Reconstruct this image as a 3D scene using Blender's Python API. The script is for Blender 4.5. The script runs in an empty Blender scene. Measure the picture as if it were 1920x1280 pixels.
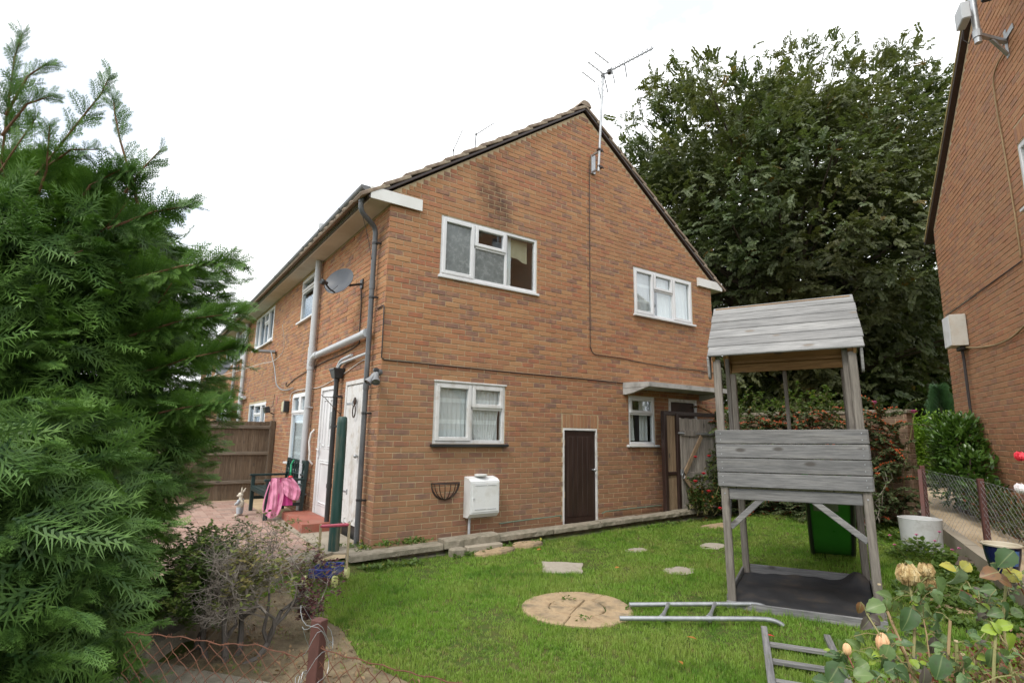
import bpy, math, random
import numpy as np
from mathutils import Matrix, Vector
random.seed(7); RNG = np.random.default_rng(7)
SC = bpy.context.scene; COL = SC.collection
PI = math.pi; R = math.radians

# ------------------------------------------------------------------ camera
CAM = Vector((-2.5754, -6.6876, 1.3808))
yaw, pit, rol = R(34.6593), R(9.6956), R(0.9742)
fw = Vector((math.sin(yaw)*math.cos(pit), math.cos(yaw)*math.cos(pit), math.sin(pit)))
rt = Vector((math.cos(yaw), -math.sin(yaw), 0)); upv = rt.cross(fw)
rr = rt*math.cos(rol)+upv*math.sin(rol); uu = -rt*math.sin(rol)+upv*math.cos(rol)
cam = bpy.data.objects.new('camera', bpy.data.cameras.new('camera')); COL.objects.link(cam)
cam.matrix_world = Matrix(((rr.x, uu.x, -fw.x, CAM.x), (rr.y, uu.y, -fw.y, CAM.y), (rr.z, uu.z, -fw.z, CAM.z), (0, 0, 0, 1)))
cam.data.sensor_width = 36; cam.data.lens = 36*1016.12/1920
cam.data.clip_start = 0.05; cam.data.clip_end = 2000
SC.camera = cam

# ------------------------------------------------------------------ sky, sun, exposure
W = bpy.data.worlds.new('World'); SC.world = W; W.use_nodes = True
wt = W.node_tree; wt.nodes.clear()
SUN_AZ, SUN_EL = 247, 52          # compass-like angle of the sun: from +Y clockwise towards +X
def wn(t, **k):
    n = wt.nodes.new(t)
    for a, b in k.items(): setattr(n, a, b)
    return n
sky = wn('ShaderNodeTexSky', sky_type='NISHITA', sun_disc=False)
sky.sun_elevation = R(SUN_EL); sky.sun_rotation = R(SUN_AZ); sky.air_density = 1.0; sky.dust_density = 2.0
bg1 = wn('ShaderNodeBackground'); bg1.inputs['Strength'].default_value = 0.15
wt.links.new(sky.outputs[0], bg1.inputs[0])
bg2 = wn('ShaderNodeBackground'); bg2.inputs['Color'].default_value = (0.97, 0.985, 1.0, 1); bg2.inputs['Strength'].default_value = 1.25
tc = wn('ShaderNodeTexCoord')
mp = wn('ShaderNodeMapping'); mp.inputs['Scale'].default_value = (1.0, 1.0, 1.8); mp.inputs['Location'].default_value = (4.11, 2.73, 1.59)
nz = wn('ShaderNodeTexNoise'); nz.inputs['Scale'].default_value = 2.6; nz.inputs['Detail'].default_value = 7; nz.inputs['Roughness'].default_value = 0.55
rp = wn('ShaderNodeValToRGB'); rp.color_ramp.elements[0].position = 0.37; rp.color_ramp.elements[0].color = (0.46, 0.46, 0.46, 1)
rp.color_ramp.elements[1].position = 0.47; rp.color_ramp.elements[1].color = (1, 1, 1, 1)
mx = wn('ShaderNodeMixShader'); ow = wn('ShaderNodeOutputWorld')
wt.links.new(tc.outputs['Generated'], mp.inputs[0]); wt.links.new(mp.outputs[0], nz.inputs['Vector'])
wt.links.new(nz.outputs[0], rp.inputs[0]); wt.links.new(rp.outputs[0], mx.inputs[0])
wt.links.new(bg1.outputs[0], mx.inputs[1]); wt.links.new(bg2.outputs[0], mx.inputs[2]); wt.links.new(mx.outputs[0], ow.inputs[0])

sun = bpy.data.objects.new('sun', bpy.data.lights.new('sun', 'SUN')); COL.objects.link(sun)
sun.data.energy = 1.5; sun.data.angle = R(13); sun.data.color = (1.0, 0.95, 0.87)
sd = Vector((math.sin(R(SUN_AZ))*math.cos(R(SUN_EL)), math.cos(R(SUN_AZ))*math.cos(R(SUN_EL)), math.sin(R(SUN_EL))))
sun.rotation_euler = sd.to_track_quat('Z', 'Y').to_euler(); sun.location = (-8, -8, 20)
vs = SC.view_settings; vs.view_transform = 'Standard'; vs.look = 'None'; vs.exposure = 0.6; vs.gamma = 1; vs.use_curve_mapping = False
SC.cycles.max_bounces = 8; SC.cycles.transparent_max_bounces = 16

# ------------------------------------------------------------------ mesh helpers
class MB:
    def __init__(s): s.v = []; s.f = []; s.r = []
    def add(s, vs_, fs_, rnd=0.5, M=None):
        o = len(s.v)
        if M is not None: vs_ = [tuple(M @ Vector(p)) for p in vs_]
        s.v.extend(tuple(p) for p in vs_)
        for f in fs_: s.f.append(tuple(i+o for i in f)); s.r.append(rnd)
    def box(s, a, b, e=0.0, rnd=0.5, M=None):
        x0, y0, z0 = a; x1, y1, z1 = b
        c = ((x0+x1)/2, (y0+y1)/2, (z0+z1)/2); h = (abs(x1-x0)/2, abs(y1-y0)/2, abs(z1-z0)/2)
        s.cbox(c, ((1, 0, 0), (0, 1, 0), (0, 0, 1)), h, e, rnd, M)
    def cbox(s, c, ax, h, e=0.0, rnd=0.5, M=None):
        c = Vector(c); A = [Vector(a) for a in ax]
        e = min(e, *[q*0.9 for q in h])
        if e <= 0:
            vs_ = [c+A[0]*h[0]*i+A[1]*h[1]*j+A[2]*h[2]*k for i in (-1, 1) for j in (-1, 1) for k in (-1, 1)]
            s.add(vs_, [(0, 1, 3, 2), (4, 6, 7, 5), (0, 4, 5, 1), (2, 3, 7, 6), (0, 2, 6, 4), (1, 5, 7, 3)], rnd, M); return
        vs_ = []; ix = {}
        for i in (-1, 1):
            for j in (-1, 1):
                for k in (-1, 1):
                    for t in range(3):
                        q = [h[0], h[1], h[2]]
                        for w in range(3):
                            if w != t: q[w] -= e
                        ix[i, j, k, t] = len(vs_); vs_.append(c+A[0]*q[0]*i+A[1]*q[1]*j+A[2]*q[2]*k)
        fs_ = []
        S = (-1, 1)
        for i in S:
            fs_.append(tuple(ix[i, j, k, 0] for j, k in ((-1, -1), (1, -1), (1, 1), (-1, 1)))[::i])
            fs_.append(tuple(ix[j, i, k, 1] for j, k in ((-1, -1), (1, -1), (1, 1), (-1, 1)))[::-i])
            fs_.append(tuple(ix[j, k, i, 2] for j, k in ((-1, -1), (1, -1), (1, 1), (-1, 1)))[::i])
        for i in S:
            for j in S:
                fs_.append((ix[i, j, -1, 0], ix[i, j, 1, 0], ix[i, j, 1, 1], ix[i, j, -1, 1])[::i*j*-1])
                fs_.append((ix[i, -1, j, 0], ix[i, 1, j, 0], ix[i, 1, j, 2], ix[i, -1, j, 2])[::i*j])
                fs_.append((ix[-1, i, j, 1], ix[1, i, j, 1], ix[1, i, j, 2], ix[-1, i, j, 2])[::-i*j])
                for k in S: fs_.append((ix[i, j, k, 0], ix[i, j, k, 1], ix[i, j, k, 2])[::i*j*k])
        s.add(vs_, fs_, rnd, M)
    def beam(s, p, q, w, t, up=(0, 0, 1), e=0.003, rnd=0.5, M=None):
        p = Vector(p); q = Vector(q); d = q-p; L = d.length; d.normalize(); u = Vector(up)
        x = d.cross(u)
        if x.length < 1e-4: x = d.cross(Vector((1, 0, 0)))
        x.normalize(); u = x.cross(d)
        s.cbox((p+q)/2, (d, x, u), (L/2, w/2, t/2), e, rnd, M)
    def tube(s, pts, r, n=8, rnd=0.5, M=None, cap=True):
        P = [Vector(p) for p in pts]; m = len(P)
        rs = r if hasattr(r, '__len__') else [r]*m
        vs_ = []; prev = None
        for i, p in enumerate(P):
            d = (P[min(i+1, m-1)]-P[max(i-1, 0)])
            if d.length < 1e-9: d = Vector((0, 0, 1))
            d.normalize()
            if prev is None:
                a = d.orthogonal().normalized()
            else:
                a = prev-d*prev.dot(d)
                a = a.normalized() if a.length > 1e-5 else d.orthogonal().normalized()
            prev = a; b = d.cross(a)
            for k in range(n):
                th = 2*PI*k/n; vs_.append(p+(a*math.cos(th)+b*math.sin(th))*rs[i])
        fs_ = [(i*n+k, i*n+(k+1) % n, (i+1)*n+(k+1) % n, (i+1)*n+k) for i in range(m-1) for k in range(n)]
        if cap: fs_ += [tuple(range(n))[::-1], tuple((m-1)*n+k for k in range(n))]
        s.add(vs_, fs_, rnd, M)
    def lathe(s, prof, n=24, c=(0, 0, 0), rnd=0.5, M=None, wob=0):
        vs_ = []
        for r, z in prof:
            for k in range(n):
                a = 2*PI*k/n; q = r*(1+wob*math.sin(3*a+z*9)); vs_.append((c[0]+q*math.cos(a), c[1]+q*math.sin(a), c[2]+z))
        m = len(prof)
        s.add(vs_, [(i*n+k, i*n+(k+1) % n, (i+1)*n+(k+1) % n, (i+1)*n+k) for i in range(m-1) for k in range(n)], rnd, M)
    def prism(s, poly, z0, z1, rnd=0.5, M=None):       # poly in xy, extruded in z; z0/z1 may be functions
        f0 = z0 if callable(z0) else (lambda x, y: z0); f1 = z1 if callable(z1) else (lambda x, y: z1)
        n = len(poly)
        vs_ = [(x, y, f0(x, y)) for x, y in poly]+[(x, y, f1(x, y)) for x, y in poly]
        s.add(vs_, [tuple(range(n))[::-1], tuple(range(n, 2*n))]+[(i, (i+1) % n, n+(i+1) % n, n+i) for i in range(n)], rnd, M)
    def sphere(s, c, r, n=8, m=6, sc=(1, 1, 1), rnd=0.5, M=None):
        vs_ = [(c[0], c[1], c[2]-r*sc[2])]
        for i in range(1, m):
            a = -PI/2+PI*i/m
            for k in range(n): vs_.append((c[0]+r*sc[0]*math.cos(a)*math.cos(2*PI*k/n), c[1]+r*sc[1]*math.cos(a)*math.sin(2*PI*k/n), c[2]+r*sc[2]*math.sin(a)))
        vs_.append((c[0], c[1], c[2]+r*sc[2])); t = len(vs_)-1
        fs_ = [(0, 1+(k+1) % n, 1+k) for k in range(n)]+[(t, 1+(m-2)*n+k, 1+(m-2)*n+(k+1) % n) for k in range(n)]
        fs_ += [(1+i*n+k, 1+i*n+(k+1) % n, 1+(i+1)*n+(k+1) % n, 1+(i+1)*n+k) for i in range(m-2) for k in range(n)]
        s.add(vs_, fs_, rnd, M)
    def build(s, name, mat, parent=None, smooth=False, stuff=False):
        me = bpy.data.meshes.new(name); me.from_pydata(s.v, [], s.f)
        at_ = me.attributes.new('rnd', 'FLOAT', 'FACE'); at_.data.foreach_set('value', s.r)
        if smooth: me.polygons.foreach_set('use_smooth', [True]*len(me.polygons))
        me.update(); me.materials.append(mat)
        o = bpy.data.objects.new(name, me); COL.objects.link(o)
        if parent is not None: o.parent = parent
        if stuff: o['kind'] = 'stuff'
        return o
def autosmooth(o, ang=40):
    me = o.data; me.polygons.foreach_set('use_smooth', [True]*len(me.polygons)); me.set_sharp_from_angle(angle=R(ang)); return o
def tag(o, label, cat, group=None):
    o['label'] = label; o['category'] = cat
    if group: o['group'] = group
    return o
def thing(name, label, cat, loc=(0, 0, 0), rotz=0, group=None, M=None):
    o = bpy.data.objects.new(name, None); COL.objects.link(o); o.empty_display_size = .1
    if M is not None: o.matrix_world = M
    else: o.location = loc; o.rotation_euler = (0, 0, rotz)
    return tag(o, label, cat, group)
def struct(o): o['kind'] = 'structure'; return o
def copy_tree(o, parent=None):
    c = o.copy(); COL.objects.link(c)
    if parent is not None: c.parent = parent
    for ch in list(o.children): copy_tree(ch, c)
    return c

def scatter(name, tmpls, P, Rm, S, mat, parent=None, rnd=None, stuff=False, which=None):
    """one mesh from many placed copies of small templates; tmpls = [(V, F(tri), tip)]"""
    P = np.asarray(P, float); Rm = np.asarray(Rm, float); S = np.asarray(S, float)
    n = len(P)
    if rnd is None: rnd = RNG.random(n)
    if which is None: which = RNG.integers(0, len(tmpls), n)
    vs_, fs_, rs_, ts_ = [], [], [], []; o = 0
    for t, (V, F, T) in enumerate(tmpls):
        k = np.nonzero(which == t)[0]
        if not len(k): continue
        sc = S[k] if S.ndim == 1 else S[k]
        Vi = (V[None, :, :]*(sc[:, None, None] if S.ndim == 1 else sc[:, None, :]))
        Vi = np.einsum('nij,nvj->nvi', Rm[k], Vi)+P[k][:, None, :]
        nv = len(V)
        fs_.append((F[None]+(np.arange(len(k))*nv+o)[:, None, None]).reshape(-1, 3))
        vs_.append(Vi.reshape(-1, 3)); rs_.append(np.repeat(rnd[k], nv)); ts_.append(np.tile(T, len(k))); o += nv*len(k)
    V = np.concatenate(vs_); F = np.concatenate(fs_); r_ = np.concatenate(rs_); t_ = np.concatenate(ts_)
    me = bpy.data.meshes.new(name)
    me.vertices.add(len(V)); me.vertices.foreach_set('co', V.astype(np.float32).ravel())
    me.loops.add(len(F)*3); me.loops.foreach_set('vertex_index', F.astype(np.int32).ravel())
    me.polygons.add(len(F)); me.polygons.foreach_set('loop_start', (np.arange(len(F))*3).astype(np.int32))
    me.polygons.foreach_set('loop_total', np.full(len(F), 3, np.int32))
    a = me.attributes.new('rnd', 'FLOAT', 'POINT'); a.data.foreach_set('value', r_.astype(np.float32))
    a = me.attributes.new('tip', 'FLOAT', 'POINT'); a.data.foreach_set('value', t_.astype(np.float32))
    me.update(calc_edges=True); me.materials.append(mat)
    ob = bpy.data.objects.new(name, me); COL.objects.link(ob)
    if parent is not None: ob.parent = parent
    if stuff: ob['kind'] = 'stuff'
    return ob
def frames(Y, Z):
    """rotation matrices with local y along Y and local z near Z"""
    Y = Y/np.linalg.norm(Y, axis=1, keepdims=True)
    X = np.cross(Y, Z); l = np.linalg.norm(X, axis=1, keepdims=True); X = X/np.maximum(l, 1e-6); Z = np.cross(X, Y)
    return np.stack([X, Y, Z], axis=2)
def rdirs(n):
    d = RNG.normal(size=(n, 3)); return d/np.linalg.norm(d, axis=1, keepdims=True)

# ------------------------------------------------------------------ materials
MATS = {}
class NT:
    def __init__(s, name):
        s.m = bpy.data.materials.new(name); s.m.use_nodes = True; s.t = s.m.node_tree; s.t.nodes.clear(); MATS[name] = s.m
        s.out = s.n('ShaderNodeOutputMaterial')
    def n(s, typ, ins=None, **k):
        n = s.t.nodes.new(typ)
        for a, b in k.items(): setattr(n, a, b)
        for a, b in (ins or {}).items():
            if isinstance(b, bpy.types.NodeSocket): s.t.links.new(b, n.inputs[a])
            else: n.inputs[a].default_value = b
        return n
    def coord(s, scale=(1, 1, 1), kind='Object'):
        c = s.n('ShaderNodeTexCoord')
        return s.n('ShaderNodeMapping', {'Vector': c.outputs[kind], 'Scale': scale}).outputs[0]
    def pos(s, scale=(1, 1, 1)):
        g = s.n('ShaderNodeNewGeometry')
        return s.n('ShaderNodeMapping', {'Vector': g.outputs['Position'], 'Scale': scale}).outputs[0]
    def noise(s, vec, scale, detail=4, rough=.55, dist=0):
        return s.n('ShaderNodeTexNoise', {'Vector': vec, 'Scale': scale, 'Detail': detail, 'Roughness': rough, 'Distortion': dist}).outputs[0]
    def ramp(s, fac, stops):
        r = s.n('ShaderNodeValToRGB', {'Fac': fac}); e = r.color_ramp.elements
        while len(e) < len(stops): e.new(0.5)
        for i, (p, c) in enumerate(stops):
            e[i].position = p; e[i].color = (c[0], c[1], c[2], 1) if hasattr(c, '__len__') else (c, c, c, 1)
        return r.outputs[0]
    def mix(s, fac, a, b, mode='MIX'):
        m = s.n('ShaderNodeMix', data_type='RGBA', blend_type=mode)
        for i, v in ((0, fac), (6, a), (7, b)):
            if isinstance(v, bpy.types.NodeSocket): s.t.links.new(v, m.inputs[i])
            elif i == 0: m.inputs[0].default_value = v
            else: m.inputs[i].default_value = (*v[:3], 1)
        return m.outputs[2]
    def math(s, op, a, b=0.0, c=None):
        m = s.n('ShaderNodeMath', operation=op)
        for i, v in enumerate((a, b) if c is None else (a, b, c)):
            if isinstance(v, bpy.types.NodeSocket): s.t.links.new(v, m.inputs[i])
            else: m.inputs[i].default_value = v
        return m.outputs[0]
    def attr(s, name): return s.n('ShaderNodeAttribute', attribute_name=name).outputs['Fac']
    def bump(s, h, st=.3, d=.01): return s.n('ShaderNodeBump', {'Height': h, 'Strength': st, 'Distance': d}).outputs[0]
    def bsdf(s, col, rough=.6, normal=None, metal=0, spec=.5, extra=None):
        ins = {'Base Color': col if isinstance(col, bpy.types.NodeSocket) else (*col, 1), 'Roughness': rough, 'Metallic': metal, 'Specular IOR Level': spec}
        if normal is not None: ins['Normal'] = normal
        ins.update(extra or {})
        return s.n('ShaderNodeBsdfPrincipled', ins).outputs[0]
    def done(s, sh): s.t.links.new(sh, s.out.inputs[0]); return s.m

def plain(name, cols, scale=8, rough=.6, bump=.15, bd=.004, metal=0, spec=.5, dirt=None, stretch=(1, 1, 1), detail=5, kind='Object'):
    """noise-driven colour between cols, with fine relief; dirt = (colour, amount, scale)"""
    t = NT(name); v = t.coord(stretch, kind)
    n1 = t.noise(v, scale, detail)
    k = len(cols); c = t.ramp(n1, [(.3+.4*i/max(1, k-1), q) for i, q in enumerate(cols)]) if k > 1 else cols[0]
    if dirt:
        n2 = t.noise(v, dirt[2], 6, .65)
        c = t.mix(t.ramp(n2, [(.5, 0.0), (.72, dirt[1])]), c, dirt[0])
    nb = t.noise(v, scale*6, 4)
    rg = t.ramp(n1, [(.2, max(0, rough-.1)), (.8, min(1, rough+.1))])
    return t.done(t.bsdf(c, rg, t.bump(nb, bump, bd), metal, spec))

def wood(name, cols, axis=0, knot=(.06, .052, .045), green=0.0, spec=.3, rough=.75, grain=1.0):
    t = NT(name); st = [9, 9, 9]; st[axis] = .55; v = t.coord(st)
    oi = t.n('ShaderNodeObjectInfo').outputs['Random']
    sh = t.n('ShaderNodeCombineXYZ', {'X': t.math('MULTIPLY', oi, 37.0), 'Y': t.math('MULTIPLY', oi, 91.0), 'Z': t.math('MULTIPLY', oi, 53.0)}).outputs[0]
    v = t.n('ShaderNodeVectorMath', {0: v, 1: sh}, operation='ADD').outputs[0]
    n1 = t.noise(v, 1.6, 6, .6, .4); n2 = t.noise(v, 9.0*grain, 5, .7)
    c = t.ramp(n1, [(.28, cols[0]), (.5, cols[1]), (.72, cols[2])])
    c = t.mix(t.math('MULTIPLY', t.ramp(n2, [(.35, 1.0), (.62, 0.0)]), .68), c, tuple(q*.5 for q in cols[0]))
    tone = t.ramp(oi, [(0, .82), (1, 1.12)])
    c = t.mix(1.0, c, tone, 'MULTIPLY')
    ks = [7, 7, 7]; ks[axis] = 3.0
    vk = t.n('ShaderNodeVectorMath', {0: t.coord(ks), 1: sh}, operation='ADD').outputs[0]
    vo = t.n('ShaderNodeTexVoronoi', {'Vector': vk, 'Scale': 1.0}).outputs['Distance']
    kf = t.ramp(vo, [(.09, 1.0), (.17, 0.0)])
    c = t.mix(t.math('MULTIPLY', kf, .8), c, knot)
    if green:
        c = t.mix(t.ramp(t.noise(t.coord(), 3.5, 5), [(.45, 0.0), (.7, green)]), c, (.07, .085, .03))
    h = t.math('ADD', t.math('MULTIPLY', n2, 1.0), t.math('MULTIPLY', n1, .6))
    return t.done(t.bsdf(c, rough, t.bump(h, .55, .004), 0, spec))

def leaf(name, ca, cb, tip=None, tipk=.6, trans=.3, rough=.5, spec=.4, big=None, dead=None):
    t = NT(name); r_ = t.attr('rnd')
    c = t.mix(r_, ca, cb)
    if tip is not None: c = t.mix(t.math('MULTIPLY', t.attr('tip'), tipk), c, tip)
    if dead is not None: c = t.mix(t.ramp(r_, [(1-dead[1], 0.0), (1-dead[1]+.02, 1.0)]), c, dead[0])
    if big: c = t.mix(t.ramp(t.noise(t.pos(), big[0], 3), [(.4, 0.0), (.65, big[1])]), c, big[2])
    b = t.bsdf(c, rough, None, 0, spec)
    tr = t.n('ShaderNodeBsdfTranslucent', {'Color': t.mix(1.0, c, (1.25, 1.35, .6), 'MULTIPLY')}).outputs[0]
    return t.done(t.n('ShaderNodeMixShader', {0: trans, 1: b, 2: tr}).outputs[0])

def brickmat(name, indiv, soot=False, even=False):
    t = NT(name)
    r_ = t.n('ShaderNodeObjectInfo').outputs['Random'] if indiv else t.attr('rnd')
    c = t.ramp(r_, [(.0, (.335, .162, .080)), (.2, (.415, .210, .098)), (.38, (.355, .163, .083)), (.55, (.435, .236, .112)), (.74, (.38, .146, .075)), (.88, (.35, .185, .108)), (1.0, (.30, .156, .098))])
    if even: c = t.mix(.45, c, (.39, .198, .108))
    p = t.pos()
    n1 = t.noise(p, 3.6, 4)
    nd = t.noise(p, 8.5, 3)                    # burnt purple-grey ends on some of the bricks only
    gate = t.ramp(r_, [(.66, 0.10), (.80, .8), (.95, 1.0)])
    c = t.mix(t.math('MULTIPLY', t.math('MULTIPLY', gate, t.ramp(nd, [(.42, 0.0), (.56, 1.0)])), .3 if even else .58), c, (.145, .092, .085))
    c = t.mix(t.ramp(n1, [(.56, 0.0), (.74, .35)]), c, (.225, .115, .08))
    n2 = t.noise(t.pos((14, 14, 30)), 2.0, 5, .7)
    c = t.mix(t.ramp(n2, [(.3, .34), (.6, 0.0)]), c, (.19, .10, .07))
    n4 = t.noise(p, 0.55, 3)
    c = t.mix(t.ramp(n4, [(.4, 0.0), (.7, .18)]), c, (.30, .20, .13))
    if soot:   # old soot stain above the upper window of the gable, and grubby lowest courses
        sx = t.n('ShaderNodeSeparateXYZ', {0: p})
        dx = t.math('DIVIDE', t.math('SUBTRACT', sx.outputs[0], t.math('ADD', 1.70, t.math('MULTIPLY', t.math('SUBTRACT', sx.outputs[2], 4.9), -.28))), .36)
        dz = t.math('DIVIDE', t.math('SUBTRACT', sx.outputs[2], 4.93), .66)
        d2 = t.math('ADD', t.math('MULTIPLY', dx, dx), t.math('MULTIPLY', dz, dz)); d2 = t.math('ADD', d2, t.math('MULTIPLY', t.math('SUBTRACT', t.noise(p, 2.6, 4), .5), 1.6))
        m_ = t.math('MULTIPLY', t.ramp(d2, [(.0, .95), (1.0, 0.0)]), t.ramp(t.noise(p, 5.0, 5, .65), [(.35, 0.25), (.6, 1.0)]))
        c = t.mix(m_, c, (.045, .03, .028))
        low = t.math('MULTIPLY', t.ramp(t.math('DIVIDE', sx.outputs[2], 3.0), [(.0, .6), (.9, 0.0)]), t.ramp(n1, [(.2, .4), (.7, 1.0)]))
        c = t.mix(low, c, (.20, .135, .095))
    n3 = t.noise(p, 160, 3)
    return t.done(t.bsdf(c, .85, t.bump(t.math('ADD', n3, t.math('MULTIPLY', n2, 1.5)), .35, .004), 0, .25))

M_brick = brickmat('brick', True, True); M_bricks = brickmat('bricks', False, True)
M_nbrick = brickmat('other_brick', True, even=True); M_nbricks = brickmat('other_bricks', False, even=True)
M_mortar = plain('mortar', [(.40, .31, .19), (.49, .39, .25)], 5, .9, .4, .004)
M_upvc = plain('white_plastic', [(.60, .61, .63), (.67, .68, .69)], 3, .35, .02, .001, dirt=((.5, .47, .4), .25, 2.5))
M_fascia = plain('white_fascia', [(.62, .62, .60), (.72, .72, .71)], 3, .45, .03, .001, dirt=((.38, .34, .27), .5, 1.6))
M_soffit = plain('soffit_board', [(.46, .42, .36), (.60, .56, .50)], 2, .7, .1, .002, dirt=((.33, .27, .2), .5, 1.2))
M_oldwhite = plain('peeling_white_paint', [(.58, .58, .57), (.66, .66, .66)], 6, .5, .25, .003, dirt=((.34, .29, .22), .75, 5))
M_grey = plain('grey_plastic', [(.40, .42, .44), (.47, .49, .51)], 3, .4, .03, .001, dirt=((.3, .29, .27), .4, 3))
M_dark = plain('dark_grey_plastic', [(.085, .09, .098), (.115, .12, .13)], 4, .45, .04, .001, dirt=((.2, .19, .17), .3, 4))
M_black = plain('black_plastic', [(.016, .017, .018), (.03, .03, .032)], 4, .4, .04, .001)
M_cable = plain('black_cable', [(.025, .02, .02), (.04, .032, .03)], 6, .6, .05, .001)
M_wcable = plain('white_cable', [(.55, .55, .53), (.65, .64, .6)], 6, .5, .05, .001)
M_tan = plain('tan_cable', [(.25, .175, .085), (.31, .22, .115)], 6, .6, .05, .001)
M_brownboard = plain('dark_brown_stain', [(.022, .013, .011), (.042, .022, .018)], 5, .4, .15, .002, stretch=(9, 9, .6), dirt=((.075, .05, .04), .5, 3))
M_tile = plain('concrete_tile', [(.17, .125, .095), (.25, .19, .145), (.30, .245, .19)], 9, .95, .6, .006, dirt=((.36, .33, .22), .5, 7))
M_conc = plain('concrete', [(.20, .175, .13), (.31, .275, .215)], 16, .95, 1.0, .010, dirt=((.10, .095, .06), .7, 5))
M_conc2 = plain('smooth_concrete', [(.27, .235, .18), (.36, .315, .25)], 3, .95, .4, .004, dirt=((.22, .2, .15), .5, 1.8))
M_canopy = plain('canopy_concrete', [(.34, .335, .32), (.46, .455, .44)], 5, .9, .3, .003, dirt=((.12, .115, .10), .7, 3))
M_stone = plain('sandstone_slab', [(.29, .205, .12), (.39, .285, .17), (.26, .20, .13)], 7, .95, 1.0, .012, dirt=((.11, .09, .055), .8, 6))
M_slab = plain('pale_slab', [(.30, .27, .22), (.39, .35, .29)], 6, .95, .8, .006, dirt=((.15, .13, .09), .6, 5))
M_galv = plain('galvanised_steel', [(.30, .315, .33), (.42, .435, .45)], 14, .42, .08, .001, metal=.6)
M_alu = plain('dull_aluminium', [(.20, .205, .215), (.28, .29, .30)], 9, .5, .05, .001, metal=.4)
M_rust = plain('rusty_wire', [(.085, .032, .018), (.15, .058, .03)], 30, .8, .3, .002)
M_post = plain('red_brown_post', [(.085, .032, .026), (.115, .045, .036)], 9, .7, .35, .004, dirt=((.06, .03, .025), .6, 6))
M_step = plain('red_painted_step', [(.27, .080, .052), (.35, .12, .08)], 6, .7, .3, .003, dirt=((.3, .2, .15), .5, 4))
M_soil = plain('soil', [(.11, .08, .048), (.19, .145, .085), (.25, .195, .115)], 9, 1.0, 1.0, .02, dirt=((.06, .07, .02), .55, 2.5))
M_room = plain('dim_room_wall', [(.20, .19, .17), (.24, .23, .21)], 2, .9, .02, .001)
M_iron = plain('black_iron', [(.02, .018, .017), (.06, .03, .02)], 20, .6, .2, .001)

def glass(name='window_glass', tint=(.96, .98, .98), k=2.0, base=.08):
    t = NT(name)
    fr = t.n('ShaderNodeFresnel', {'IOR': 1.5}).outputs[0]
    bf = t.n('ShaderNodeNewGeometry').outputs['Backfacing']
    f = t.math('MULTIPLY', t.math('MINIMUM', t.math('ADD', t.math('MULTIPLY', fr, k), base), 1.0), t.math('SUBTRACT', 1.0, bf))
    tr = t.n('ShaderNodeBsdfTransparent', {'Color': (*tint, 1)}).outputs[0]
    nb = t.bump(t.noise(t.coord(), 2.2, 2), .05, .02)
    gl = t.n('ShaderNodeBsdfGlossy', {'Color': (.9, .95, 1, 1), 'Roughness': .03, 'Normal': nb}).outputs[0]
    return t.done(t.n('ShaderNodeMixShader', {0: f, 1: tr, 2: gl}).outputs[0])
M_glass = glass()
M_frost = plain('patterned_glass', [(.10, .12, .12), (.19, .21, .21)], 16, .25, .4, .004, spec=.8)
def lace():
    t = NT('net_curtain'); v = t.pos(); sx = t.n('ShaderNodeSeparateXYZ', {0: v}).outputs[2]
    band = t.ramp(t.math('FRACT', t.math('MULTIPLY', sx, 3.4)), [(.0, .0), (.12, .0), (.16, .5), (.32, .5), (.36, .0)])
    dots = t.ramp(t.n('ShaderNodeTexVoronoi', {'Vector': v, 'Scale': 60.0}).outputs[0], [(.25, 1.0), (.5, .55)])
    op = t.math('ADD', .70, t.math('MULTIPLY', t.math('MULTIPLY', band, dots), .9))
    b = t.bsdf((.84, .86, .86), .9)
    tr = t.n('ShaderNodeBsdfTransparent').outputs[0]
    return t.done(t.n('ShaderNodeMixShader', {0: t.math('MINIMUM', op, 1.0), 1: tr, 2: b}).outputs[0])
M_lace = lace()
M_drape = plain('pale_curtain', [(.74, .78, .78), (.82, .84, .83)], 3, .9, .1, .002)
M_blind = plain('cream_blind', [(.42, .40, .27), (.5, .48, .33)], 3, .9, .1, .002)
M_darkcurtain = plain('dark_curtain', [(.05, .04, .035), (.09, .06, .05)], 3, .9, .1, .002)
# ------------------------------------------------------------------ ground and paths
NP0 = Vector((8.80, -3.392, 0.45)); NE = Vector((.866, .5, 0)); NN = Vector((-.5, .866, 0))   # neighbour's wall: corner, along, outward
def sstep(t): t = min(1, max(0, t)); return t*t*(3-2*t)
def g(x, y):
    b = -.12+.016*min(max(x, -8), 3.7)
    m = sstep((-y-.2+max(0, x-7.5)*.6)/1.6)
    b += .08*min(max(x-3.7, 0), 8)*m
    # sink the neighbour's ground slightly under the path strip
    return b+.008*math.sin(x*2.3+1)*math.sin(y*1.9)
def np_(s, d, z=0): p = NP0+NE*s+NN*d; return Vector((p.x, p.y, z))
def zpath(s): return .45+.06*min(s, 9)
def sdx(x, y): q = Vector((x, y, 0))-Vector((NP0.x, NP0.y, 0)); return q.dot(NE), q.dot(NN)
def gridsheet(name, xs, ys, zf, mat, keep=None):
    b = MB(); n = len(ys); b.v = [(x, y, zf(x, y)) for x in xs for y in ys]
    for i in range(len(xs)-1):
        for j in range(n-1):
            if keep is None or keep((xs[i]+xs[i+1])/2, (ys[j]+ys[j+1])/2): b.f.append((i*n+j, (i+1)*n+j, (i+1)*n+j+1, i*n+j+1)); b.r.append(.5)
    return b.build(name, mat, smooth=True)
t = NT('turf'); p_ = t.pos()
c_ = t.ramp(t.noise(p_, 1.6, 5), [(.3, (.050, .085, .018)), (.5, (.062, .098, .022)), (.68, (.10, .105, .035))])
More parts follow.
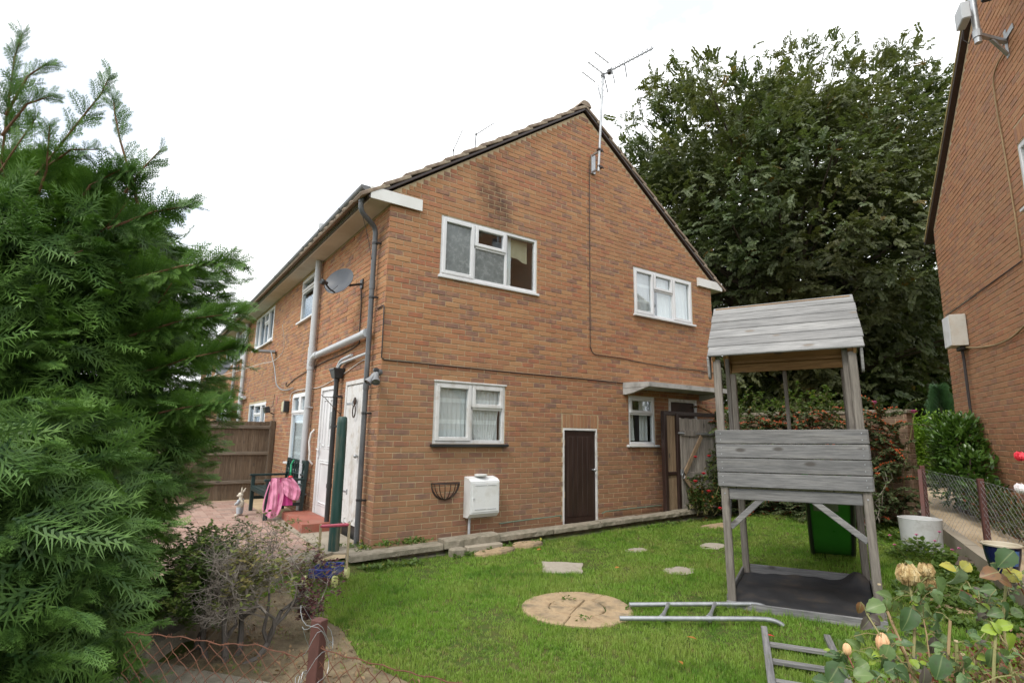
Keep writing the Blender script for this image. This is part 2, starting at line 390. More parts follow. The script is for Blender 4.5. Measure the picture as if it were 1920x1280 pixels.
c_ = t.mix(t.ramp(t.noise(p_, 24, 4), [(.45, 0.0), (.75, .7)]), c_, (.13, .095, .045))
M_turf = t.done(t.bsdf(c_, 1.0, t.bump(t.noise(p_, 60, 4), .8, .02), 0, .1))
def axis_(lo, hi, f0, f1, st):
    a = [-220, -120, -60, -30, -18]+list(np.arange(f0, f1+1e-6, st))+[18, 30, 60, 120, 220]
    return sorted(set(round(float(q), 3) for q in a))
def gg(x, y):
    s, d = sdx(x, y); z = g(x, y)
    if d < .9 and -9 < s < 12: z = min(z, zpath(s)-.06) if d > -.2 else zpath(s)-.03
    if -5 < x < .1 and y > -.6: z = -.07 if y > -.3 else -.09
    elif x < -2.0 and y > -2.1: z = -.06
    return z
struct(gridsheet('ground', axis_(0, 0, -12, 14, .25), axis_(0, 0, -12, 14, .25), gg, M_turf))

# patio slab and its small pinkish block pavers (basket weave), concrete apron by the doors
struct(gridsheet('patio_bed', list(np.arange(-5, .01, .5)), list(np.arange(-.25, 6.3, .5)), lambda x, y: -.045, M_mortar))
patio = bpy.data.objects['patio_bed']
t = NT('paver'); oi = t.n('ShaderNodeObjectInfo').outputs['Random']; ra = t.attr('rnd')
def paver_col(t, f):
    c = t.ramp(f, [(0, (.30, .19, .155)), (.4, (.37, .245, .20)), (.75, (.41, .285, .235)), (1, (.29, .215, .18))])
    v = t.pos(); c = t.mix(t.ramp(t.noise(v, 7, 5), [(.4, 0.0), (.7, .5)]), c, (.26, .2, .165))
    return t.bsdf(c, .9, t.bump(t.noise(v, 120, 3), .4, .003), 0, .2)
M_paver = t.done(paver_col(t, oi))
t = NT('pavers'); M_pavers = t.done(paver_col(t, t.attr('rnd')))
b = MB(); b.box((-.1, -.05, -.03), (.1, .05, 0), .004); pv = b.build('paver', M_paver, patio)
pm = pv.data; first = True; cnt = 0; rest = MB()
cells = []
for i in range(0, 16):
    for j in range(0, 28):
        x = -.55-.205*i-.1; y = .05+.205*j+.1
        if x > -.62 and y < 2.6: continue
        for q in (-.051, .051):
            hor = (i+j) % 2
            cells.append(((x if hor else x+q), (y+q if hor else y), hor))
cells.sort(key=lambda c: (c[0]-CAM.x)**2+(c[1]-CAM.y)**2+(0 if -2.6 < c[0] and c[1] > .3 else 60))
for x, y, hor in cells:
    zz = -.03+random.uniform(-.002, .003); an = (0 if hor else PI/2)+random.uniform(-.02, .02)
    if cnt < 290:
        o = pv if cnt == 0 else pv.copy()
        if cnt: COL.objects.link(o)
        o.location = (x, y, zz); o.rotation_euler = (random.uniform(-.01, .01), random.uniform(-.01, .01), an); cnt += 1
    else:
        rest.box((-.1, -.05, -.03), (.1, .05, 0), .004, random.random(), Matrix.Translation((x, y, zz)) @ Matrix.Rotation(an, 4, 'Z'))
rest.build('pavers', M_pavers, patio, stuff=True)
b = MB(); b.prism([(-.53, .02), (0, -.25), (0, 3.1), (-.53, 3.1)], -.06, -.028); struct(b.build('apron', M_conc2))
# strip of bare soil between kerb and gable wall
b = MB(); b.prism([(-.25, -.34), (7.0, -.34), (7.0, 0), (0, 0)], lambda x, y: -.2, lambda x, y: -.025+.014*x); struct(b.build('soil_strip', M_soil))
# raised concrete path edge on the left, and path beside the wire fence
edge = [(-2.33, -2.30), (-1.72, -1.42), (-1.12, -.55), (-.46, -.02)]
b = MB()
for (x0, y0), (x1, y1) in zip(edge, edge[1:]):
    d = Vector((x1-x0, y1-y0)).normalized(); n_ = Vector((-d.y, d.x)); w = .30
    b.prism([(x0, y0), (x1, y1), (x1+n_.x*w, y1+n_.y*w), (x0+n_.x*w, y0+n_.y*w)], -.3, -.012)
struct(b.build('path_edging', M_conc))
b = MB(); b.prism([(-2.75, -1.55), (-3.5, -2.2), (-.55, -5.5), (-.55, -4.5)], -.3, lambda x, y: g(x, y)+.03); struct(b.build('path', M_conc))
bedpoly = [(-2.32, -2.13), (-.75, -4.25), (-.95, -3.55), (-1.13, -2.9), (-1.05, -2.2), (-1.2, -1.5), (-1.15, -.75), (-1.72, -1.46)]
b = MB(); b.prism(bedpoly, -.3, lambda x, y: g(x, y)+.006); struct(b.build('soil_bed', M_soil))
# neighbour's concrete path with its kerb
t = NT('path_tan'); v = t.pos()
c_ = t.mix(t.ramp(t.noise(v, 3, 5), [(.35, 0.0), (.65, 1.0)]), (.40, .31, .20), (.48, .385, .27))
c_ = t.mix(t.ramp(t.noise(v, 12, 6, .7), [(.52, 0.0), (.68, .5)]), c_, (.30, .20, .11))
M_path = t.done(t.bsdf(c_, .95, t.bump(t.noise(v, 60, 4), .5, .004), 0, .2))
def sprism(b, s0, s1, d0, d1, zb, dz):
    pts = [(s0, d0), (s1, d0), (s1, d1), (s0, d1)]
    b.add([tuple(np_(s, d, zb)) for s, d in pts]+[tuple(np_(s, d, zpath(s)+dz)) for s, d in pts],
          [(3, 2, 1, 0), (4, 5, 6, 7), (0, 1, 5, 4), (1, 2, 6, 5), (2, 3, 7, 6), (3, 0, 4, 7)])
b = MB(); sprism(b, -8, 0, .02, .80, -.6, -.01); sprism(b, 0, 9, -.25, .80, -.6, -.01); struct(b.build('garden_path', M_path))
b = MB()
for k in range(9): sprism(b, -8.1+k*.915, -8.1+(k+1)*.915-.012, .803, .93, -.6, .0+random.uniform(-.006, .006))
struct(b.build('path_kerb', M_conc2))

# concrete kerb along the gable: separate uneven coping blocks on a rough plinth
kerb = thing('garden_kerb', 'low rough concrete kerb of uneven coping blocks along the foot of the gable wall', 'kerb')
b = MB(); b.prism([(-.36, -.33), (7.0, -.33), (7.0, -.47), (-.36, -.45)], -.35, lambda x, y: -.10+.016*x); b.build('plinth', M_conc, kerb)
kx = [-.42, .74, 1.56, 2.48, 3.4, 4.3, 5.22, 6.12, 6.98]
for i, (x0, x1) in enumerate(zip(kx, kx[1:])):
    dz = [-.004, .034, .004, 0, .004, -.003, .004, 0][i]; th = [.07, .10, .075, .07, .07, .068, .07, .07][i]
    b = MB(); n = 10
    ya, yb = -.49-(.02 if i == 1 else 0), -.315
    for k in range(n+1):
        x = x0+.006+(x1-x0-.012)*k/n; zt = .032+.0195*x+dz; jj = lambda a=.006: random.uniform(-a, a)
        b.v += [(x, ya+jj(.008), zt-th), (x, ya+jj(.006), zt-.018+jj(.004)), (x, ya+.016+jj(.005), zt+jj(.003)), (x, yb+jj(.004), zt+jj(.003)), (x, yb+jj(.004), zt-th)]
        if k:
            o = 5*(k-1); b.f += [(o+q, o+(q+1) % 5, o+5+(q+1) % 5, o+5+q) for q in range(5)]
    b.f += [(0, 1, 2, 3, 4), (5*n, 5*n+4, 5*n+3, 5*n+2, 5*n+1)]; b.r = [.5]*len(b.f)
    b.build('coping_block', M_conc, kerb)
b = MB(); b.box((1.02, -.60, -.2), (1.55, -.50, -.005), .012); b.build('loose_block', M_conc2, kerb)
b = MB(); b.box((.80, -.62, -.2), (1.0, -.48, -.01), .02); b.build('loose_block', M_conc, kerb)

# ------------------------------------------------------------------ brickwork
def brick_verts(x0, x1, z0, z1, y=0.0, e=.004, dp=.018):
    return [(x0+e, y, z0+e), (x1-e, y, z0+e), (x1-e, y, z1-e), (x0+e, y, z1-e), (x0, y+e, z0), (x1, y+e, z0), (x1, y+e, z1), (x0, y+e, z1),
            (x0, y+dp, z0), (x1, y+dp, z0), (x1, y+dp, z1), (x0, y+dp, z1)]
BF = [(0, 1, 2, 3)]+[(i, (i+1) % 4, 4+(i+1) % 4, 4+i)[::-1] for i in range(4)]+[(4+i, 4+(i+1) % 4, 8+(i+1) % 4, 8+i)[::-1] for i in range(4)]
_bm = {}
def brick_mesh(L, mat):
    k = (L, mat.name)
    if k not in _bm:
        b = MB(); b.add(brick_verts(-L/2, L/2, 0, .065), BF); o = b.build('brick', mat); _bm[k] = o.data; bpy.data.objects.remove(o)
    return _bm[k]
def wall_bricks(parent, frame, rotz, xlim, rows, ops, half_even, mat1, matn, budget, extra=None):
    """frame maps wall coords (x along, y into wall, z up) to parent coords; xlim(z) -> usable x range"""
    out = []; rest = MB(); rd = random.Random(5)
    for j in range(*rows):
        zb = .07+.075*j; a, c = xlim(zb+.07)
        if c-a < .05: continue
        segs = [(a, c)]
        for x0, x1, z0, z1 in ops:
            if zb+.005 < z1-.015 and zb+.07 > z0+.015:
                ns = []
                for s0, s1 in segs:
                    if x1 <= s0 or x0 >= s1: ns.append((s0, s1)); continue
                    if x0-s0 > .02: ns.append((s0, x0-.004))
                    if s1-x1 > .02: ns.append((x1+.004, s1))
                segs = ns
        half = (j % 2 == 0) == half_even
        x = 0.0; first = True; hi = segs[-1][1] if segs else 0
        while x < hi:
            L = .1025 if (first and half) else .215; first = False
            for s0, s1 in segs:
                p, q = max(x, s0), min(x+L, s1)
                if q-p > .028: out.append((p, q, zb+.005, zb+.07))
            x += L+.01
    scored = []
    for p, q, z0, z1 in out:
        L = round(q-p, 4); wp = parent.matrix_world @ (frame @ Vector(((p+q)/2, 0, (z0+z1)/2)))
        d2 = (wp-CAM).length_squared
        scored.append((d2/(q-p) if L in (.215, .1025) else 1e9, p, q, z0, z1, L))
    scored.sort()
    Rz = Matrix.Rotation(rotz, 4, 'Z')
    for i, (sc_, p, q, z0, z1, L) in enumerate(scored):
        dy = rd.uniform(-.0028, .0025); dz = rd.uniform(-.0015, .0015)
        if i < budget and sc_ < 1e8:
            o = bpy.data.objects.new('brick', brick_mesh(L, mat1)); COL.objects.link(o); o.parent = parent
            o.matrix_local = Matrix.Translation(frame @ Vector(((p+q)/2, dy, z0+dz))) @ Rz @ Matrix.Rotation(rd.uniform(-.006, .006), 4, 'Y')
        else:
            rest.add(brick_verts(p, q, z0+dz, z1+dz, dy), BF, rd.random(), frame)
    for args in (extra or []): rest.add(*args)
    rest.build('brick_courses', matn, parent, stuff=True)
def backing(parent, frame, x0, x1, zb, top, ops, brks=(), mat=None, y=.0065):
    b = MB(); xs = sorted(set([x0, x1]+[q for o in ops for q in o[:2]]+list(brks)))
    for p, q in zip(xs, xs[1:]):
        zs = [zb]+[w for o in sorted(ops, key=lambda o: o[2]) if o[0] <= p+1e-6 and o[1] >= q-1e-6 for w in o[2:]]+[None]
        for k in range(0, len(zs), 2):
            lo, hi = zs[k], zs[k+1]
            b.add([(p, y, lo), (q, y, lo), (q, y, top(q) if hi is None else hi), (p, y, top(p) if hi is None else hi)], [(0, 1, 2, 3)], .5, frame)
    for a0, a1, c0, c1 in ops:
        b.add([(a0, y, c0), (a1, y, c0), (a1, y, c1), (a0, y, c1), (a0, .1, c0), (a1, .1, c0), (a1, .1, c1), (a0, .1, c1)], [(0, 1, 5, 4), (1, 2, 6, 5), (2, 3, 7, 6), (3, 0, 4, 7)], .5, frame)
    return b.build('wall', mat or M_mortar, parent)

def window(parent, frame, x0, x1, z0, z1, lights, sill=None, mat=None, fw_=.045, room=True, silld=.05, sillmat=None, rough=False):
    mat = mat or M_upvc; b = MB(); ya, yb = .012, .085
    H = MB()
    b.box((x0, ya, z0), (x0+fw_, yb, z1), .004, M=frame); b.box((x1-fw_, ya, z0), (x1, yb, z1), .004, M=frame)
    b.box((x0+fw_, ya, z0), (x1-fw_, yb, z0+fw_), .004, M=frame); b.box((x0+fw_, ya, z1-fw_), (x1-fw_, yb, z1), .004, M=frame)
    w = b.build('window', mat, parent)
    mu = MB(); xs = sorted({round(l[1], 4) for l in lights if l[1] < x1-.1})
    for l in lights:
        a, c, p, q, kind = l[:5]; pm_ = l[5] if len(l) > 5 else M_glass
        m = .022
        a2 = a+(fw_ if abs(a-x0) < .01 else m); c2 = c-(fw_ if abs(c-x1) < .01 else m); p2 = p+(fw_ if abs(p-z0) < .01 else m); q2 = q-(fw_ if abs(q-z1) < .01 else m)
        # mullions / transoms on interior sides
        if abs(a-x0) > .01: mu.box((a-m, ya+.004, p2-.0), (a+m-.001, yb-.004, q2), .003, M=frame)
        if abs(p-z0) > .01: mu.box((a2, ya+.005, p-m), (c2, yb-.005, p+m-.001), .003, M=frame)
        if kind == 'o':
            s = MB(); fs = .052; y0 = -.004
            s.box((a2-.012, y0, p2-.012), (a2+fs-.012, .06, q2+.012), .006, M=frame); s.box((c2-fs+.012, y0, p2-.012), (c2+.012, .06, q2+.012), .006, M=frame)
            s.box((a2+fs-.012, y0, p2-.012), (c2-fs+.012, .06, p2+fs-.012), .006, M=frame); s.box((a2+fs-.012, y0, q2-fs+.012), (c2-fs+.012, .06, q2+.012), .006, M=frame)
            s.build('casement', mat, w); k = fs-.016
            a2 += k; c2 -= k; p2 += k; q2 -= k
        g_ = MB(); g_.box((a2-.004, .036, p2-.004), (c2+.004, .042, q2+.004), 0, M=frame); g_.build('pane', pm_, w)
    if mu.v: mu.build('mullion', mat, w)
    if sill is not None:
        s = MB(); s.box((x0-sill, -silld, z0-.042), (x1+sill, .05, z0-.003), .006, M=frame); s.build('sill', sillmat or mat, w)
    if room:
        r_ = MB(); A = (x0-.3, .09, z0-.6); B = (x1+.3, 1.5, z1+.25)
        X0, Y0, Z0 = A; X1, Y1, Z1 = B
        r_.add([(X0, Y0, Z0), (X1, Y0, Z0), (X1, Y0, Z1), (X0, Y0, Z1), (X0, Y1, Z0), (X1, Y1, Z0), (X1, Y1, Z1), (X0, Y1, Z1)],
               [(4, 5, 6, 7), (0, 4, 7, 3), (1, 2, 6, 5), (0, 1, 5, 4), (3, 7, 6, 2)], .5, frame)
        # wall ring round the opening on the room side
        r_.add([(X0, Y0, Z0), (X1, Y0, Z0), (X1, Y0, Z1), (X0, Y0, Z1), (x0, Y0+.003, z0), (x1, Y0+.003, z0), (x1, Y0+.003, z1), (x0, Y0+.003, z1)],
               [(0, 1, 5, 4), (1, 2, 6, 5), (2, 3, 7, 6), (3, 0, 4, 7)], .5, frame)
        r_.build('room', M_room, parent)
    return w
def drape(parent, frame, x0, x1, z0, z1, mat, y=.13, amp=.018, waves=9, name='curtain', skew=0.0, hem=0.0):
    b = MB(); n = waves*6; m = 8
    for i in range(n+1):
        t_ = i/n
        for k in range(m+1):
            s = k/m
            zz = z1+(z0-z1)*s+hem*math.sin(waves*PI*t_*.5)*s
            b.v.append((x0+(x1-x0)*t_+skew*s*s*(t_-.5)*2, y+amp*math.sin(waves*2*PI*t_+1.3*math.sin(5*t_))*(0.4+.6*s), zz))
    b.f = [(i*(m+1)+k, (i+1)*(m+1)+k, (i+1)*(m+1)+k+1, i*(m+1)+k+1) for i in range(n) for k in range(m)]; b.r = [.5]*len(b.f)
    b.v = [tuple(frame @ Vector(p)) for p in b.v]
    return b.build(name, mat, parent, smooth=True)
I4 = Matrix.Identity(4)
MF = Matrix(((0, 1, 0, 0), (1, 0, 0, 0), (0, 0, 1, 0), (0, 0, 0, 1)))     # facade frame: x runs back along +Y, y into the wall (+X)

# ------------------------------------------------------------------ the brick house
house = thing('brick_house', 'brown brick end of terrace house with steep tiled gable and white windows', 'house')
SL = .71; ztop = lambda x: 7.14-SL*abs(x-3.545)
def gl(z):
    if z < 4.62: return (0.0, 7.0875)
    h = (7.12-z)/SL; return (3.545-h, 3.545+h)
ULW = (.785, 2.515, 3.592, 4.488); URW = (4.76, 6.455, 3.592, 4.488); LLW = (.775, 1.945, 1.238, 2.088); SMW = (4.56, 5.24, 1.238, 2.088)
TD = (3.06, 3.80, -.1, 1.488); BD = (5.63, 6.46, -.1, 2.088)
gops = [ULW, URW, (LLW[0]-.0, LLW[1], 1.198, LLW[3]), (SMW[0], SMW[1], 1.198, SMW[3]), TD, (3.03, 3.83, 1.488, 1.718), BD]
backing(house, I4, 0, 7.0875, -.4, ztop, [ULW, URW, LLW, SMW, TD, BD], (3.545,))
# soldier course over the small door
sold = []; rdm = random.Random(3)
for k in range(10):
    x = 3.06+.0755*k; vv = [(x+q[2]-0, q[1], 1.497+q[0]) for q in brick_verts(0, .212, 0, .066)]
    sold.append((vv, BF, rdm.random(), I4))
wall_bricks(house, I4, 0, gl, (-4, 95), gops, True, M_brick, M_bricks, 240, sold)
# facade (front) wall running back along the terrace
FW1 = (3.40, 4.62, 3.52, 4.40); FW2 = (7.2, 9.58, 3.52, 4.40); FL = (3.43, 4.66, .79, 2.088); FS = (7.25, 9.56, 1.198, 2.05)
FD = (1.78, 2.66, -.1, 2.095); FO = (.55, 1.38, -.1, 2.11); FX = [(11.4, 12.6, 3.52, 4.40), (13.2, 15.4, 3.52, 4.40), (13.2, 15.4, 1.198, 2.05), (17, 18.2, 3.52, 4.4), (19.4, 21.6, 3.52, 4.4)]
fops = [FW1, FW2, FL, FS, FD, FO]+FX
backing(house, MF, 0, 24, -.4, lambda x: 4.46, fops)
wall_bricks(house, MF, -PI/2, lambda z: (0.0, 24.0) if z < 4.47 else (0, 0), (-4, 58), fops, False, M_brick, M_bricks, 56)
# far flank so the house is closed
b = MB(); b.box((.12, 23.9, -.4), (7.0, 24, 4.5)); b.box((7.0, .1, -.4), (7.08, 24, 4.5)); b.build('rear_wall', M_nbricks, house)

def lights3(o, f=(.0, .325, .655, 1.0), zt=.60):
    x0, x1, z0, z1 = o; X = [x0+(x1-x0)*q for q in f]; zm = z0+(z1-z0)*zt
    return [(X[0], X[1], z0, z1, 'o'), (X[1], X[2], zm, z1, 'o'), (X[1], X[2], z0, zm, 'f'), (X[2], X[3], z0, z1, 'f')]
l3 = lights3(ULW); l3[0] = l3[0]+(M_frost,); l3[2] = l3[2]+(M_frost,)
window(house, I4, *ULW, l3, .03, silld=.035)
drape(house, I4, 2.03, 2.42, 4.13, 4.46, M_blind, .16, .006, 3, 'blind', hem=.03)
drape(house, I4, 1.98, 2.08, 3.62, 4.46, M_drape, .13, .01, 3)
drape(house, I4, 2.06, 2.34, 3.5, 4.2, M_darkcurtain, .5, .01, 2)
l3 = lights3(URW); l3[3] = l3[3][:4]+('o',); window(house, I4, *URW, l3, .03, silld=.06)
drape(house, I4, 4.82, 5.3, 3.5, 4.45, M_lace, .095, .008, 5); drape(house, I4, 5.5, 6.42, 3.5, 4.45, M_drape, .10, .010, 9)
xm = 1.375; zm = 1.735
window(house, I4, *LLW, [(LLW[0], xm, LLW[2], LLW[3], 'o'), (xm, LLW[1], zm, LLW[3], 'o'), (xm, LLW[1], LLW[2], zm, 'f')], .035, M_oldwhite, .05, silld=.07, sillmat=M_black)
b = MB(); b.box((LLW[0]-.01, -.012, LLW[3]-.012), (LLW[1]+.02, .03, LLW[3]+.012), .004); b.build('drip_rail', M_oldwhite, house)
drape(house, I4, .80, 1.36, 1.27, 2.06, M_lace, .092, .008, 9, skew=.02); drape(house, I4, 1.05, 1.34, 1.3, 2.06, M_lace, .115, .012, 5, skew=-.05)
drape(house, I4, 1.38, 1.90, 1.28, 2.06, M_lace, .092, .008, 9, skew=-.12); drape(house, I4, 1.70, 1.84, 1.28, 2.06, M_lace, .16, .012, 3)
drape(house, I4, .82, 1.9, 1.25, 2.08, M_drape, .16, .02, 10)
window(house, I4, *SMW, [(SMW[0], SMW[1], 1.775, SMW[3], 'o'), (SMW[0], SMW[1], SMW[2], 1.775, 'f')], .06, silld=.05)
drape(house, I4, 4.6, 4.80, 1.3, 2.06, M_drape, .14, .012, 3, skew=.03); drape(house, I4, 4.99, 5.2, 1.3, 2.06, M_drape, .16, .01, 3)
# small dark door in the gable
def door(parent, frame, o, fmat, leafmat, fwd=.045, name='door'):
    x0, x1, z0, z1 = o; b = MB()
    b.box((x0, -.004, z0), (x0+fwd, .09, z1), .004, M=frame); b.box((x1-fwd, -.004, z0), (x1, .09, z1), .004, M=frame); b.box((x0+fwd, -.004, z1-fwd), (x1-fwd, .09, z1), .004, M=frame)
    d = b.build('door_frame', fmat, parent)
    b = MB(); b.box((x0+fwd+.003, .02, z0+.01), (x1-fwd-.003, .06, z1-fwd-.004), .004, M=frame)
    l = b.build(name, leafmat, parent); return d, l
d_, l_ = door(house, I4, TD, M_oldwhite, M_brownboard, .032)
for k in range(5):   # vertical boards of the leaf between stiles
    x = 3.175+.102*k; b = MB(); b.box((x, .013, .12), (x+.098, .03, 1.36), .004); b.build('board', M_brownboard, l_)
b = MB(); b.tube([(3.70, .02, .83), (3.70, -.03, .83)], [.012, .012], 10); b.sphere((3.70, -.045, .83), .027, 12, 8); autosmooth(b.build('knob', M_galv, l_))
for z in (.42, 1.22): b = MB(); b.box((3.088, -.006, z), (3.098, .03, z+.09), .002); b.build('hinge', M_stone, l_)
d_, l_ = door(house, I4, BD, M_oldwhite, M_darkcurtain, .06)
# facade windows
window(house, MF, *FW1, [(FW1[0], FW1[1], 4.13, 4.40, 'o'), (FW1[0], FW1[1], 3.52, 4.13, 'f')], .05, silld=.06)
w2 = lights3(FW2, (0, .28, .53, 1), .55); x0, x1, z0, z1 = FW2; q = [x0+(x1-x0)*k for k in (0, .27, .5, .75, 1)]
window(house, MF, *FW2, [(q[0], q[1], z0, z1, 'o'), (q[1], q[2], 4.07, z1, 'o'), (q[1], q[2], z0, 4.07, 'f'), (q[2], q[3], z0, z1, 'f'), (q[3], q[4], z0, z1, 'o')], .05, silld=.06)
zz = 1.70; xm = 4.05
window(house, MF, *FL, [(FL[0], xm, zz, FL[3], 'o'), (xm, FL[1], zz, FL[3], 'o'), (FL[0], FL[1], FL[2], zz, 'f')], .05, silld=.07)
drape(house, MF, 3.5, 4.6, .85, 2.05, M_lace, .095, .006, 14); drape(house, MF, 3.5, 4.6, .85, 2.05, M_drape, .115, .008, 14)
x0, x1, z0, z1 = FS; q = [x0+(x1-x0)*k for k in (0, .25, .65, 1)]
window(house, MF, *FS, [(q[0], q[1], z0, z1, 'o'), (q[1], q[2], 1.74, z1, 'o'), (q[1], q[2], z0, 1.74, 'f'), (q[2], q[3], z0, z1, 'f')], .05)
for o in FX:
    x0, x1, z0, z1 = o; xm = (x0+x1)/2; window(house, MF, *o, [(x0, xm, z0, z1, 'o'), (xm, x1, z0, z1, 'f')], .05)
# white back door with panels and small window; old plank door
d_, l_ = door(house, MF, FD, M_upvc, M_upvc, .06, 'panel_door')
b = MB()
for (a, c, p, q_) in ((1.93, 2.51, .22, .92), (1.93, 2.17, 1.1, 1.92), (2.27, 2.51, 1.1, 1.92)):
    for e, yy in ((0, .012), (.035, .004)):
        b.box((a+e, yy, p+e), (c-e, .03, p+e+.018), .004, M=MF); b.box((a+e, yy, q_-e-.018), (c-e, .03, q_-e), .004, M=MF)
        b.box((a+e, yy, p+e+.018), (a+e+.018, .03, q_-e-.018), .004, M=MF); b.box((c-e-.018, yy, p+e+.018), (c-e, .03, q_-e-.018), .004, M=MF)
b.build('moulding', M_upvc, l_)
b = MB(); b.box((2.0, .010, 1.42), (2.12, .026, 1.68), .002, M=MF); b.build('pane', M_frost, l_)
b = MB(); b.box((2.575, -.004, .95), (2.61, .02, 1.2), .006, M=MF); b.beam(MF @ Vector((2.59, -.03, 1.09)), MF @ Vector((2.47, -.03, 1.07)), .02, .02); b.build('handle', M_upvc, l_)
b = MB(); b.box((1.72, -.06, -.02), (2.72, .08, .045), .008, M=MF); b.build('threshold', M_upvc, house)
d_, l_ = door(house, MF, (FO[0], FO[1], .12, FO[3]), M_oldwhite, M_oldwhite, .06, 'plank_door')
rd = random.Random(2)
for k in range(7):
    x = .618+.1*k; b = MB(); zb = .17+rd.uniform(-.05, .03)
    pts = [(x, .008, zb+rd.uniform(-.02, .03)), (x+.05, .008, zb+rd.uniform(-.03, .05)), (x+.096, .008, zb+rd.uniform(-.02, .03)), (x+.096, .008, 2.03), (x, .008, 2.03)]
    b.add(pts+[(p[0], .03, p[2]) for p in pts], [(0, 1, 2, 3, 4), (9, 8, 7, 6, 5)]+[(i, (i+1) % 5, 5+(i+1) % 5, 5+i) for i in range(5)], .5, MF); b.build('plank', M_oldwhite, l_)
b = MB(); b.box((.6, .07, -.1), (1.36, .1, .4), 0, M=MF); b.build('dark_gap', M_black, house)  # black panel standing in for the darkness below the broken door bottom
for z in (.55, 1.78):
    b = MB(); b.box((1.05, .0, z-.012), (1.3, .012, z+.012), .002, M=MF); b.box((1.03, -.002, z-.035), (1.055, .012, z+.035), .003, M=MF); b.build('strap_hinge', M_galv, l_)
b = MB()
for k in range(25):
    a = 2*PI*k/24; b.v.append(0)
b = MB(); b.tube([MF @ Vector((.86+.055*math.sin(2*PI*k/20), -.03, 1.66+.085*math.cos(2*PI*k/20))) for k in range(21)], .009, 6); b.sphere(MF @ Vector((.86, -.025, 1.80)), .045, 10, 7, (.5, .8, 1.3)); autosmooth(b.build('knocker', M_iron, l_))
b = MB(); b.sphere(MF @ Vector((.68, -.03, 1.05)), .028, 10, 7); b.tube([MF @ Vector((.68, .01, 1.05)), MF @ Vector((.68, -.02, 1.05))], .01, 8); autosmooth(b.build('knob', M_galv, l_))
b = MB(); b.prism([(-.46, 1.45), (0, 1.45), (0, 2.95), (-.40, 2.95)], -.2, .085); b.build('doorstep', M_step, house)

# eaves: soffit, fascia, box ends; gutter and pipes
b = MB(); b.box((-.28, -.035, 4.44), (-.005, 24, 4.452)); b.build('soffit', M_soffit, house)
b = MB(); b.box((-.298, -.035, 4.432), (-.281, 24, 4.60), .002); b.build('fascia', M_fascia, house)
b = MB(); b.box((-.298, -.055, 4.432), (.45, -.0365, 4.60), .003); b.build('box_end', M_fascia, house)
b = MB(); b.box((6.62, -.055, 4.428), (7.41, -.003, 4.60), .003); b.box((7.09, -.003, 4.44), (7.39, 24, 4.45)); b.box((7.39, -.03, 4.43), (7.41, 24, 4.6)); b.build('box_end', M_fascia, house)
b = MB(); n = 10
for sgn, r_ in ((1, .062), (1, .056)):
    for k in range(n+1):
        a = PI+PI*k/n; b.v += [(-.362+r_*math.cos(a), -.02, 4.60+r_*math.sin(a)), (-.362+r_*math.cos(a), 24, 4.60+r_*math.sin(a))]
for k in range(n): b.f += [(2*k, 2*k+2, 2*k+3, 2*k+1), (2*n+2+2*k, 2*n+3+2*k, 2*n+5+2*k, 2*n+4+2*k)]
b.f += [tuple(range(0, 2*n+2, 2))]; b.r = [.5]*len(b.f); gut = autosmooth(b.build('gutter', M_dark, house))
for y in (.95, 2.0, 3.0, 4.1, 5.3, 6.5, 8, 9.6, 11.5):
    b = MB()
    for k in range(9):
        a = PI+PI*k/8; b.v += [(-.362+.068*math.cos(a), y-.02, 4.60+.068*math.sin(a)), (-.362+.068*math.cos(a), y+.02, 4.60+.068*math.sin(a))]
    b.f = [(2*k, 2*k+2, 2*k+3, 2*k+1) for k in range(8)]; b.r = [.5]*8; b.box((-.31, y-.02, 4.53), (-.297, y+.02, 4.6)); autosmooth(b.build('gutter_bracket', M_dark, gut))
def pipe(name, pts, r, mat, collars=(), clips=(), n=14, wall=None):
    b = MB(); b.tube(pts, r, n); o = autosmooth(b.build(name, mat, house))
    for p, q in collars: b = MB(); b.tube([p, q], r*1.18, n); autosmooth(b.build('pipe_collar', mat, o))
    for p in clips:
        p = Vector(p); b = MB(); b.tube([p-Vector((0, 0, .014)), p+Vector((0, 0, .014))], r*1.15, n); b.box((p.x, p.y-r-.03, p.z-.012), (p.x+.075, p.y-r+.0, p.z+.012), .003); autosmooth(b.build('pipe_clip', M_black if mat is M_dark else mat, o))
    return o
def bend(p0, p1, p2, n=6):
    p0, p1, p2 = Vector(p0), Vector(p1), Vector(p2); return [p0*(1-t)**2+p1*2*t*(1-t)+p2*t*t for t in [i/n for i in range(n+1)]]
px, py = -.075, .31
pts = [(-.362, .12, 4.55), (-.362, .12, 4.44)]+bend((-.362, .13, 4.38), (-.36, .14, 4.30), (-.30, .17, 4.27))+bend((-.14, .27, 4.20), (px, py, 4.17), (px, py, 4.08))+[(px, py, -.02)]
pipe('downpipe', pts, .035, M_dark, [((px, py, 3.42), (px, py, 3.30)), ((-.362, .12, 4.47), (-.362, .12, 4.41)), ((px, py, 2.0), (px, py, 1.93))], [(px, py, z) for z in (3.95, 3.18, 1.62, .52)])
stk = (-.08, 3.16)
pipe('soil_pipe', [(stk[0], stk[1], -.02), (stk[0], stk[1], 5.14)], .056, M_grey, [((*stk, 2.44), (*stk, 2.84)), ((*stk, .30), (*stk, .36))], [(*stk, 1.78), (*stk, .32)])
pipe('waste_pipe', [(-.085, .42, 2.70), (-.085, 2.86, 2.66)]+bend((-.085, 2.9, 2.66), (-.083, 3.08, 2.655), (-.08, 3.15, 2.5)), .053, M_grey, [((-.085, 2.72, 2.662), (-.085, 2.88, 2.66)), ((-.085, .36, 2.70), (-.085, .50, 2.70))])
hp = (-.085, 1.575)
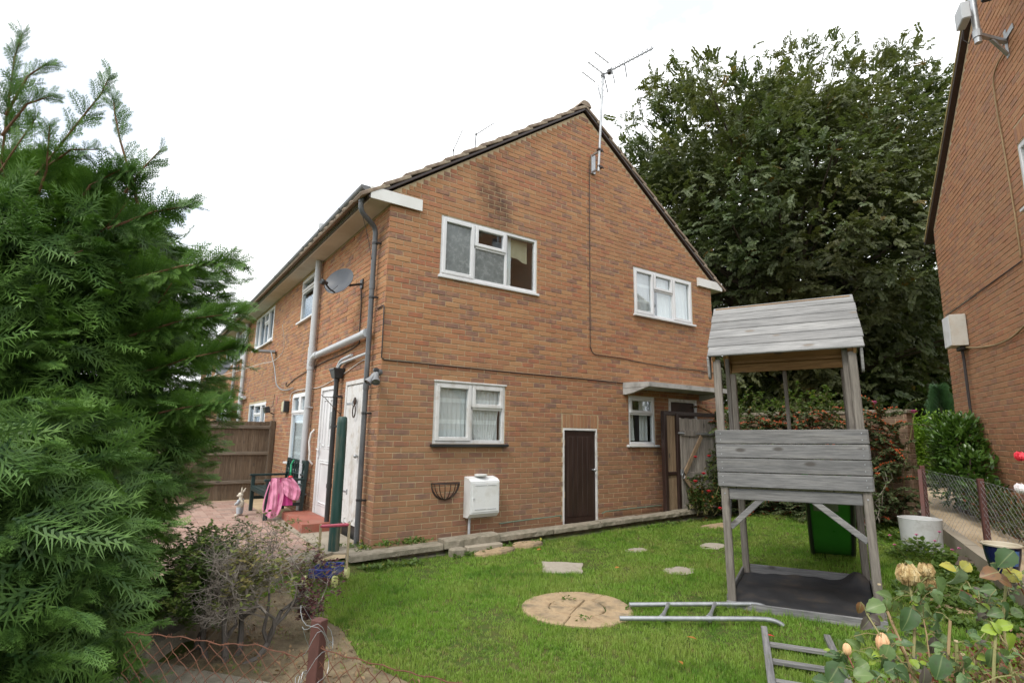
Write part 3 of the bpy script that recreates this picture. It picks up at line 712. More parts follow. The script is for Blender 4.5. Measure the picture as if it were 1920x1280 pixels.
o = pipe('black_pipe', [(*hp, 2.22), (*hp, -.02)], .036, M_black, [((*hp, .62), (*hp, .56)), ((*hp, 2.2), (*hp, 2.12))], [(*hp, 1.9), (*hp, 1.45)])
b = MB(); q = .085
b.add([(hp[0]-.055, hp[1]-.07, 2.17), (hp[0]+.055, hp[1]-.07, 2.17), (hp[0]+.055, hp[1]+.07, 2.17), (hp[0]-.055, hp[1]+.07, 2.17), (hp[0]-q, hp[1]-.12, 2.30), (hp[0]+.08, hp[1]-.12, 2.30), (hp[0]+.08, hp[1]+.12, 2.30), (hp[0]-q, hp[1]+.12, 2.30)],
      [(0, 1, 2, 3), (0, 1, 5, 4), (1, 2, 6, 5), (2, 3, 7, 6), (3, 0, 4, 7)]); b.box((hp[0]-q-.008, hp[1]-.128, 2.29), (hp[0]+.082, hp[1]+.128, 2.318), .003); b.build('hopper', M_black, o)
pipe('overflow_pipe', [(-.05, .38, 2.43), (-.05, 1.25, 2.405)]+bend((-.05, 1.4, 2.40), (-.06, 1.55, 2.40), (-.07, 1.6, 2.31)), .021, M_grey)
pipe('overflow_pipe', [(-.05, 1.05, 2.475), (-.05, 1.4, 2.46)]+bend((-.05, 1.45, 2.455), (-.06, 1.58, 2.45), (-.08, 1.63, 2.31)), .021, M_grey)
for (x, y, z1, r_) in ((-.08, 10.5, 5.1, .056), (-.08, 12.3, 5.1, .05), (-.08, 12.8, 2.2, .05), (-.3, 13.0, 2.4, .06)):
    pipe('soil_pipe', [(x, y, -.02), (x, y, z1)], r_, M_grey, [((x, y, 2.1), (x, y, 2.4))])
pipe('waste_pipe', [(-.08, 9.9, 2.26), (-.08, 10.3, 2.25)]+bend((-.08, 10.32, 2.25), (-.08, 10.5, 2.25), (-.08, 10.5, 2.1)), .05, M_grey)
b = MB(); b.box((-.9, 11.0, 2.05), (-.01, 13.2, 2.11), .01); b.box((-.9, 11.0, 1.96), (-.86, 13.2, 2.05), .005); b.build('lean_to_roof', M_tan, house)
# alarm casing, vent bricks
b = MB(); b.box((-.10, 4.93, 1.73), (-.005, 5.13, 1.97), .03); al = autosmooth(b.build('alarm_box', M_blind, house)); b = MB(); b.box((-.105, 4.86, 1.74), (-.005, 4.928, 1.965), .008); b.build('alarm_base', M_black, al)
for (y, z) in ((7.4, 2.2), (6.05, 1.93)): b = MB(); b.box((-.006, y, z), (.01, y+.10, z+.19), .003); b.build('vent_brick', M_step, house)

# roof: two slopes with stepped concrete tiles, verge tiles as single pieces
def slope(sgn):
    cx, zc = 3.545, 7.245; L = 3.91; cs = 1/math.sqrt(1+SL*SL); n = 13; up_ = Vector((-sgn*SL*cs*-1*-1, 0, 0))
    dirv = Vector((sgn*cs, 0, -SL*cs)); nrm = Vector((sgn*SL*cs, 0, cs)); top = Vector((cx, 0, zc)); tot = L/cs
    bd = MB(); c0 = top+dirv*(tot/2)-nrm*.045; bd.cbox(c0+Vector((0, 11.97, 0)), (dirv, (0, 1, 0), nrm), (tot/2-.02, 12.02, .018), .004); bd.build('roof_deck', M_brownboard, house)  # dark deck colour paints in the shaded gap under the verge tiles
    st_ = tot/n; tl = MB(); proto = None
    for k in range(n):
        c = top+dirv*(st_*(k+.55)); ti = R(3.2)*sgn
        d2 = (dirv+nrm*-.0).normalized(); d3 = (d2+nrm*.075).normalized(); n3 = d3.cross(Vector((0, 1, 0)))*(1 if sgn < 0 else 1); n3 = n3 if n3.z > 0 else -n3
        cc = c+nrm*.012
        vb = MB(); vb.cbox((0, 0, 0), (d3, (0, 1, 0), n3), (st_*.60, .15, .026), .008)
        o = vb.build('roof_tile', M_tile, house); o.location = cc+Vector((0, .085+random.uniform(-.008, .008), random.uniform(-.004, .004)))
        tl.cbox(cc+Vector((0, 12.12, 0)), (d3, (0, 1, 0), n3), (st_*.60, 11.88, .015), .004)
        for r_ in range(10): tl.cbox(cc+Vector((0, .40+.3*r_, .0))+n3*.02, (d3, (0, 1, 0), n3), (st_*.59, .045, .02), .012)
    tl.build('roof_tiles', M_tile, house, stuff=True)
slope(-1); slope(1)
for k in range(14):
    b = MB(); n = 8; y0 = -.07+k*.46; y1 = y0+.45
    for y, r_ in ((y0, .125), (y1, .118)):
        for i in range(n+1):
            a = PI*(.04+.92*i/n); b.v.append((3.545+r_*1.05*math.cos(a), y, 7.225+r_*.95*math.sin(a)))
    b.f = [(i, i+1, n+2+i, n+1+i) for i in range(n)]+[tuple(range(n+1))]; b.r = [.5]*len(b.f); b.build('ridge_tile', M_tile, house)
b = MB(); b.tube([(3.545, 6.3, 7.3), (3.545, 24, 7.3)], .11, 10); b.build('ridge', M_tile, house)
# concrete canopy over the back door: flat slab on arched end brackets
b = MB(); b.prism([(4.42, -.60), (6.62, -.60), (6.62, 0), (4.42, 0)], 2.205, lambda x, y: 2.285+.02*(-y<.01)); b.build('canopy', M_canopy, house)
for x in (4.42, 6.54):
    b = MB(); pr = [(-.58, 2.20)]+[(-.58+.58*i/8, 2.20-.105*math.sin(PI/2*i/8)**1.3) for i in range(1, 9)]+[(0, 2.20)]
    n = len(pr); b.add([(x+.003, y, z) for y, z in pr]+[(x+.077, y, z) for y, z in pr], [tuple(range(n)), tuple(range(n, 2*n))]+[(i, (i+1) % n, n+(i+1) % n, n+i) for i in range(n)]); b.build('canopy_bracket', M_canopy, house)

# ------------------------------------------------------------------ the neighbouring house
nb = thing('brick_house', 'neighbouring brick house seen edge-on at the right with a yellow-edged tiled verge', 'house', NP0, R(-150))
bpy.context.view_layer.update()
NW_ = (3.60, 5.3, 3.62, 4.40); NW2 = (3.7, 5.2, 1.198, 2.05)
nops = [NW_, (3.57, 5.33, 4.40, 4.63)]
backing(nb, I4, 0, 7.0875, -1.2, lambda x: ztop(x)+.03, [NW_], (3.545,))
sold = []
for k in range(23):
    x = 3.58+.0755*k; vv = [(x+q[2], q[1], 4.41+q[0]) for q in brick_verts(0, .212, 0, .066)]; sold.append((vv, BF, rdm.random(), I4))
wall_bricks(nb, I4, 0, gl, (-14, 95), nops, False, M_nbrick, M_nbricks, 290, sold)
window(nb, I4, *NW_, lights3(NW_), .03)
b = MB(); b.box((.0, .0075, -1.2), (.1, 6, 4.5)); b.box((.1, 5.9, -1.2), (7, 6, 4.5)); b.build('rear_wall', M_nbricks, nb)
M_lich = plain('lichen_tile', [(.20, .15, .06), (.33, .26, .10)], 12, .95, .5, .005, dirt=((.10, .07, .05), .5, 6))
for sgn in (-1, 1):
    cs = 1/math.sqrt(1+SL*SL); dirv = Vector((sgn*cs, 0, -SL*cs)); nrm = Vector((sgn*SL*cs, 0, cs)); tot = 3.86/cs; top = Vector((3.545, 0, 7.28))
    b = MB(); b.cbox(top+dirv*tot/2-nrm*.05+Vector((0, 2.95, 0)), (dirv, (0, 1, 0), nrm), (tot/2, 3.02, .03), .004); b.build('roof', M_brownboard, nb)
    for k in range(13):
        b = MB(); b.cbox(top+dirv*(tot/13*(k+.5))+Vector((0, .08, random.uniform(-.005, .005))), (dirv, (0, 1, 0), nrm), (tot/26*1.04, .16, .02), .006); b.build('roof_tile', M_lich, nb)
    b = MB(); b.cbox(top+dirv*tot/2+Vector((0, 3.1, 0)), (dirv, (0, 1, 0), nrm), (tot/2, 2.85, .02), .004); b.build('roof_covering', M_tile, nb)
b = MB(); b.tube([(-.36, -.06, 4.55), (-.36, 5.9, 4.55)], .06, 10); b.build('gutter', M_black, nb)
# ------------------------------------------------------------------ timber materials
G1, G2, G3 = (.145, .145, .148), (.215, .213, .212), (.275, .265, .25)
M_wx = wood('weathered_board', (G1, G2, G3), 0)
M_wy = wood('weathered_side_board', (G1, G2, G3), 1)
M_wz = wood('weathered_post', ((.145, .125, .105), (.21, .19, .165), (.27, .24, .21)), 2)
M_roofw = wood('silvered_board', ((.185, .185, .183), (.275, .273, .268), (.355, .35, .34)), 0, knot=(.16, .13, .10))
M_amber = wood('amber_board', ((.22, .12, .045), (.30, .175, .075), (.36, .22, .105)), 0)  # amber boards used on the back slope and under the roof
M_mossw = wood('mossy_board', ((.12, .115, .07), (.17, .16, .10), (.22, .20, .14)), 1, green=.8)
M_gate = wood('gate_board', ((.25, .22, .19), (.37, .335, .295), (.46, .425, .375)), 2)
M_gatel = wood('newer_board', ((.26, .18, .11), (.34, .245, .155), (.40, .30, .20)), 2)
M_fence = wood('fence_board', ((.105, .075, .05), (.155, .115, .078), (.20, .155, .11)), 2)
M_railx = wood('fence_rail', ((.14, .115, .085), (.19, .16, .125), (.24, .20, .16)), 0)

# ------------------------------------------------------------------ playhouse tower (local: x along its front, y to the back, z up)
PW, PD, PT = 1.161, 1.293, 2.179
Mp = Matrix.Translation((1.913, -3.609, -.070)) @ Matrix.Rotation(-1.105, 4, 'Z') @ Matrix.Rotation(-.017, 4, 'Y')
ph = thing('playhouse_tower', 'weathered grey wooden play tower with plank roof and a black sheeted sandpit below', 'playhouse', M=Mp)
bpy.context.view_layer.update()
pw = .066
def post(x, y, top=PT, name='post', w=pw, z0=-.06):
    b = MB(); b.box((x, y, z0), (x+w, y+w, top), .008); return b.build(name, M_wz, ph)
post(0, 0); post(PW-pw, 0); post(0, PD-pw, 2.17); post(PW-pw, PD-pw, 2.17)
for i in range(4):      # front parapet boards
    z = 1.018+.1268*i; b = MB(); b.box((-.012, -.024, z), (PW+.012, -.003, z+.1215), .005); b.build('parapet_board', M_wx, ph)
for x0 in (-.024, PW+.003):
    for i in range(4): z = 1.018+.1268*i; b = MB(); b.box((x0, .03, z), (x0+.021, PD-.03, z+.1215), .005); b.build('side_board', M_wy, ph)
b = MB(); b.box((pw+.003, .006, .905), (PW-pw-.003, .05, 1.0), .005); b.build('beam', M_wx, ph)
b = MB(); b.box((pw+.003, PD-.05, .905), (PW-pw-.003, PD-.006, 1.0), .005); b.build('beam', M_wx, ph)
for x0 in (.01, PW-.055): b = MB(); b.box((x0, pw+.003, .905), (x0+.044, PD-pw-.003, 1.0), .005); b.build('side_beam', M_wy, ph)
for i in range(9):
    x = .012+.1265*i; b = MB(); b.box((x, .0, 1.003), (x+.12, PD, 1.018+random.uniform(-.003, .001)), .004); b.build('floor_board', M_mossw, ph)
b = MB(); b.beam((pw-.005, .035, .66), (.34, .035, .925), .05, .045, (0, 1, 0), .005); b.build('brace', M_wx, ph)
b = MB(); b.beam((PW-pw+.005, .035, .62), (PW-.43, .035, .925), .05, .045, (0, 1, 0), .005); b.build('brace', M_wx, ph)
for x0 in (.01, PW-.05): b = MB(); b.beam((x0+.02, pw, .66), (x0+.02, .36, .905), .04, .045, (1, 0, 0), .005); b.build('brace', M_wy, ph)
# intermediate bars
for x, y, zt, w in ((.055, .45, 2.24, .040), (PW-.105, .05, 2.24, .045), (.545, PD-.05, 2.24, .040)):
    b = MB(); b.box((x, y, 1.018), (x+w, y+w, zt), .006); b.build('upright', M_wz, ph)
# roof: front and back slopes
ry, rz, ey, ez = .63, 2.80, -.045, 2.195
dv = Vector((0, ry-ey, rz-ez)); Ls = dv.length; dv.normalize(); nv = Vector((0, -dv.z, dv.y))
for k in range(6):
    a0 = Ls*k/6; c = Vector((PW/2+.012, ey, ez))+dv*(a0+Ls/12)
    for sgn in (1, -1):
        d2 = Vector((0, dv.y*sgn, dv.z)); n2 = Vector((0, nv.y*sgn, nv.z)); cc = c.copy()
        if sgn < 0: cc.y = 2*ry-c.y
        tilt = random.uniform(-.012, .012)
        b = MB(); b.cbox(cc+n2*.012, (Vector((1, tilt*d2.y*.3, tilt*d2.z*.3)).normalized(), d2, n2), (.634+random.uniform(-.006, .006), Ls/12-.0045, .0095), .004)
        b.build('roof_board', M_roofw if sgn > 0 else M_amber, ph)
b = MB(); b.box((-.02, ry-.05, 2.785), (PW+.04, ry+.05, 2.798), .003); b.build('ridge_batten', M_amber, ph)
for x0 in (.0, PW-.02):
    for sgn in (1, -1):
        d2 = Vector((0, dv.y*sgn, dv.z)); n2 = Vector((0, nv.y*sgn, nv.z)); c = Vector((x0+.01, ey if sgn > 0 else 2*ry-ey, ez))+d2*(Ls/2)
        b = MB(); b.cbox(c-n2*.03, ((1, 0, 0), d2, n2), (.012, Ls/2-.01, .028), .003); b.build('rafter', M_amber, ph)
b = MB(); b.box((.03, PD-.08, 2.18), (PW-.03, PD-.055, 2.275), .003); b.build('back_rail', M_amber, ph)
b = MB(); b.box((.03, PD-.11, 2.277), (PW-.03, PD-.088, 2.37), .003); b.build('back_rail', M_amber, ph)
b = MB()     # screw heads at the board ends
for i in range(4):
    for x in (.03, PW-.03):
        for dz in (.035, .09): b.tube([(x, -.0245, 1.018+.1268*i+dz), (x, -.0268, 1.018+.1268*i+dz)], .0045, 8)
for x in (.033, PW-.033): b.tube([(x, -.0005, .955), (x, -.004, .955)], .007, 8)
b.build('screw', M_galv, ph, stuff=True)
# rounded ends of the barge boards hanging below the eave
for x0 in (-.045, PW+.026):
    b = MB(); pr = []
    for i in range(9): a = PI*i/8; pr.append((ey+.075-.045*math.cos(a), 2.04-.045*math.sin(a)))
    pr += [(ey+.17, 2.33), (ey-.0, 2.19)]; n = len(pr)
    b.add([(x0, y, z) for y, z in pr]+[(x0+.019, y, z) for y, z in pr], [tuple(range(n)), tuple(range(n, 2*n))]+[(i, (i+1) % n, n+(i+1) % n, n+i) for i in range(n)]); b.build('barge_end', M_roofw, ph)
# sandpit frame
b = MB(); b.box((-.01, -.022, -.06), (PW+.01, -.001, .045), .005); b.build('sandpit_board', M_wx, ph)
b = MB(); b.box((pw+.002, PD-.03, -.05), (PW-pw-.002, PD-.006, .115), .005); b.build('sandpit_board', M_wx, ph)
for x0 in (-.012, PW-.012): b = MB(); b.box((x0, pw*.5, -.05), (x0+.022, PD-pw*.5, .085), .005); b.build('sandpit_board', M_wy, ph)
# black sheet covering the sand, with a crumpled corner
sh = thing('sandpit_sheet', 'black weed-sheet spread inside the sandpit with one back corner crumpled up', 'sheet', M=Mp.copy())
M_sheet = plain('black_sheet', [(.014, .015, .018), (.028, .029, .033)], 3, .75, .5, .006, dirt=((.11, .08, .05), .5, 3.2), detail=8)
b = MB(); n = 40
for i in range(n+1):
    for j in range(n+1):
        x = .02+(PW-.045)*i/n; y = .012+(PD-.05)*j/n
        z = .02+.008*math.sin(7*x+3*y)+.006*math.sin(13*y-4*x)+.004*math.sin(31*x+9*y)
        d = math.hypot((x-(PW-.10))/.16, (y-(PD-.16))/.15); z += .13*math.exp(-d*d*1.2)*(1+.35*math.sin(24*x+7*y)+.25*math.sin(37*y))
        if j > n-2 or i < 1: z += .02
        b.v.append((x, y, z))
b.f = [(i*(n+1)+j, (i+1)*(n+1)+j, (i+1)*(n+1)+j+1, i*(n+1)+j+1) for i in range(n) for j in range(n)]; b.r = [.5]*len(b.f)
b.build('sheeting', M_sheet, sh, smooth=True)
# green plastic slide seen from below through the tower
sl = thing('garden_slide', 'green plastic slide running down from the back of the play tower', 'slide', M=Mp.copy())
M_green = plain('green_plastic', [(.032, .20, .022), (.045, .25, .03)], 4, .34, .05, .002)
prof = [(1.26, .99), (1.34, .97), (1.45, .90), (1.62, .76), (1.82, .585), (2.02, .41), (2.2, .265), (2.35, .165), (2.48, .11), (2.6, .085), (2.64, .07)]
x0, x1 = .655, 1.105; b = MB()
for y, z in prof:
    xc0, xc1 = x0, x1
    b.v += [(xc0-.015, y, z+.11), (xc0, y, z+.12), (xc0+.045, y, z+.10), (xc0+.06, y, z+.0), (xc0+.16, y, z-.012), (xc1-.16, y, z-.012), (xc1-.06, y, z), (xc1-.045, y, z+.10), (xc1, y, z+.12), (xc1+.015, y, z+.11), (xc1+.012, y, z-.02), (xc1-.05, y, z-.03), (xc1-.065, y, z-.03), (xc0+.065, y, z-.03), (xc0+.05, y, z-.03), (xc0-.012, y, z-.02)]
k = 16; b.f = [(i*k+j, i*k+(j+1) % k, (i+1)*k+(j+1) % k, (i+1)*k+j) for i in range(len(prof)-1) for j in range(k)]+[tuple(range(k)), tuple((len(prof)-1)*k+j for j in range(k))]; b.r = [.5]*len(b.f)
autosmooth(b.build('chute', M_green, sl), 35)
for xx in (x0-.006, x1-.034): b = MB(); b.tube([(xx+.02, y, z-.035) for y, z in prof[1:]], .022, 8); autosmooth(b.build('side_rail', M_black, sl))
b = MB(); b.cbox((.84, 1.62, .722), ((1, 0, 0), Vector((0, .75, -.65)).normalized(), Vector((0, .65, .75)).normalized()), (.12, .09, .002)); b.build('sticker', plain('faded_sticker', [(.16, .2, .13), (.22, .25, .18)], 6, .6, .02), sl)

# ------------------------------------------------------------------ side gate between the gable and the garden wall
gt = thing('side_gate', 'grey ledged and braced wooden side gate with rusty strap hinge beside the gable', 'gate', (5.12, -.265, .1))
Mt = lambda x, z, y=0: (x, y, z)
def gb(n_, a, c, m, e=.004): b = MB(); b.box(a, c, e); return b.build(n_, m, gt)
gb('frame_post', (0, -.04, -.15), (.075, .04, 1.735), M_brownboard); gb('frame_post', (.325, -.05, -.15), (.40, .04, 1.70), M_brownboard)
gb('frame_rail', (.0752, -.035, 1.665), (1.60, .035, 1.735), M_brownboard); gb('frame_rail', (.0752, -.03, .62), (.3248, .03, .68), M_brownboard)
for k in range(2): gb('infill_board', (.078+.124*k, -.012, -.05), (.199+.124*k, .012, 1.66), M_gatel)
for k in range(11):
    x = .405+.107*k; gb('board', (x, -.008+random.uniform(-.003, .003), -.06), (x+.103, .014, 1.62+random.uniform(-.01, .01)), M_gate)
gb('ledge', (.42, -.035, 1.30), (1.57, -.012, 1.40), M_gate); gb('ledge', (.42, -.035, .56), (1.57, -.012, .66), M_gate); gb('ledge', (.42, -.035, .0), (1.57, -.012, .09), M_gate)
gb('stile', (.405, -.034, -.06), (.478, -.011, 1.62), M_gate)
for z0, z1, x0, x1 in ((.64, 1.30, .50, 1.02), (.58, .03, .50, 1.05)):
    b = MB(); b.beam((x0, -.048, z0), (x1, -.048, z1), .085, .022, (0, 1, 0)); b.build('brace', M_gatel, gt)
b = MB(); b.add([(.86, -.05, 1.335), (1.56, -.05, 1.31), (1.56, -.05, 1.395), (.86, -.05, 1.35), (.86, -.044, 1.335), (1.56, -.044, 1.31), (1.56, -.044, 1.395), (.86, -.044, 1.35)], [(0, 1, 2, 3), (4, 5, 6, 7), (0, 1, 5, 4), (1, 2, 6, 5), (2, 3, 7, 6), (3, 0, 4, 7)]); b.build('strap_hinge', M_galv, gt)
b = MB(); b.box((.36, -.06, 1.33), (.50, -.05, 1.37), .002); b.tube([(.34, -.065, 1.35), (.52, -.065, 1.35)], .009, 8); b.build('bolt', M_galv, gt)
b = MB(); b.box((.39, -.06, .62), (.47, -.05, .72), .002); b.tube([(.44+.035*math.sin(2*PI*k/14), -.066, .60+.045*math.cos(2*PI*k/14)) for k in range(15)], .006, 6); b.build('ring_latch', M_galv, gt)
gb('frame_post', (1.575, -.05, -.15), (1.65, .04, 1.69), M_brownboard)

# ------------------------------------------------------------------ brick garden wall behind the shrubs
gw = thing('garden_wall', 'old brown brick garden wall behind the berry-laden shrub ending beside the path', 'wall', (7.05, 0, 0))
bpy.context.view_layer.update()
MW = Matrix(((0, 1, 0, 0), (-1, 0, 0, 0), (0, 0, 1, 0), (0, 0, 0, 1)))        # x -> -Y, y(in) -> +X
MWE = Matrix(((1, 0, 0, 0), (0, 1, 0, -3.30), (0, 0, 1, 0), (0, 0, 0, 1)))     # the end face, looking along +Y
M_wbrick = plain('old_wall_brick', [(.17, .11, .075), (.24, .155, .105), (.20, .15, .10)], 6, .95, .6, .006, dirt=((.10, .10, .055), .6, 4), kind='Generated')
tmp_ops = []
wall_bricks(gw, MW, -PI/2, lambda z: (0.0, 3.3) if z < 1.80 else (0, 0), (-4, 23), [], True, M_wbrick, M_wbrick, 150)
wall_bricks(gw, MWE, 0, lambda z: (0.0, .215) if z < 1.80 else (0, 0), (0, 23), [], False, M_wbrick, M_wbrick, 40)
b = MB(); b.box((.008, -3.292, -.3), (.207, -.02, 1.79)); b.build('core', M_mortar, gw)
b = MB()
for k in range(15): b.box((-.02, -3.32+.222*k, 1.795), (.235, -3.32+.222*k+.214, 1.855), .01)
b.build('coping', M_conc, gw)

# ------------------------------------------------------------------ timber fence behind the bench
tf = thing('panel_fence', 'brown close-boarded timber fence standing behind the green bench', 'fence', (0, 6.0, 0))
def fb(n_, a, c, m, e=.004): b = MB(); b.box(a, c, e); return b.build(n_, m, tf)
for k in range(34):
    x = -.115-.098*k; fb('board', (x-.104, .0+.004*(k % 2), -.06), (x, .016+.004*(k % 2), 1.555+random.uniform(-.006, .006)), M_fence)
for z in (.28, .86, 1.40): fb('rail', (-3.4, -.05, z), (-.105, -.002, z+.07), M_railx, .008)
fb('post', (-.105, -.06, -.1), (-.012, .05, 1.58), M_fence, .006); fb('post', (-1.95, .02, -.1), (-1.86, .12, 1.58), M_fence, .006); fb('post', (-3.5, -.06, -.1), (-3.41, .05, 1.58), M_fence, .006)

# ------------------------------------------------------------------ wire fences
def chain(fr, L, z0f, z1f, pitch=.07, r=.0016, name='mesh', mat=None, parent=None, jit=.006):
    """diamond mesh in a local frame fr(s, z)"""
    b = MB(); n = int(L/pitch); rd = random.Random(4)
    node = lambda i, j: fr(i*pitch/2+rd.uniform(-jit, jit), j*pitch/2+rd.uniform(-jit, jit)*.6)
    cache = {}
    m = int(max(z1f(0), z1f(L))/(pitch/2))+1
    for i in range(2*n+1):
        for j in range(m+1):
            if (i+j) % 2 == 0:
                s, z = i*pitch/2, j*pitch/2
                if z0f(s) <= z <= z1f(s)+.01: cache[i, j] = node(i, j)
    for (i, j), p in cache.items():
        for di in (-1, 1):
            q = cache.get((i+di, j+1))
            if q is not None:
                b.tube([p, (p+q)/2+Vector((rd.uniform(-1, 1), rd.uniform(-1, 1), rd.uniform(-1, 1)))*.003, q], r, 4, cap=False)
    return b.build(name, mat, parent)
fa, fbv = Vector((-2.62, -3.42, 0)), Vector((-1.2, -5.13, 0))
wf = thing('wire_fence', 'rusty sagging diamond-mesh wire fence in front of the bare shrub', 'fence', (-1.80, -4.13, -.15))
O = Vector((-1.80, -4.13, -.15)); kpts = [(-.95, .60), (-.66, .60), (-.47, .585), (-.3, .595), (-.10, .56), (0, .61), (.07, .598), (.2, .597), (.45, .594), (.75, .60), (1.1, .60)]
def wz(s): return float(np.interp(s, [k[0] for k in kpts], [k[1] for k in kpts]))
fd = Vector((.495, -.869, 0)); fd2 = Vector((-.72, .69, 0))
def wpt(s, z): return (fd*s if s > 0 else fd2*-s)+Vector((0, 0, z))
b = MB(); b.tube([wpt(-.95+2.05*i/60, wz(-.95+2.05*i/60)+.004*math.sin(i*1.7)) for i in range(61)], .0026, 6); b.build('top_wire', M_rust, wf)
o = chain(lambda s, z: wpt(s-.95, z)+Vector((.004*math.sin(40*s), 0, 0)), 2.05, lambda s: 0, lambda s: wz(s-.95), .072, .0018, 'mesh', M_rust, wf)
b = MB()
for i in range(29):     # twisted knots along the top wire
    s = -.95+.072*i; p = wpt(s, wz(s)); b.tube([p+Vector((-.009, 0, -.008)), p+Vector((0, .004, .007)), p+Vector((.008, -.003, -.004)), p+Vector((.011, 0, .009))], .0019, 5)
b.build('wire_knot', M_rust, wf)
b = MB(); b.cbox((-.008, .02, .20), (Vector((.495, -.869, 0)), Vector((.869, .495, 0)), Vector((.02, 0, 1)).normalized()), (.028, .024, .515), .003); b.build('post', M_post, wf)
b = MB(); rd = random.Random(9)
for k in range(6):
    z = .44+.05*k; rx = .05+.012*(k % 3)
    b.tube([Vector((-.008+rx*math.cos(a), .02+rx*.8*math.sin(a), z+.07*math.sin(a+k)+.02*math.sin(3*a))) for a in [2*PI*i/18 for i in range(19)]], .0013, 5)
b.build('tie_wire', M_galv, wf)
# right-hand fence: brown posts with a raking strut and diamond mesh beside the concrete path
rf = thing('wire_fence', 'brown-posted galvanised diamond-mesh fence along the concrete path on the right', 'fence', np_(-2.3, .86, zpath(-2.3)))
O2 = np_(-2.3, .86, zpath(-2.3)); rel = lambda s, d, z: np_(s, d, zpath(s)+z)-O2
fdist = lambda s: 1.03+(s+2.38)*.21
for s in (-2.38, -3.65, -5.0):
    b = MB(); p = rel(s, fdist(s)-.015, 0); b.cbox(p+Vector((0, 0, .33)), (NE, NN, (0, 0, 1)), (.03, .028, .42), .004); b.build('post', M_post, rf)
b = MB(); b.beam(rel(-2.42, 1.05, .70), rel(-2.72, 1.12, .0), .045, .045); b.build('strut', M_post, rf)
top = lambda s: .715+.01*math.sin(3*s)
b = MB(); b.tube([rel(-2.4-i*.2, fdist(-2.4-i*.2), top(-2.4-i*.2)) for i in range(14)], .002, 5); b.tube([rel(-2.4-i*.2, fdist(-2.4-i*.2), .36) for i in range(14)], .0013, 5); b.build('line_wire', M_galv, rf)
o = chain(lambda s, z: rel(-2.4-s, fdist(-2.4-s)+.004*math.sin(30*s), z), 2.62, lambda s: .01, lambda s: top(-2.4-s), .072, .0012, 'mesh', M_galv, rf)

# ------------------------------------------------------------------ things fixed to the house
# satellite dish
def sat(loc, nrm, label, sc=1.0, mount=None):
    t_ = thing('satellite_dish', label, 'dish', loc)
    q = Vector(nrm).normalized().to_track_quat('Z', 'Y').to_matrix().to_4x4()
    b = MB(); n, m = 28, 7
    for face in (0, 1):
        for i in range(m+1):
            r_ = i/m
            for k in range(n):
                a = 2*PI*k/n; x, y = .245*sc*r_*math.cos(a), .215*sc*r_*math.sin(a); b.v.append((x, y, .055*sc*(r_*r_-1)+(0 if face == 0 else -.006)))
    w = n*(m+1)
    for face in (0, 1):
        b.f += [(face*w+i*n+k, face*w+i*n+(k+1) % n, face*w+(i+1)*n+(k+1) % n, face*w+(i+1)*n+k) for i in range(m) for k in range(n)]
    b.f += [(m*n+k, m*n+(k+1) % n, w+m*n+(k+1) % n, w+m*n+k) for k in range(n)]; b.r = [.5]*len(b.f); b.v = [tuple(q @ Vector(p)) for p in b.v]
    autosmooth(b.build('reflector', M_dish, t_))
    A = q @ Vector((0, -.20*sc, -.0)); Lp = q @ Vector((0, -.19*sc, .23*sc))
    b = MB(); b.tube([A, A*.5+Lp*.5+Vector((0, 0, -.02)), Lp], .012, 8); b.build('feed_arm', M_black, t_)
    b = MB(); d = (q @ Vector((0, .3, -.8))).normalized(); b.tube([Lp-d*.01, Lp+d*.05], .024, 12); b.cbox(Lp-d*.03, (d, d.orthogonal().normalized(), d.cross(d.orthogonal().normalized())), (.03, .03, .035), .008); autosmooth(b.build('receiver', M_black, t_))
    M0 = Vector(mount)-Vector(loc); b = MB(); Bk = q @ Vector((0, 0, -.06)); b.tube([Bk, Bk*.6+M0*.4+Vector((0, 0, -.03)), M0], .017, 8); b.cbox(M0+Vector((.0, 0, 0)), ((1, 0, 0), (0, 1, 0), (0, 0, 1)), (.012, .05, .07), .004); b.build('bracket', M_black, t_)
    return t_, Lp+Vector(loc)
M_dish = plain('dark_dish', [(.045, .052, .065), (.065, .073, .088)], 3, .5, .03, .001, dirt=((.16, .16, .15), .4, 3))
_, lnb = sat((-.37, .86, 3.49), (-.80, -.50, .34), 'dark grey oval satellite dish on the wall beside the eaves downpipe', 1.0, (-.012, .93, 3.52))
sat((-.45, 11.9, 3.25), (-.80, -.50, .34), 'farther dark satellite dish half hidden by the conifer', 1.2, (-.012, 12.0, 3.3))
# cables
def cable(pts, r, mat, label, nm='cable', smooth=True):
    P = [Vector(p) for p in pts]; Q = []
    for i in range(len(P)-1):
        p0, p1, p2, p3 = P[max(i-1, 0)], P[i], P[i+1], P[min(i+2, len(P)-1)]
        for k in range(6):
            u = k/6; Q.append(.5*((2*p1)+(p2-p0)*u+(2*p0-5*p1+4*p2-p3)*u*u+(3*p1-p0-3*p2+p3)*u**3) if smooth else p1.lerp(p2, u))
    Q.append(P[-1]); b = MB(); b.tube(Q, r, 6); o = b.build(nm, mat, smooth=True); return tag(o, label, 'cable')
cable([(3.66, -.012, 6.25), (3.655, -.01, 5.2), (3.652, -.01, 4.0), (3.65, -.01, 2.95), (3.66, -.01, 2.84), (3.74, -.01, 2.745), (3.95, -.011, 2.735), (4.45, -.01, 2.73), (4.7, -.01, 2.71), (5.2, -.01, 2.69), (5.9, -.01, 2.675), (6.5, -.01, 2.685), (7.07, -.01, 2.665)], .0065, M_cable, 'black aerial lead dropping from the mast bracket and turning right along the gable')
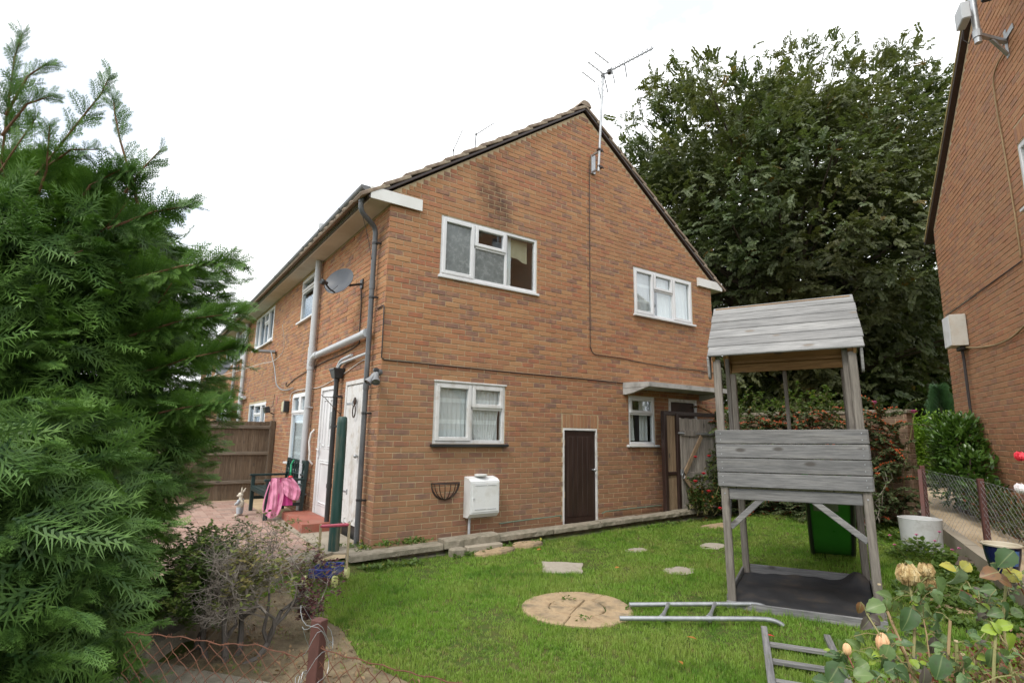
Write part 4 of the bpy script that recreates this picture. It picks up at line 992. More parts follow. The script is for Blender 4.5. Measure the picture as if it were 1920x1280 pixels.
cable([(-.012, .23, 3.02), (-.012, .02, 3.03), (-.012, -.012, 3.0), (-.008, -.012, 2.33), (.03, -.011, 2.305), (1.0, -.01, 2.302), (2.2, -.01, 2.297), (3.4, -.01, 2.303), (4.42, -.01, 2.295)], .008, M_cable, 'black lead running level across the gable above the lower window', smooth=False)
cable([(-.02, .93, 3.45), (-.012, .90, 3.2), (-.012, .90, 2.75), (-.012, .92, 2.62), (-.012, 1.6, 2.56), (-.012, 2.7, 2.52), (-.012, 4.4, 2.40), (-.012, 5.2, 2.28), (-.012, 5.25, 2.36)], .008, M_cable, 'black lead dropping from the satellite dish and running along the side wall')
cable([(-.362, .16, 4.36), (-.2, .25, 4.0), (-.06, .34, 3.55)], .004, M_cable, 'thin slack lead hanging from the gutter end to the downpipe')
cable([tuple(lnb), tuple(lnb+Vector((.02, .02, -.07))), tuple(lnb+Vector((.10, .05, -.10))), tuple(lnb+Vector((.2, .05, .0)))], .004, M_cable, 'small looped lead below the dish receiver')
cable([(-.3, 4.7, 3.46), (-.2, 4.9, 3.2), (-.15, 5.2, 2.98), (-.2, 5.8, 2.85), (-.3, 6.6, 2.86), (-.5, 8.2, 2.83), (-.8, 10.5, 2.82)], .006, M_wcable, 'white lead drooping from the upper window sill past the bracket')
cable([(-.012, .45, 2.33), (-.012, .7, 2.36), (-.012, 1.5, 2.24), (-.012, 2.6, 2.12), (-.012, 3.3, 2.12), (-.012, 4.2, 2.14), (-.012, 4.75, 2.1), (-.012, 4.78, 1.95)], .006, M_wcable, 'thin white lead stapled over the two doors')
# line bracket with its grey conduit
br = thing('line_bracket', 'flat grey metal bracket with a conduit beside the upper windows', 'bracket', (-.02, 6.7, 3.13))
b = MB(); b.cbox((-.18, -.1, .02), (Vector((1, -.25, 0)).normalized(), Vector((.25, 1, 0)).normalized(), (0, 0, 1)), (.18, .12, .025), .004); b.build('plate', M_alu, br)
b = MB(); b.tube([(-.12, -.25, .0), (-.06, -.5, -.4)]+[tuple(p) for p in bend((-.05, -.75, -.75), (-.03, -1.2, -1.0), (-.02, -2.2, -.93))], .013, 8); b.build('conduit', M_alu, br)
# floodlight on the corner
fl = thing('security_light', 'silver twin spotlight with black sensor at the corner of the gable', 'lamp', (-.03, .03, 2.14))
b = MB(); b.tube([(.03, -.005, 0), (-.02, -.03, 0)], .042, 16); autosmooth(b.build('base', M_dark, fl))
for dx, dy in ((-.13, -.02), (-.05, -.13)):
    d = Vector((dx, dy, -.16)).normalized(); s0 = Vector((-.03, -.03, -.01))+d*.02
    b = MB(); prof = [(.028, 0), (.036, .03), (.034, .09), (.05, .13), (.055, .16), (.048, .162)]
    q = d.to_track_quat('Z', 'Y').to_matrix().to_4x4(); q.translation = s0; b.lathe(prof, 14, M=q); b.sphere(tuple(s0), .03, 10, 7); autosmooth(b.build('spot_head', M_alu, fl))
    b = MB(); b.tube([s0+d*.12, s0+d*.15], .044, 14); b.build('lens', M_frost, fl)
b = MB(); b.box((-.07, -.06, .0), (-.01, -.0, .05), .01); b.build('sensor', M_black, fl)
# black lamp further along, wall hook
lp = thing('wall_lamp', 'small black floodlight on the side wall between window and alarm casing', 'lamp', (0, 6.25, 1.82))
b = MB(); b.cbox((-.16, 0, 0), (Vector((1, -.2, .25)).normalized(), (0, 1, 0), Vector((-.25, 0, 1)).normalized()), (.05, .11, .07), .01); b.build('lamp_head', M_black, lp)
b = MB(); b.beam((-.12, 0, -.04), (0, 0, -.1), .02, .02); b.tube([(0, .1, .35), (-.02, .1, .1), (-.1, .05, .02)], .005, 6); b.build('arm', M_black, lp)
hk = thing('hanging_bracket', 'black iron hanging-basket bracket beside the white panelled door', 'bracket', (0, 1.50, 1.78))
b = MB(); b.tube([(-.01, 0, .12), (-.01, 0, -.18)], .006, 6); b.tube([(-.01, 0, .1), (-.27, .05, .1), (-.30, .05, .13)], .006, 6); b.tube([(-.01, 0, -.15), (-.12, .02, -.05), (-.25, .05, .09)], .005, 6); b.sphere((-.10, .02, -.05), .028, 8, 6, (1, .5, 1)); b.build('ironwork', M_iron, hk)
gh = thing('grab_handle', 'white curved grab rail on the wall beside the panelled door', 'rail', (0, 2.86, 1.1))
b = MB(); b.tube([(-.01, 0, .30), (-.06, 0, .24), (-.075, .02, .1), (-.06, .0, -.08), (-.07, -.03, -.2), (-.01, -.03, -.27)], .018, 8); autosmooth(b.build('rail', M_oldwhite, gh))
# gas meter cabinet
mb_ = thing('meter_box', 'white meter cabinet fixed low on the gable above a grey pipe', 'meter box', (1.52, 0, .52))
M_meter = plain('meter_white', [(.66, .68, .69), (.74, .75, .75)], 3, .5, .04, .001, dirt=((.40, .38, .32), .5, 4))
b = MB(); W2, H2, D2 = .235, .265, .175
pr = [(-.003, -H2), (-D2+.06, -H2), (-D2, -H2+.055), (-D2, H2-.05), (-D2+.05, H2-.015), (-.003, H2+.01)]; n = len(pr)
b.add([(-W2, y, z) for y, z in pr]+[(W2, y, z) for y, z in pr], [tuple(range(n)), tuple(range(n, 2*n))]+[(i, (i+1) % n, n+(i+1) % n, n+i) for i in range(n)]); b.build('case', M_meter, mb_)
b = MB(); b.box((-W2+.03, -D2-.008, -H2+.075), (W2-.012, -D2-.0005, H2-.065), .004); dr = b.build('door', M_meter, mb_)
b = MB()
for z in (-H2+.115, H2-.10): b.box((-.16, -D2-.013, z-.004), (.02, -D2-.008, z+.004), .002); b.box((.04, -D2-.013, z-.004), (.18, -D2-.008, z+.004), .002)
b.build('vent_slot', M_grey, dr)
b = MB(); b.tube([(-W2+.055, -D2-.002, -.01), (-W2+.055, -D2-.014, -.01)], .012, 10); b.build('lock', M_grey, dr)
b = MB(); b.tube([(-W2+.07, -.05, -H2), (-W2+.07, -.05, -.62)], .019, 10); autosmooth(b.build('pipe', M_grey, mb_))
b = MB(); b.lathe([(.0, .006), (.075, .006), (.09, .018), (.09, .03), (.075, .036), (0, .034)], 24, (1.50, -.085, .792)); tag(autosmooth(b.build('plastic_lid', M_meter)), 'round white lid lying on top of the meter cabinet', 'lid')
# wall basket
wb = thing('wall_basket', 'empty rusty black half-round wire basket on the gable beside the meter cabinet', 'basket', (.99, -.005, .72))
b = MB(); b.tube([(.205*math.cos(a), -.16*math.sin(a), 0) for a in [PI*i/20 for i in range(21)]], .008, 6); b.tube([(-.205, 0, 0), (.205, 0, 0)], .006, 6); b.build('rim', M_iron, wb)
b = MB()
for k in range(9):
    a = PI*(k+.0)/8; p = Vector((.205*math.cos(a), -.16*math.sin(a), 0)); q = Vector((.02*math.cos(a), -.01-.01*math.sin(a), -.215)); b.tube(bend(p, (p.x*.9, p.y*.95, -.17), q, 8), .0062, 5)
b.tube(bend((-.205, 0, 0), (-.2, 0, -.2), (0, 0, -.22), 8), .007, 5); b.tube(bend((.205, 0, 0), (.2, 0, -.2), (0, 0, -.22), 8), .007, 5); b.build('bar', M_iron, wb)
b = MB(); b.tube([(1.86, -.03, .13), (2.2, -.03, .145), (2.75, -.04, .16), (3.0, -.03, .165), (3.0, -.03, .12)], .009, 6); b.tube([(3.86, -.03, .14), (3.95, -.03, .165), (4.6, -.035, .18), (5.3, -.035, .185)], .009, 6)
tag(b.build('hose_pipe', plain('faded_green_hose', [(.10, .17, .12), (.15, .22, .16)], 6, .6, .05)), 'thin faded green hose lying along the foot of the gable wall', 'hose')
# TV aerial on its mast
ta = thing('tv_aerial', 'television aerial with grid reflector on a tall mast bracketed to the gable', 'aerial', (3.70, -.03, 6.2))
b = MB(); b.box((.0, -.004, -.20), (.09, .028, .16), .003); b.box((.0, -.22, .13), (.03, 0, .16), .002); b.box((.0, -.22, -.19), (.03, 0, -.16), .002); b.build('wall_bracket', M_galv, ta)
mt = Vector((.09, -.22, 1.66)); b = MB(); b.tube([(-.05, -.22, -.27), tuple(mt)], .022, 12); autosmooth(b.build('mast', M_galv, ta))
for z in (-.175, .145): b = MB(); b.tube([(.0-.05+.09*(z+.27)/1.93*1.5-.03, -.22, z), (.08, -.22, z)], .012, 8); b.box((-.06, -.25, z-.02), (.04, -.19, z+.02), .003); b.build('clamp', M_iron, ta)
bd = Vector((1.02, -.35, .80)).normalized(); sd_ = bd.cross(Vector((0, 0, 1))).normalized(); uv_ = sd_.cross(bd)
b = MB(); tip = mt+bd*1.30; b.tube([mt-bd*.05, tip], .014, 8); b.build('boom', M_alu, ta)
b = MB()
for k in range(10):
    p = mt+bd*(.22+.12*k); L = .20-.007*k; b.tube([p-sd_*L, p+sd_*L], .0055, 5); b.tube([p-sd_*.03, p+uv_*.035], .008, 5)
b.build('element', M_alu, ta)
b = MB()
for sg in (1, -1):
    fl_ = (uv_*sg*.8+bd*-.35*1).normalized(); 
    for k in range(4): p = mt+bd*.02+fl_*(.06+.09*k); b.tube([p-sd_*.28, p+sd_*.28], .005, 5)
    for q in (-.28, 0, .28): b.tube([mt+bd*.02+sd_*q+fl_*.04, mt+bd*.02+sd_*q+fl_*.36], .010, 5)
b.build('reflector', M_alu, ta)
b = MB(); b.box(tuple(mt+bd*.16-Vector((.035, .035, .05))), tuple(mt+bd*.16+Vector((.035, .035, .03))), .008); b.build('balun_box', M_black, ta)
b = MB(); b.tube([mt+Vector((0, 0, .0)), mt+bd*.55-Vector((0, 0, .0))], .009, 6); b.tube([mt+bd*.55, mt+bd*.42-uv_*.24], .011, 6); b.build('strut', M_dark, ta)
b = MB(); b.tube([mt-Vector((.0, 0, .06)), mt+Vector((0, 0, .02))], .034, 10); b.build('mast_clamp', M_dark, ta)
for (x, y, z), (x2, y2, z2), lb in (((3.55, 5.07, 7.3), (3.55, 4.55, 9.0), 'thin leaning aerial rod showing above the left roof slope'), ((3.55, 3.97, 7.3), (3.55, 3.05, 8.45), 'slender aerial with a kinked stem showing above the roof nearer the ridge end')):
    t_ = thing('roof_aerial', lb, 'aerial', (x, y, z)); b = MB(); q = Vector((0, (y2-y)*.12, 1.25 if y < 4.5 else 1.35)); e_ = Vector((x2-x, y2-y, z2-z))
    b.tube([(0, 0, 0), q], .014, 6); b.build('mast', M_dark, t_); b = MB(); b.tube([q, e_], .009, 6)
    for k in range(1, 12): p = q.lerp(e_, k/12); b.tube([p-Vector((.08, 0, 0)), p+Vector((.08, 0, 0))], .003, 4)
    b.sphere(q, .03, 6, 5); b.build('boom', M_dark, t_)
# ---- neighbour's wall: cabinet, bracketed pole, cables (local frame of that wall)
nM = Matrix.Translation(NP0) @ Matrix.Rotation(R(-150), 4, 'Z')
cb = thing('wall_cabinet', 'cream metal cabinet on the neighbouring brick wall with a dark pipe below', 'cabinet', M=nM.copy())
b = MB(); b.box((.78, -.215, 2.39), (1.14, -.006, 2.88), .006); b.build('case', plain('cream_paint', [(.50, .49, .44), (.57, .56, .51)], 4, .45, .04, .001, dirt=((.35, .22, .1), .35, 6)), cb)
b = MB(); b.box((.79, -.222, 2.40), (1.13, -.216, 2.87), .003); b.build('door', M_meter, cb)
b = MB(); b.tube([(.98, -.06, 2.39), (.97, -.05, 2.2), (.97, -.04, .2)], .02, 10); b.box((.85, -.1, 2.33), (1.08, -.02, 2.39), .01); b.build('pipe', M_cable, cb)
bw = thing('pole_bracket', 'galvanised pole on bracket arms carrying small radio boxes high on the neighbouring wall', 'pole', M=nM.copy())
for z in (5.66, 6.70):
    b = MB(); b.box((3.72, -.012, z-.20), (3.78, -.002, z+.16), .002); b.box((3.66, -.016, z+.02), (3.98, -.004, z+.09), .002); b.build('wall_plate', M_galv, bw)
    b = MB(); b.beam((3.76, -.01, z), (4.05, -.36, z), .05, .045, e=.004); b.beam((3.76, -.01, z-.17), (3.92, -.20, z-.02), .035, .03); b.tube([(4.05, -.36, z-.04), (4.05, -.36, z+.05)], .046, 12); b.build('bracket_arm', M_galv, bw)
b = MB(); b.tube([(4.05, -.36, 5.55), (4.05, -.36, 7.5)], .036, 14); autosmooth(b.build('pole', M_galv, bw))
b = MB(); b.box((3.98, -.53, 5.80), (4.22, -.44, 6.02), .01); b.build('panel_antenna', M_grey, bw)
b = MB(); b.box((4.08, -.30, 6.02), (4.22, -.19, 6.22), .015); b.build('radio_box', M_black, bw)
b = MB(); b.tube([(4.0, -.46, 5.82), (3.94, -.46, 5.70), (3.97, -.42, 5.62), (4.03, -.40, 5.70)], .006, 6); b.build('lead', M_cable, bw)
nl = lambda *p: tuple(nM @ Vector(p))
cable([nl(3.74, -.03, 5.55), nl(3.50, -.02, 5.56), nl(3.30, -.015, 5.48), nl(3.26, -.015, 5.2), nl(3.30, -.015, 4.5), nl(3.335, -.015, 3.6), nl(3.33, -.015, 3.1)], .009, M_tan, 'tan lead running down the neighbouring wall from the pole bracket')
cable([nl(3.33, -.015, 3.06), nl(2.2, -.015, 3.05), nl(1.2, -.015, 3.04), nl(.2, -.015, 3.04)], .008, M_cable, 'dark lead running level across the neighbouring wall above the cabinet')
cable([nl(1.10, -.04, 2.36), nl(1.4, -.03, 2.31), nl(1.8, -.03, 2.26), nl(2.3, -.03, 2.22), nl(2.8, -.03, 2.23), nl(3.3, -.03, 2.32), nl(4.6, -.03, 2.6)], .013, M_tan, 'thick tan lead swagged from the cabinet across the neighbouring wall')
# ------------------------------------------------------------------ vegetation
M_bark = plain('bark', [(.06, .045, .033), (.11, .085, .062)], 8, .95, .9, .01, stretch=(1, 1, .25))
M_twig = plain('grey_twig', [(.19, .16, .13), (.34, .30, .26)], 14, .9, .4, .003)
M_stemr = plain('red_brown_stem', [(.12, .055, .03), (.19, .095, .05)], 9, .8, .3, .003)
M_stemg = plain('green_cane', [(.13, .15, .045), (.20, .19, .07), (.24, .16, .08)], 7, .6, .2, .002)

def T(V, F, tip): return (np.array(V, float), np.array(F, int), np.array(tip, float))
def leaf_t(w=.5, cup=.12, fold=.1, n=3):
    """pointed leaf, stem at the origin, length 1 along y"""
    V = [(0, 0, 0)]; tp = [0]
    ys = [i/(n+1) for i in range(1, n+1)]
    for y in ys:
        ww = w*math.sin(PI*y**.8)*.5+.01; z = -cup*(y-.3)**2
        V += [(-ww, y, z+fold*ww), (0, y, z), (ww, y, z+fold*ww)]; tp += [y*.6, y*.3, y*.6]
    V.append((0, 1, -cup*.49)); tp.append(1); F = [(0, 1, 2), (0, 2, 3)]
    for i in range(n-1):
        a = 1+3*i; F += [(a, a+3, a+4), (a, a+4, a+1), (a+1, a+4, a+5), (a+1, a+5, a+2)]
    a = 1+3*(n-1); e = len(V)-1; F += [(a, e, a+1), (a+1, e, a+2)]
    return T(V, F, tp)
def merge(parts):
    V, F, tp, o = [], [], [], 0
    for (v, f, t_), Rm, p, s in parts:
        V.append((v*s) @ np.array(Rm).T+np.array(p)); F.append(f+o); tp.append(t_); o += len(v)
    return (np.concatenate(V), np.concatenate(F), np.concatenate(tp))
def rotm(y, z):
    return frames(np.array([y], float), np.array([z], float))[0]
def frond(rd, pairs=9, droop=.25, sub=2, wid=.42, wk=1.0):
    """flat feathery conifer spray of narrow blades, length 1 along y"""
    V, F, tp = [], [], []
    def blade(p, d, L, w, t0):
        d = d/np.linalg.norm(d); s = np.cross(d, (0, 0, 1)); s /= max(np.linalg.norm(s), 1e-6)
        o = len(V); w *= wk; V.extend([p-s*w*.5, p+s*w*.5, p+d*L]); tp.extend([t0, t0, min(1, t0+.5)]); F.append((o, o+1, o+2))
    stem = lambda t: np.array([.03*math.sin(5*t), t, -droop*t*t])
    blade(np.zeros(3), stem(1.0), 1.0, .028, .0)
    for i in range(pairs):
        t = .08+.86*i/pairs
        for sg in (-1, 1):
            tt = t+.03*sg; p = stem(tt); L = wid*(1-.72*tt**1.3)*rd.uniform(.75, 1.15)*(.55+.9*min(1, tt*2.2))
            d = np.array([sg*rd.uniform(.75, 1.0), rd.uniform(.75, 1.05), rd.uniform(-.45, .05)]); d /= np.linalg.norm(d)
            blade(p, d, L, .030, .15+.4*tt)
            for k in range(sub):
                q = p+d*L*(.22+.30*k)
                for s2 in (-1, 1):
                    e = d+s2*np.array([d[1], -d[0], 0])*.75+np.array([0, 0, rd.uniform(-.25, .1)])
                    blade(q, e, L*(.52-.13*k)*rd.uniform(.8, 1.15), .027, .3+.5*tt)
    return T(V, F, tp)
rdF = random.Random(11)
FR = [frond(rdF, droop=d) for d in (.1, .22, .34, .2, .3)]
M_con = leaf('conifer_spray', (.008, .036, .011), (.036, .105, .020), (.145, .27, .045), .9, .18, .55, .35, big=(1.3, .35, (.020, .062, .026)))  # new growth lightens tips; dark base colour also paints shade between sprays

# --- big conifer at the left
CX, CY = -3.27, -1.27
con = thing('conifer_tree', 'large dense dark green conifer with feathery sprays filling the left side', 'conifer', (CX, CY, -.15))
zt = [-.2, .0, .3, .6, 1.0, 1.6, 2.2, 2.6, 2.75, 2.92, 3.08, 3.22, 3.36, 3.5]; rt_ = [.95, .98, 1.03, 1.12, 1.26, 1.38, 1.38, 1.36, 1.24, 1.02, .78, .54, .34, .16]
Renv = lambda z: np.interp(z, zt, rt_)
to = math.atan2(CAM.y-CY, CAM.x-CX)
P, D, Nn, S_, rn = [], [], [], [], []
stems = MB(); rd = random.Random(21)
nb_ = 0
FRW = []
for i in range(2050):
    z = -.25+3.75*rd.random(); az = rd.uniform(-PI, PI); lobe = i > 1830
    if lobe: z = -.2+1.75*rd.random()
    if abs(az) > 1.9 and rd.random() < .8: continue
    R0 = float(Renv(z))
    bump = 1+.07*math.sin(3*az+2.1*z)+.05*math.sin(7*az-3.3*z)
    if lobe: R0 = .82*math.sqrt(max(.05, 1-((z-.35)/1.35)**2))
    r1 = R0*bump*rd.uniform(.80, 1.04)+(rd.uniform(.05, .28) if rd.random() < .07 else 0)
    a = to+az; out = np.array([math.cos(a), math.sin(a), 0.]); lat = np.array([-out[1], out[0], 0])
    rise = rd.uniform(.1, .55)+(.5 if z > 2.9 else 0)
    tipp = (np.array([-3.12, -3.0, z]) if lobe else np.array([CX, CY, z]))+out*r1; L = min(.75, r1*.8)
    bd_ = out+np.array([0, 0, rise])+lat*rd.uniform(-.45, .45); bd_ /= np.linalg.norm(bd_)
    base = tipp-bd_*L
    nfr = rd.randint(11, 15)
    for k in range(nfr):
        t = rd.uniform(.12, 1.0) if k else 1.0
        p = base+bd_*L*t+np.array([0, 0, -.05*t*t])
        sg = 1 if k % 2 else -1
        d = bd_*rd.uniform(.5, 1.0)+lat*sg*rd.uniform(.25, .95)*(1.2-t)+np.array([0, 0, rd.uniform(-.42, .18)])+out*.25
        n_ = np.array([rd.uniform(-.5, .5), rd.uniform(-.5, .5), 1.0])*.75+out*rd.uniform(.2, .9)+lat*rd.uniform(-.6, .6)
        P.append(p-d/np.linalg.norm(d)*.06); FRW.append(rd.randrange(5) if abs(az) < 1.75 and t > .30 else 5); D.append(d); Nn.append(n_); S_.append(rd.uniform(.10, .18)*(1.0 if t > .5 else 1.3)*(1.0 if lobe else 1)); rn.append(rd.random()*(.45+.55*t))  # spray colour darkens towards the branch base, painting in crown shade
    if i % 14 == 0 and not lobe: stems.tube([tuple(base-np.array([CX, CY, -.15])), tuple((base+bd_*L*.9)-np.array([CX, CY, -.15]))], [.007, .003], 4, cap=False)
# inner sprays added to stop sky showing through, coloured dark as inner shade
for i in range(5000):
    z = -.25+3.3*rd.random(); az = rd.uniform(-PI, PI); a = to+az; R0 = float(Renv(z))*rd.uniform(.30, .84); lb = i > 4300
    if lb: z = -.2+1.6*rd.random(); R0 = .60*math.sqrt(max(.05, 1-((z-.35)/1.3)**2))*rd.random()**.4
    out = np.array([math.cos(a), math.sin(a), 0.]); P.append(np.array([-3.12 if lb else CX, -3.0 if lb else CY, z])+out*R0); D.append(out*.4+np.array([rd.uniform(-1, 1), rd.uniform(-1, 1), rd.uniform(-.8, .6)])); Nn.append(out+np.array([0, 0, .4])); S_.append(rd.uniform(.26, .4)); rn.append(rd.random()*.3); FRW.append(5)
# open leaders at the top and arching side shoots
L0 = [[(-3.44, -1.75, 2.9), (-3.497, -1.858, 3.17), (-3.501, -1.929, 3.53), (-3.50, -2.0, 3.85), (-3.48, -2.03, 4.03)],
      [(-3.315, -1.962, 3.02), (-3.211, -2.064, 3.21), (-3.088, -2.198, 3.44), (-2.99, -2.30, 3.62), (-2.955, -2.35, 3.74)],
      [(-2.70, -2.30, 2.90), (-2.739, -2.348, 3.0), (-2.85, -2.338, 3.32), (-2.90, -2.345, 3.50), (-2.914, -2.346, 3.58)],
      [(-2.78, -2.33, 2.95), (-2.70, -2.40, 3.12), (-2.617, -2.483, 3.25)], [(-2.85, -2.2, 2.72), (-2.6, -2.4, 2.84), (-2.42, -2.53, 2.88)],
      [(-2.75, -2.1, 2.38), (-2.4, -2.45, 2.48), (-2.12, -2.66, 2.50)], [(-2.7, -2.0, 2.0), (-2.35, -2.4, 2.12), (-2.06, -2.66, 2.16)], [(-2.6, -1.95, 1.75), (-2.3, -2.35, 1.86), (-2.02, -2.70, 1.93)],
      [(-2.55, -1.9, 1.45), (-2.3, -2.3, 1.52), (-2.08, -2.63, 1.56)], [(-3.05, -2.0, 2.95), (-2.9, -2.2, 3.1), (-2.75, -2.5, 3.05)], [(-3.6, -1.9, 2.9), (-3.75, -2.0, 3.4), (-3.8, -2.1, 3.75)],
      [(-3.55, -1.9, 2.8), (-3.42, -2.1, 3.1), (-3.30, -2.25, 3.35)], [(-3.3, -1.9, 2.75), (-3.22, -2.15, 3.05), (-3.22, -2.3, 3.3)], [(-3.1, -1.95, 2.75), (-2.98, -2.2, 3.0), (-2.82, -2.4, 3.08)],
      [(-3.5, -1.95, 3.3), (-3.38, -2.1, 3.5), (-3.25, -2.2, 3.56)], [(-3.5, -1.95, 3.45), (-3.40, -2.1, 3.7), (-3.3, -2.2, 3.78)], [(-3.0, -1.9, 2.6), (-2.8, -2.2, 2.85), (-2.68, -2.35, 3.1)], [(-3.25, -2.0, 3.12), (-3.1, -2.25, 3.2), (-2.95, -2.4, 3.18)]]
for li, pts in enumerate(L0):
    pts = [np.array(p) for p in pts]; b0 = np.array([CX, CY, -.15])
    stems.tube([tuple(p-b0) for p in pts], [.011*(1-.75*i/(len(pts)-1)) for i in range(len(pts))], 5, cap=False)
    seg = sum(np.linalg.norm(q-p) for p, q in zip(pts, pts[1:])); n = int(seg/.021) if li in (0, 1, 2, 3) or li > 9 else int(seg/.011)
    for k in range(n):
        t = k/max(1, n-1)*(len(pts)-1); i0 = min(int(t), len(pts)-2); u = t-i0; p = pts[i0]*(1-u)+pts[i0+1]*u; ax = pts[i0+1]-pts[i0]; ax /= np.linalg.norm(ax)
        sd0 = np.cross(ax, [rd.uniform(-1, 1), rd.uniform(-1, 1), rd.uniform(-1, 1)]); sd0 /= np.linalg.norm(sd0); f = k/n
        P.append(p); D.append(ax*rd.uniform(.5, 1.1)+sd0*rd.uniform(.4, 1)*(1-.5*f)); Nn.append(np.cross(ax, sd0)+rd.uniform(-.4, .4)*ax); S_.append((.22-.12*f if li in (0, 1, 2, 3) or li > 9 else .24-.09*f)*rd.uniform(.7, 1.1)); rn.append(rd.random()); FRW.append(rd.randrange(5))
P = np.array(P); D = np.array(D); Nn = np.array(Nn); S_ = np.array(S_)
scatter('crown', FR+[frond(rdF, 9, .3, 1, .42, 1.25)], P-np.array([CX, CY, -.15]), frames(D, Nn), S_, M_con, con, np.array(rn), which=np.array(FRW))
stems.build('branches', M_stemr, con, stuff=True)
b = MB(); b.tube([(0, 0, -.3), (.02, 0, 1.5), (-.1, -.3, 2.8), (-.2, -.5, 3.2)], [.14, .11, .05, .02], 10); b.build('trunk', M_bark, con)

# --- broadleaf trees
def spray_t(rd, n=15, L=1.0, lw=.85, drop=.3):
    parts = []; lf = T([(0, 0, 0), (-lw*.5, .45, .09), (lw*.5, .45, .09), (0, 1, -.1)], [(0, 2, 1), (1, 2, 3)], [0, .5, .5, 1])
    for k in range(n):
        t = (k+.7)/n; sg = 1 if k % 2 else -1
        p = (.05*math.sin(4*t)+sg*.02, t*.95, -drop*.5*t*t); d = (sg*rd.uniform(.5, 1.0), rd.uniform(.4, 1.0), rd.uniform(-.7, .1)); nrm = (rd.uniform(-.5, .5), rd.uniform(-.3, .5), 1)
        parts.append((lf, rotm(d, nrm), p, rd.uniform(.24, .34)*(1-.2*t)))
    return merge(parts)
rdS = random.Random(31)
SPR = [spray_t(rdS) for _ in range(5)]
M_tree = leaf('tree_leaf', (.042, .076, .030), (.090, .122, .050), (.125, .148, .06), .5, .30, .5, .45, big=(.23, .60, (.15, .14, .055)), dead=((.24, .13, .025), .012))
M_tree2 = leaf('light_tree_leaf', (.055, .10, .02), (.10, .15, .03), (.14, .19, .05), .4, .35, .5, .35, dead=((.30, .17, .03), .01))
def tree(name, label, base, C, rad, nclump, per, mat, spr, seed, size=.55, lift=.25, trunk=.3, group=None, shape=None, hole=.0):
    rd = random.Random(seed); t_ = thing(name, label, 'tree', base, group=group); B = np.array(base)
    C = np.array(C, float); rad = np.array(rad, float); P, D, N_, S_, rn = [], [], [], [], []
    limbs = MB(); b = MB(); top = C+np.array([0, 0, rad[2]*.55])-B
    b.tube([(0, 0, -.4), (0, 0, .5), tuple((C-B)*.45), tuple(C-B), tuple(top)], [trunk*1.3, trunk, trunk*.85, trunk*.6, trunk*.12], 10); b.build('trunk', M_bark, t_)
    for i in range(nclump):
        d = np.array([rd.gauss(0, 1), rd.gauss(0, 1), rd.gauss(0, 1)]); d /= np.linalg.norm(d)
        r = rd.random()**.33*.98
        if rd.random() < .45: r = rd.uniform(.80, 1.03)
        d3 = d.copy(); lump = 1+.10*math.sin(4*math.atan2(d[1], d[0])+5*d[2]+seed)+.07*math.sin(9*d[2]+3*d[0])
        c = C+d3*rad*r*lump
        if shape: c = shape(c, C, rad)
        if c[2] < base[2]+.3: continue
        if i % 13 == 0:
            q = c-B; h = max(.3, min(q[2]*.72, top[2])); st_ = np.array([0, 0, h*.8])+(C-B)*np.array([.7, .7, 0])
            limbs.tube([tuple(st_), tuple(st_*.5+q*.5+np.array([0, 0, .05*rad[2]])), tuple(q)], [trunk*.28, trunk*.13, trunk*.04], 5, cap=False)
        cs = rd.uniform(.55, 1.15)*size*1.9
        outd = (c-C)/rad; outd[2] += lift; outd /= np.linalg.norm(outd)+1e-6
        for k in range(int(per*rd.uniform(.6, 1.3))):
            o = np.array([rd.gauss(0, 1), rd.gauss(0, 1), rd.gauss(0, .6)])*cs*.5
            o += outd*rd.uniform(-.2, .8)*cs*.6
            P.append(c+o); dd = outd*rd.uniform(.3, 1.2)+np.array([rd.uniform(-1, 1), rd.uniform(-1, 1), rd.uniform(-.5, .35)])*.8+o/(cs+.01)*.4
            D.append(dd+np.array([rd.gauss(0, .5), rd.gauss(0, .5), rd.gauss(0, .4)])); N_.append(np.array([rd.uniform(-.8, .8), rd.uniform(-.8, .8), 1.0])+outd*.6); S_.append(size*rd.uniform(.65, 1.2)*(1.45 if r < .8 else 1)); rn.append(rd.random())
        # upright wands breaking the outline
        if r > .8 and d[2] > .15 and rd.random() < .5:
            for k in range(7): P.append(c+np.array([.05*k*outd[0], .05*k*outd[1], .20*k])*size*1.6+outd*.25*size); D.append(np.array([rd.uniform(-.7, .7), rd.uniform(-.7, .7), 1.1])); N_.append(np.array([rd.uniform(-1, 1), rd.uniform(-1, 1), .3])); S_.append(size*rd.uniform(.6, .9)*(1-.06*k)); rn.append(rd.random())
    limbs.build('limbs', M_bark, t_)
    scatter('crown', spr, np.array(P)-B, frames(np.array(D), np.array(N_)), np.array(S_), mat, t_, np.array(rn)); return t_
def bigshape(c, C, rad):
    c = c.copy(); k = (c[2]-C[2])/rad[2]
    if k < -.2: c[:2] = C[:2]+(c[:2]-C[:2])*(1+.12*(-k))
    return c
tree('broadleaf_tree', 'huge dark green broadleaf tree towering behind the gable', (18.8, 4.2, .2), (18.2, 4.6, 9.0), (7.5, 7.5, 6.4), 1750, 19, M_tree, SPR, 5, .39, .3, .42, shape=bigshape)
tree('broadleaf_tree', 'paler yellow-green tree glimpsed behind the big tree beside the neighbouring house', (31, 3.0, .5), (31, 3.0, 5.6), (5.5, 5.5, 4.4), 230, 15, M_tree2, SPR, 8, .60, .2, .22)
tree('broadleaf_tree', 'low dark tree under the big crown left of the hedge', (20.5, 3.6, .5), (20.5, 3.6, 3.4), (4.6, 4.2, 2.5), 240, 15, M_tree, SPR, 14, .50, .1, .2)
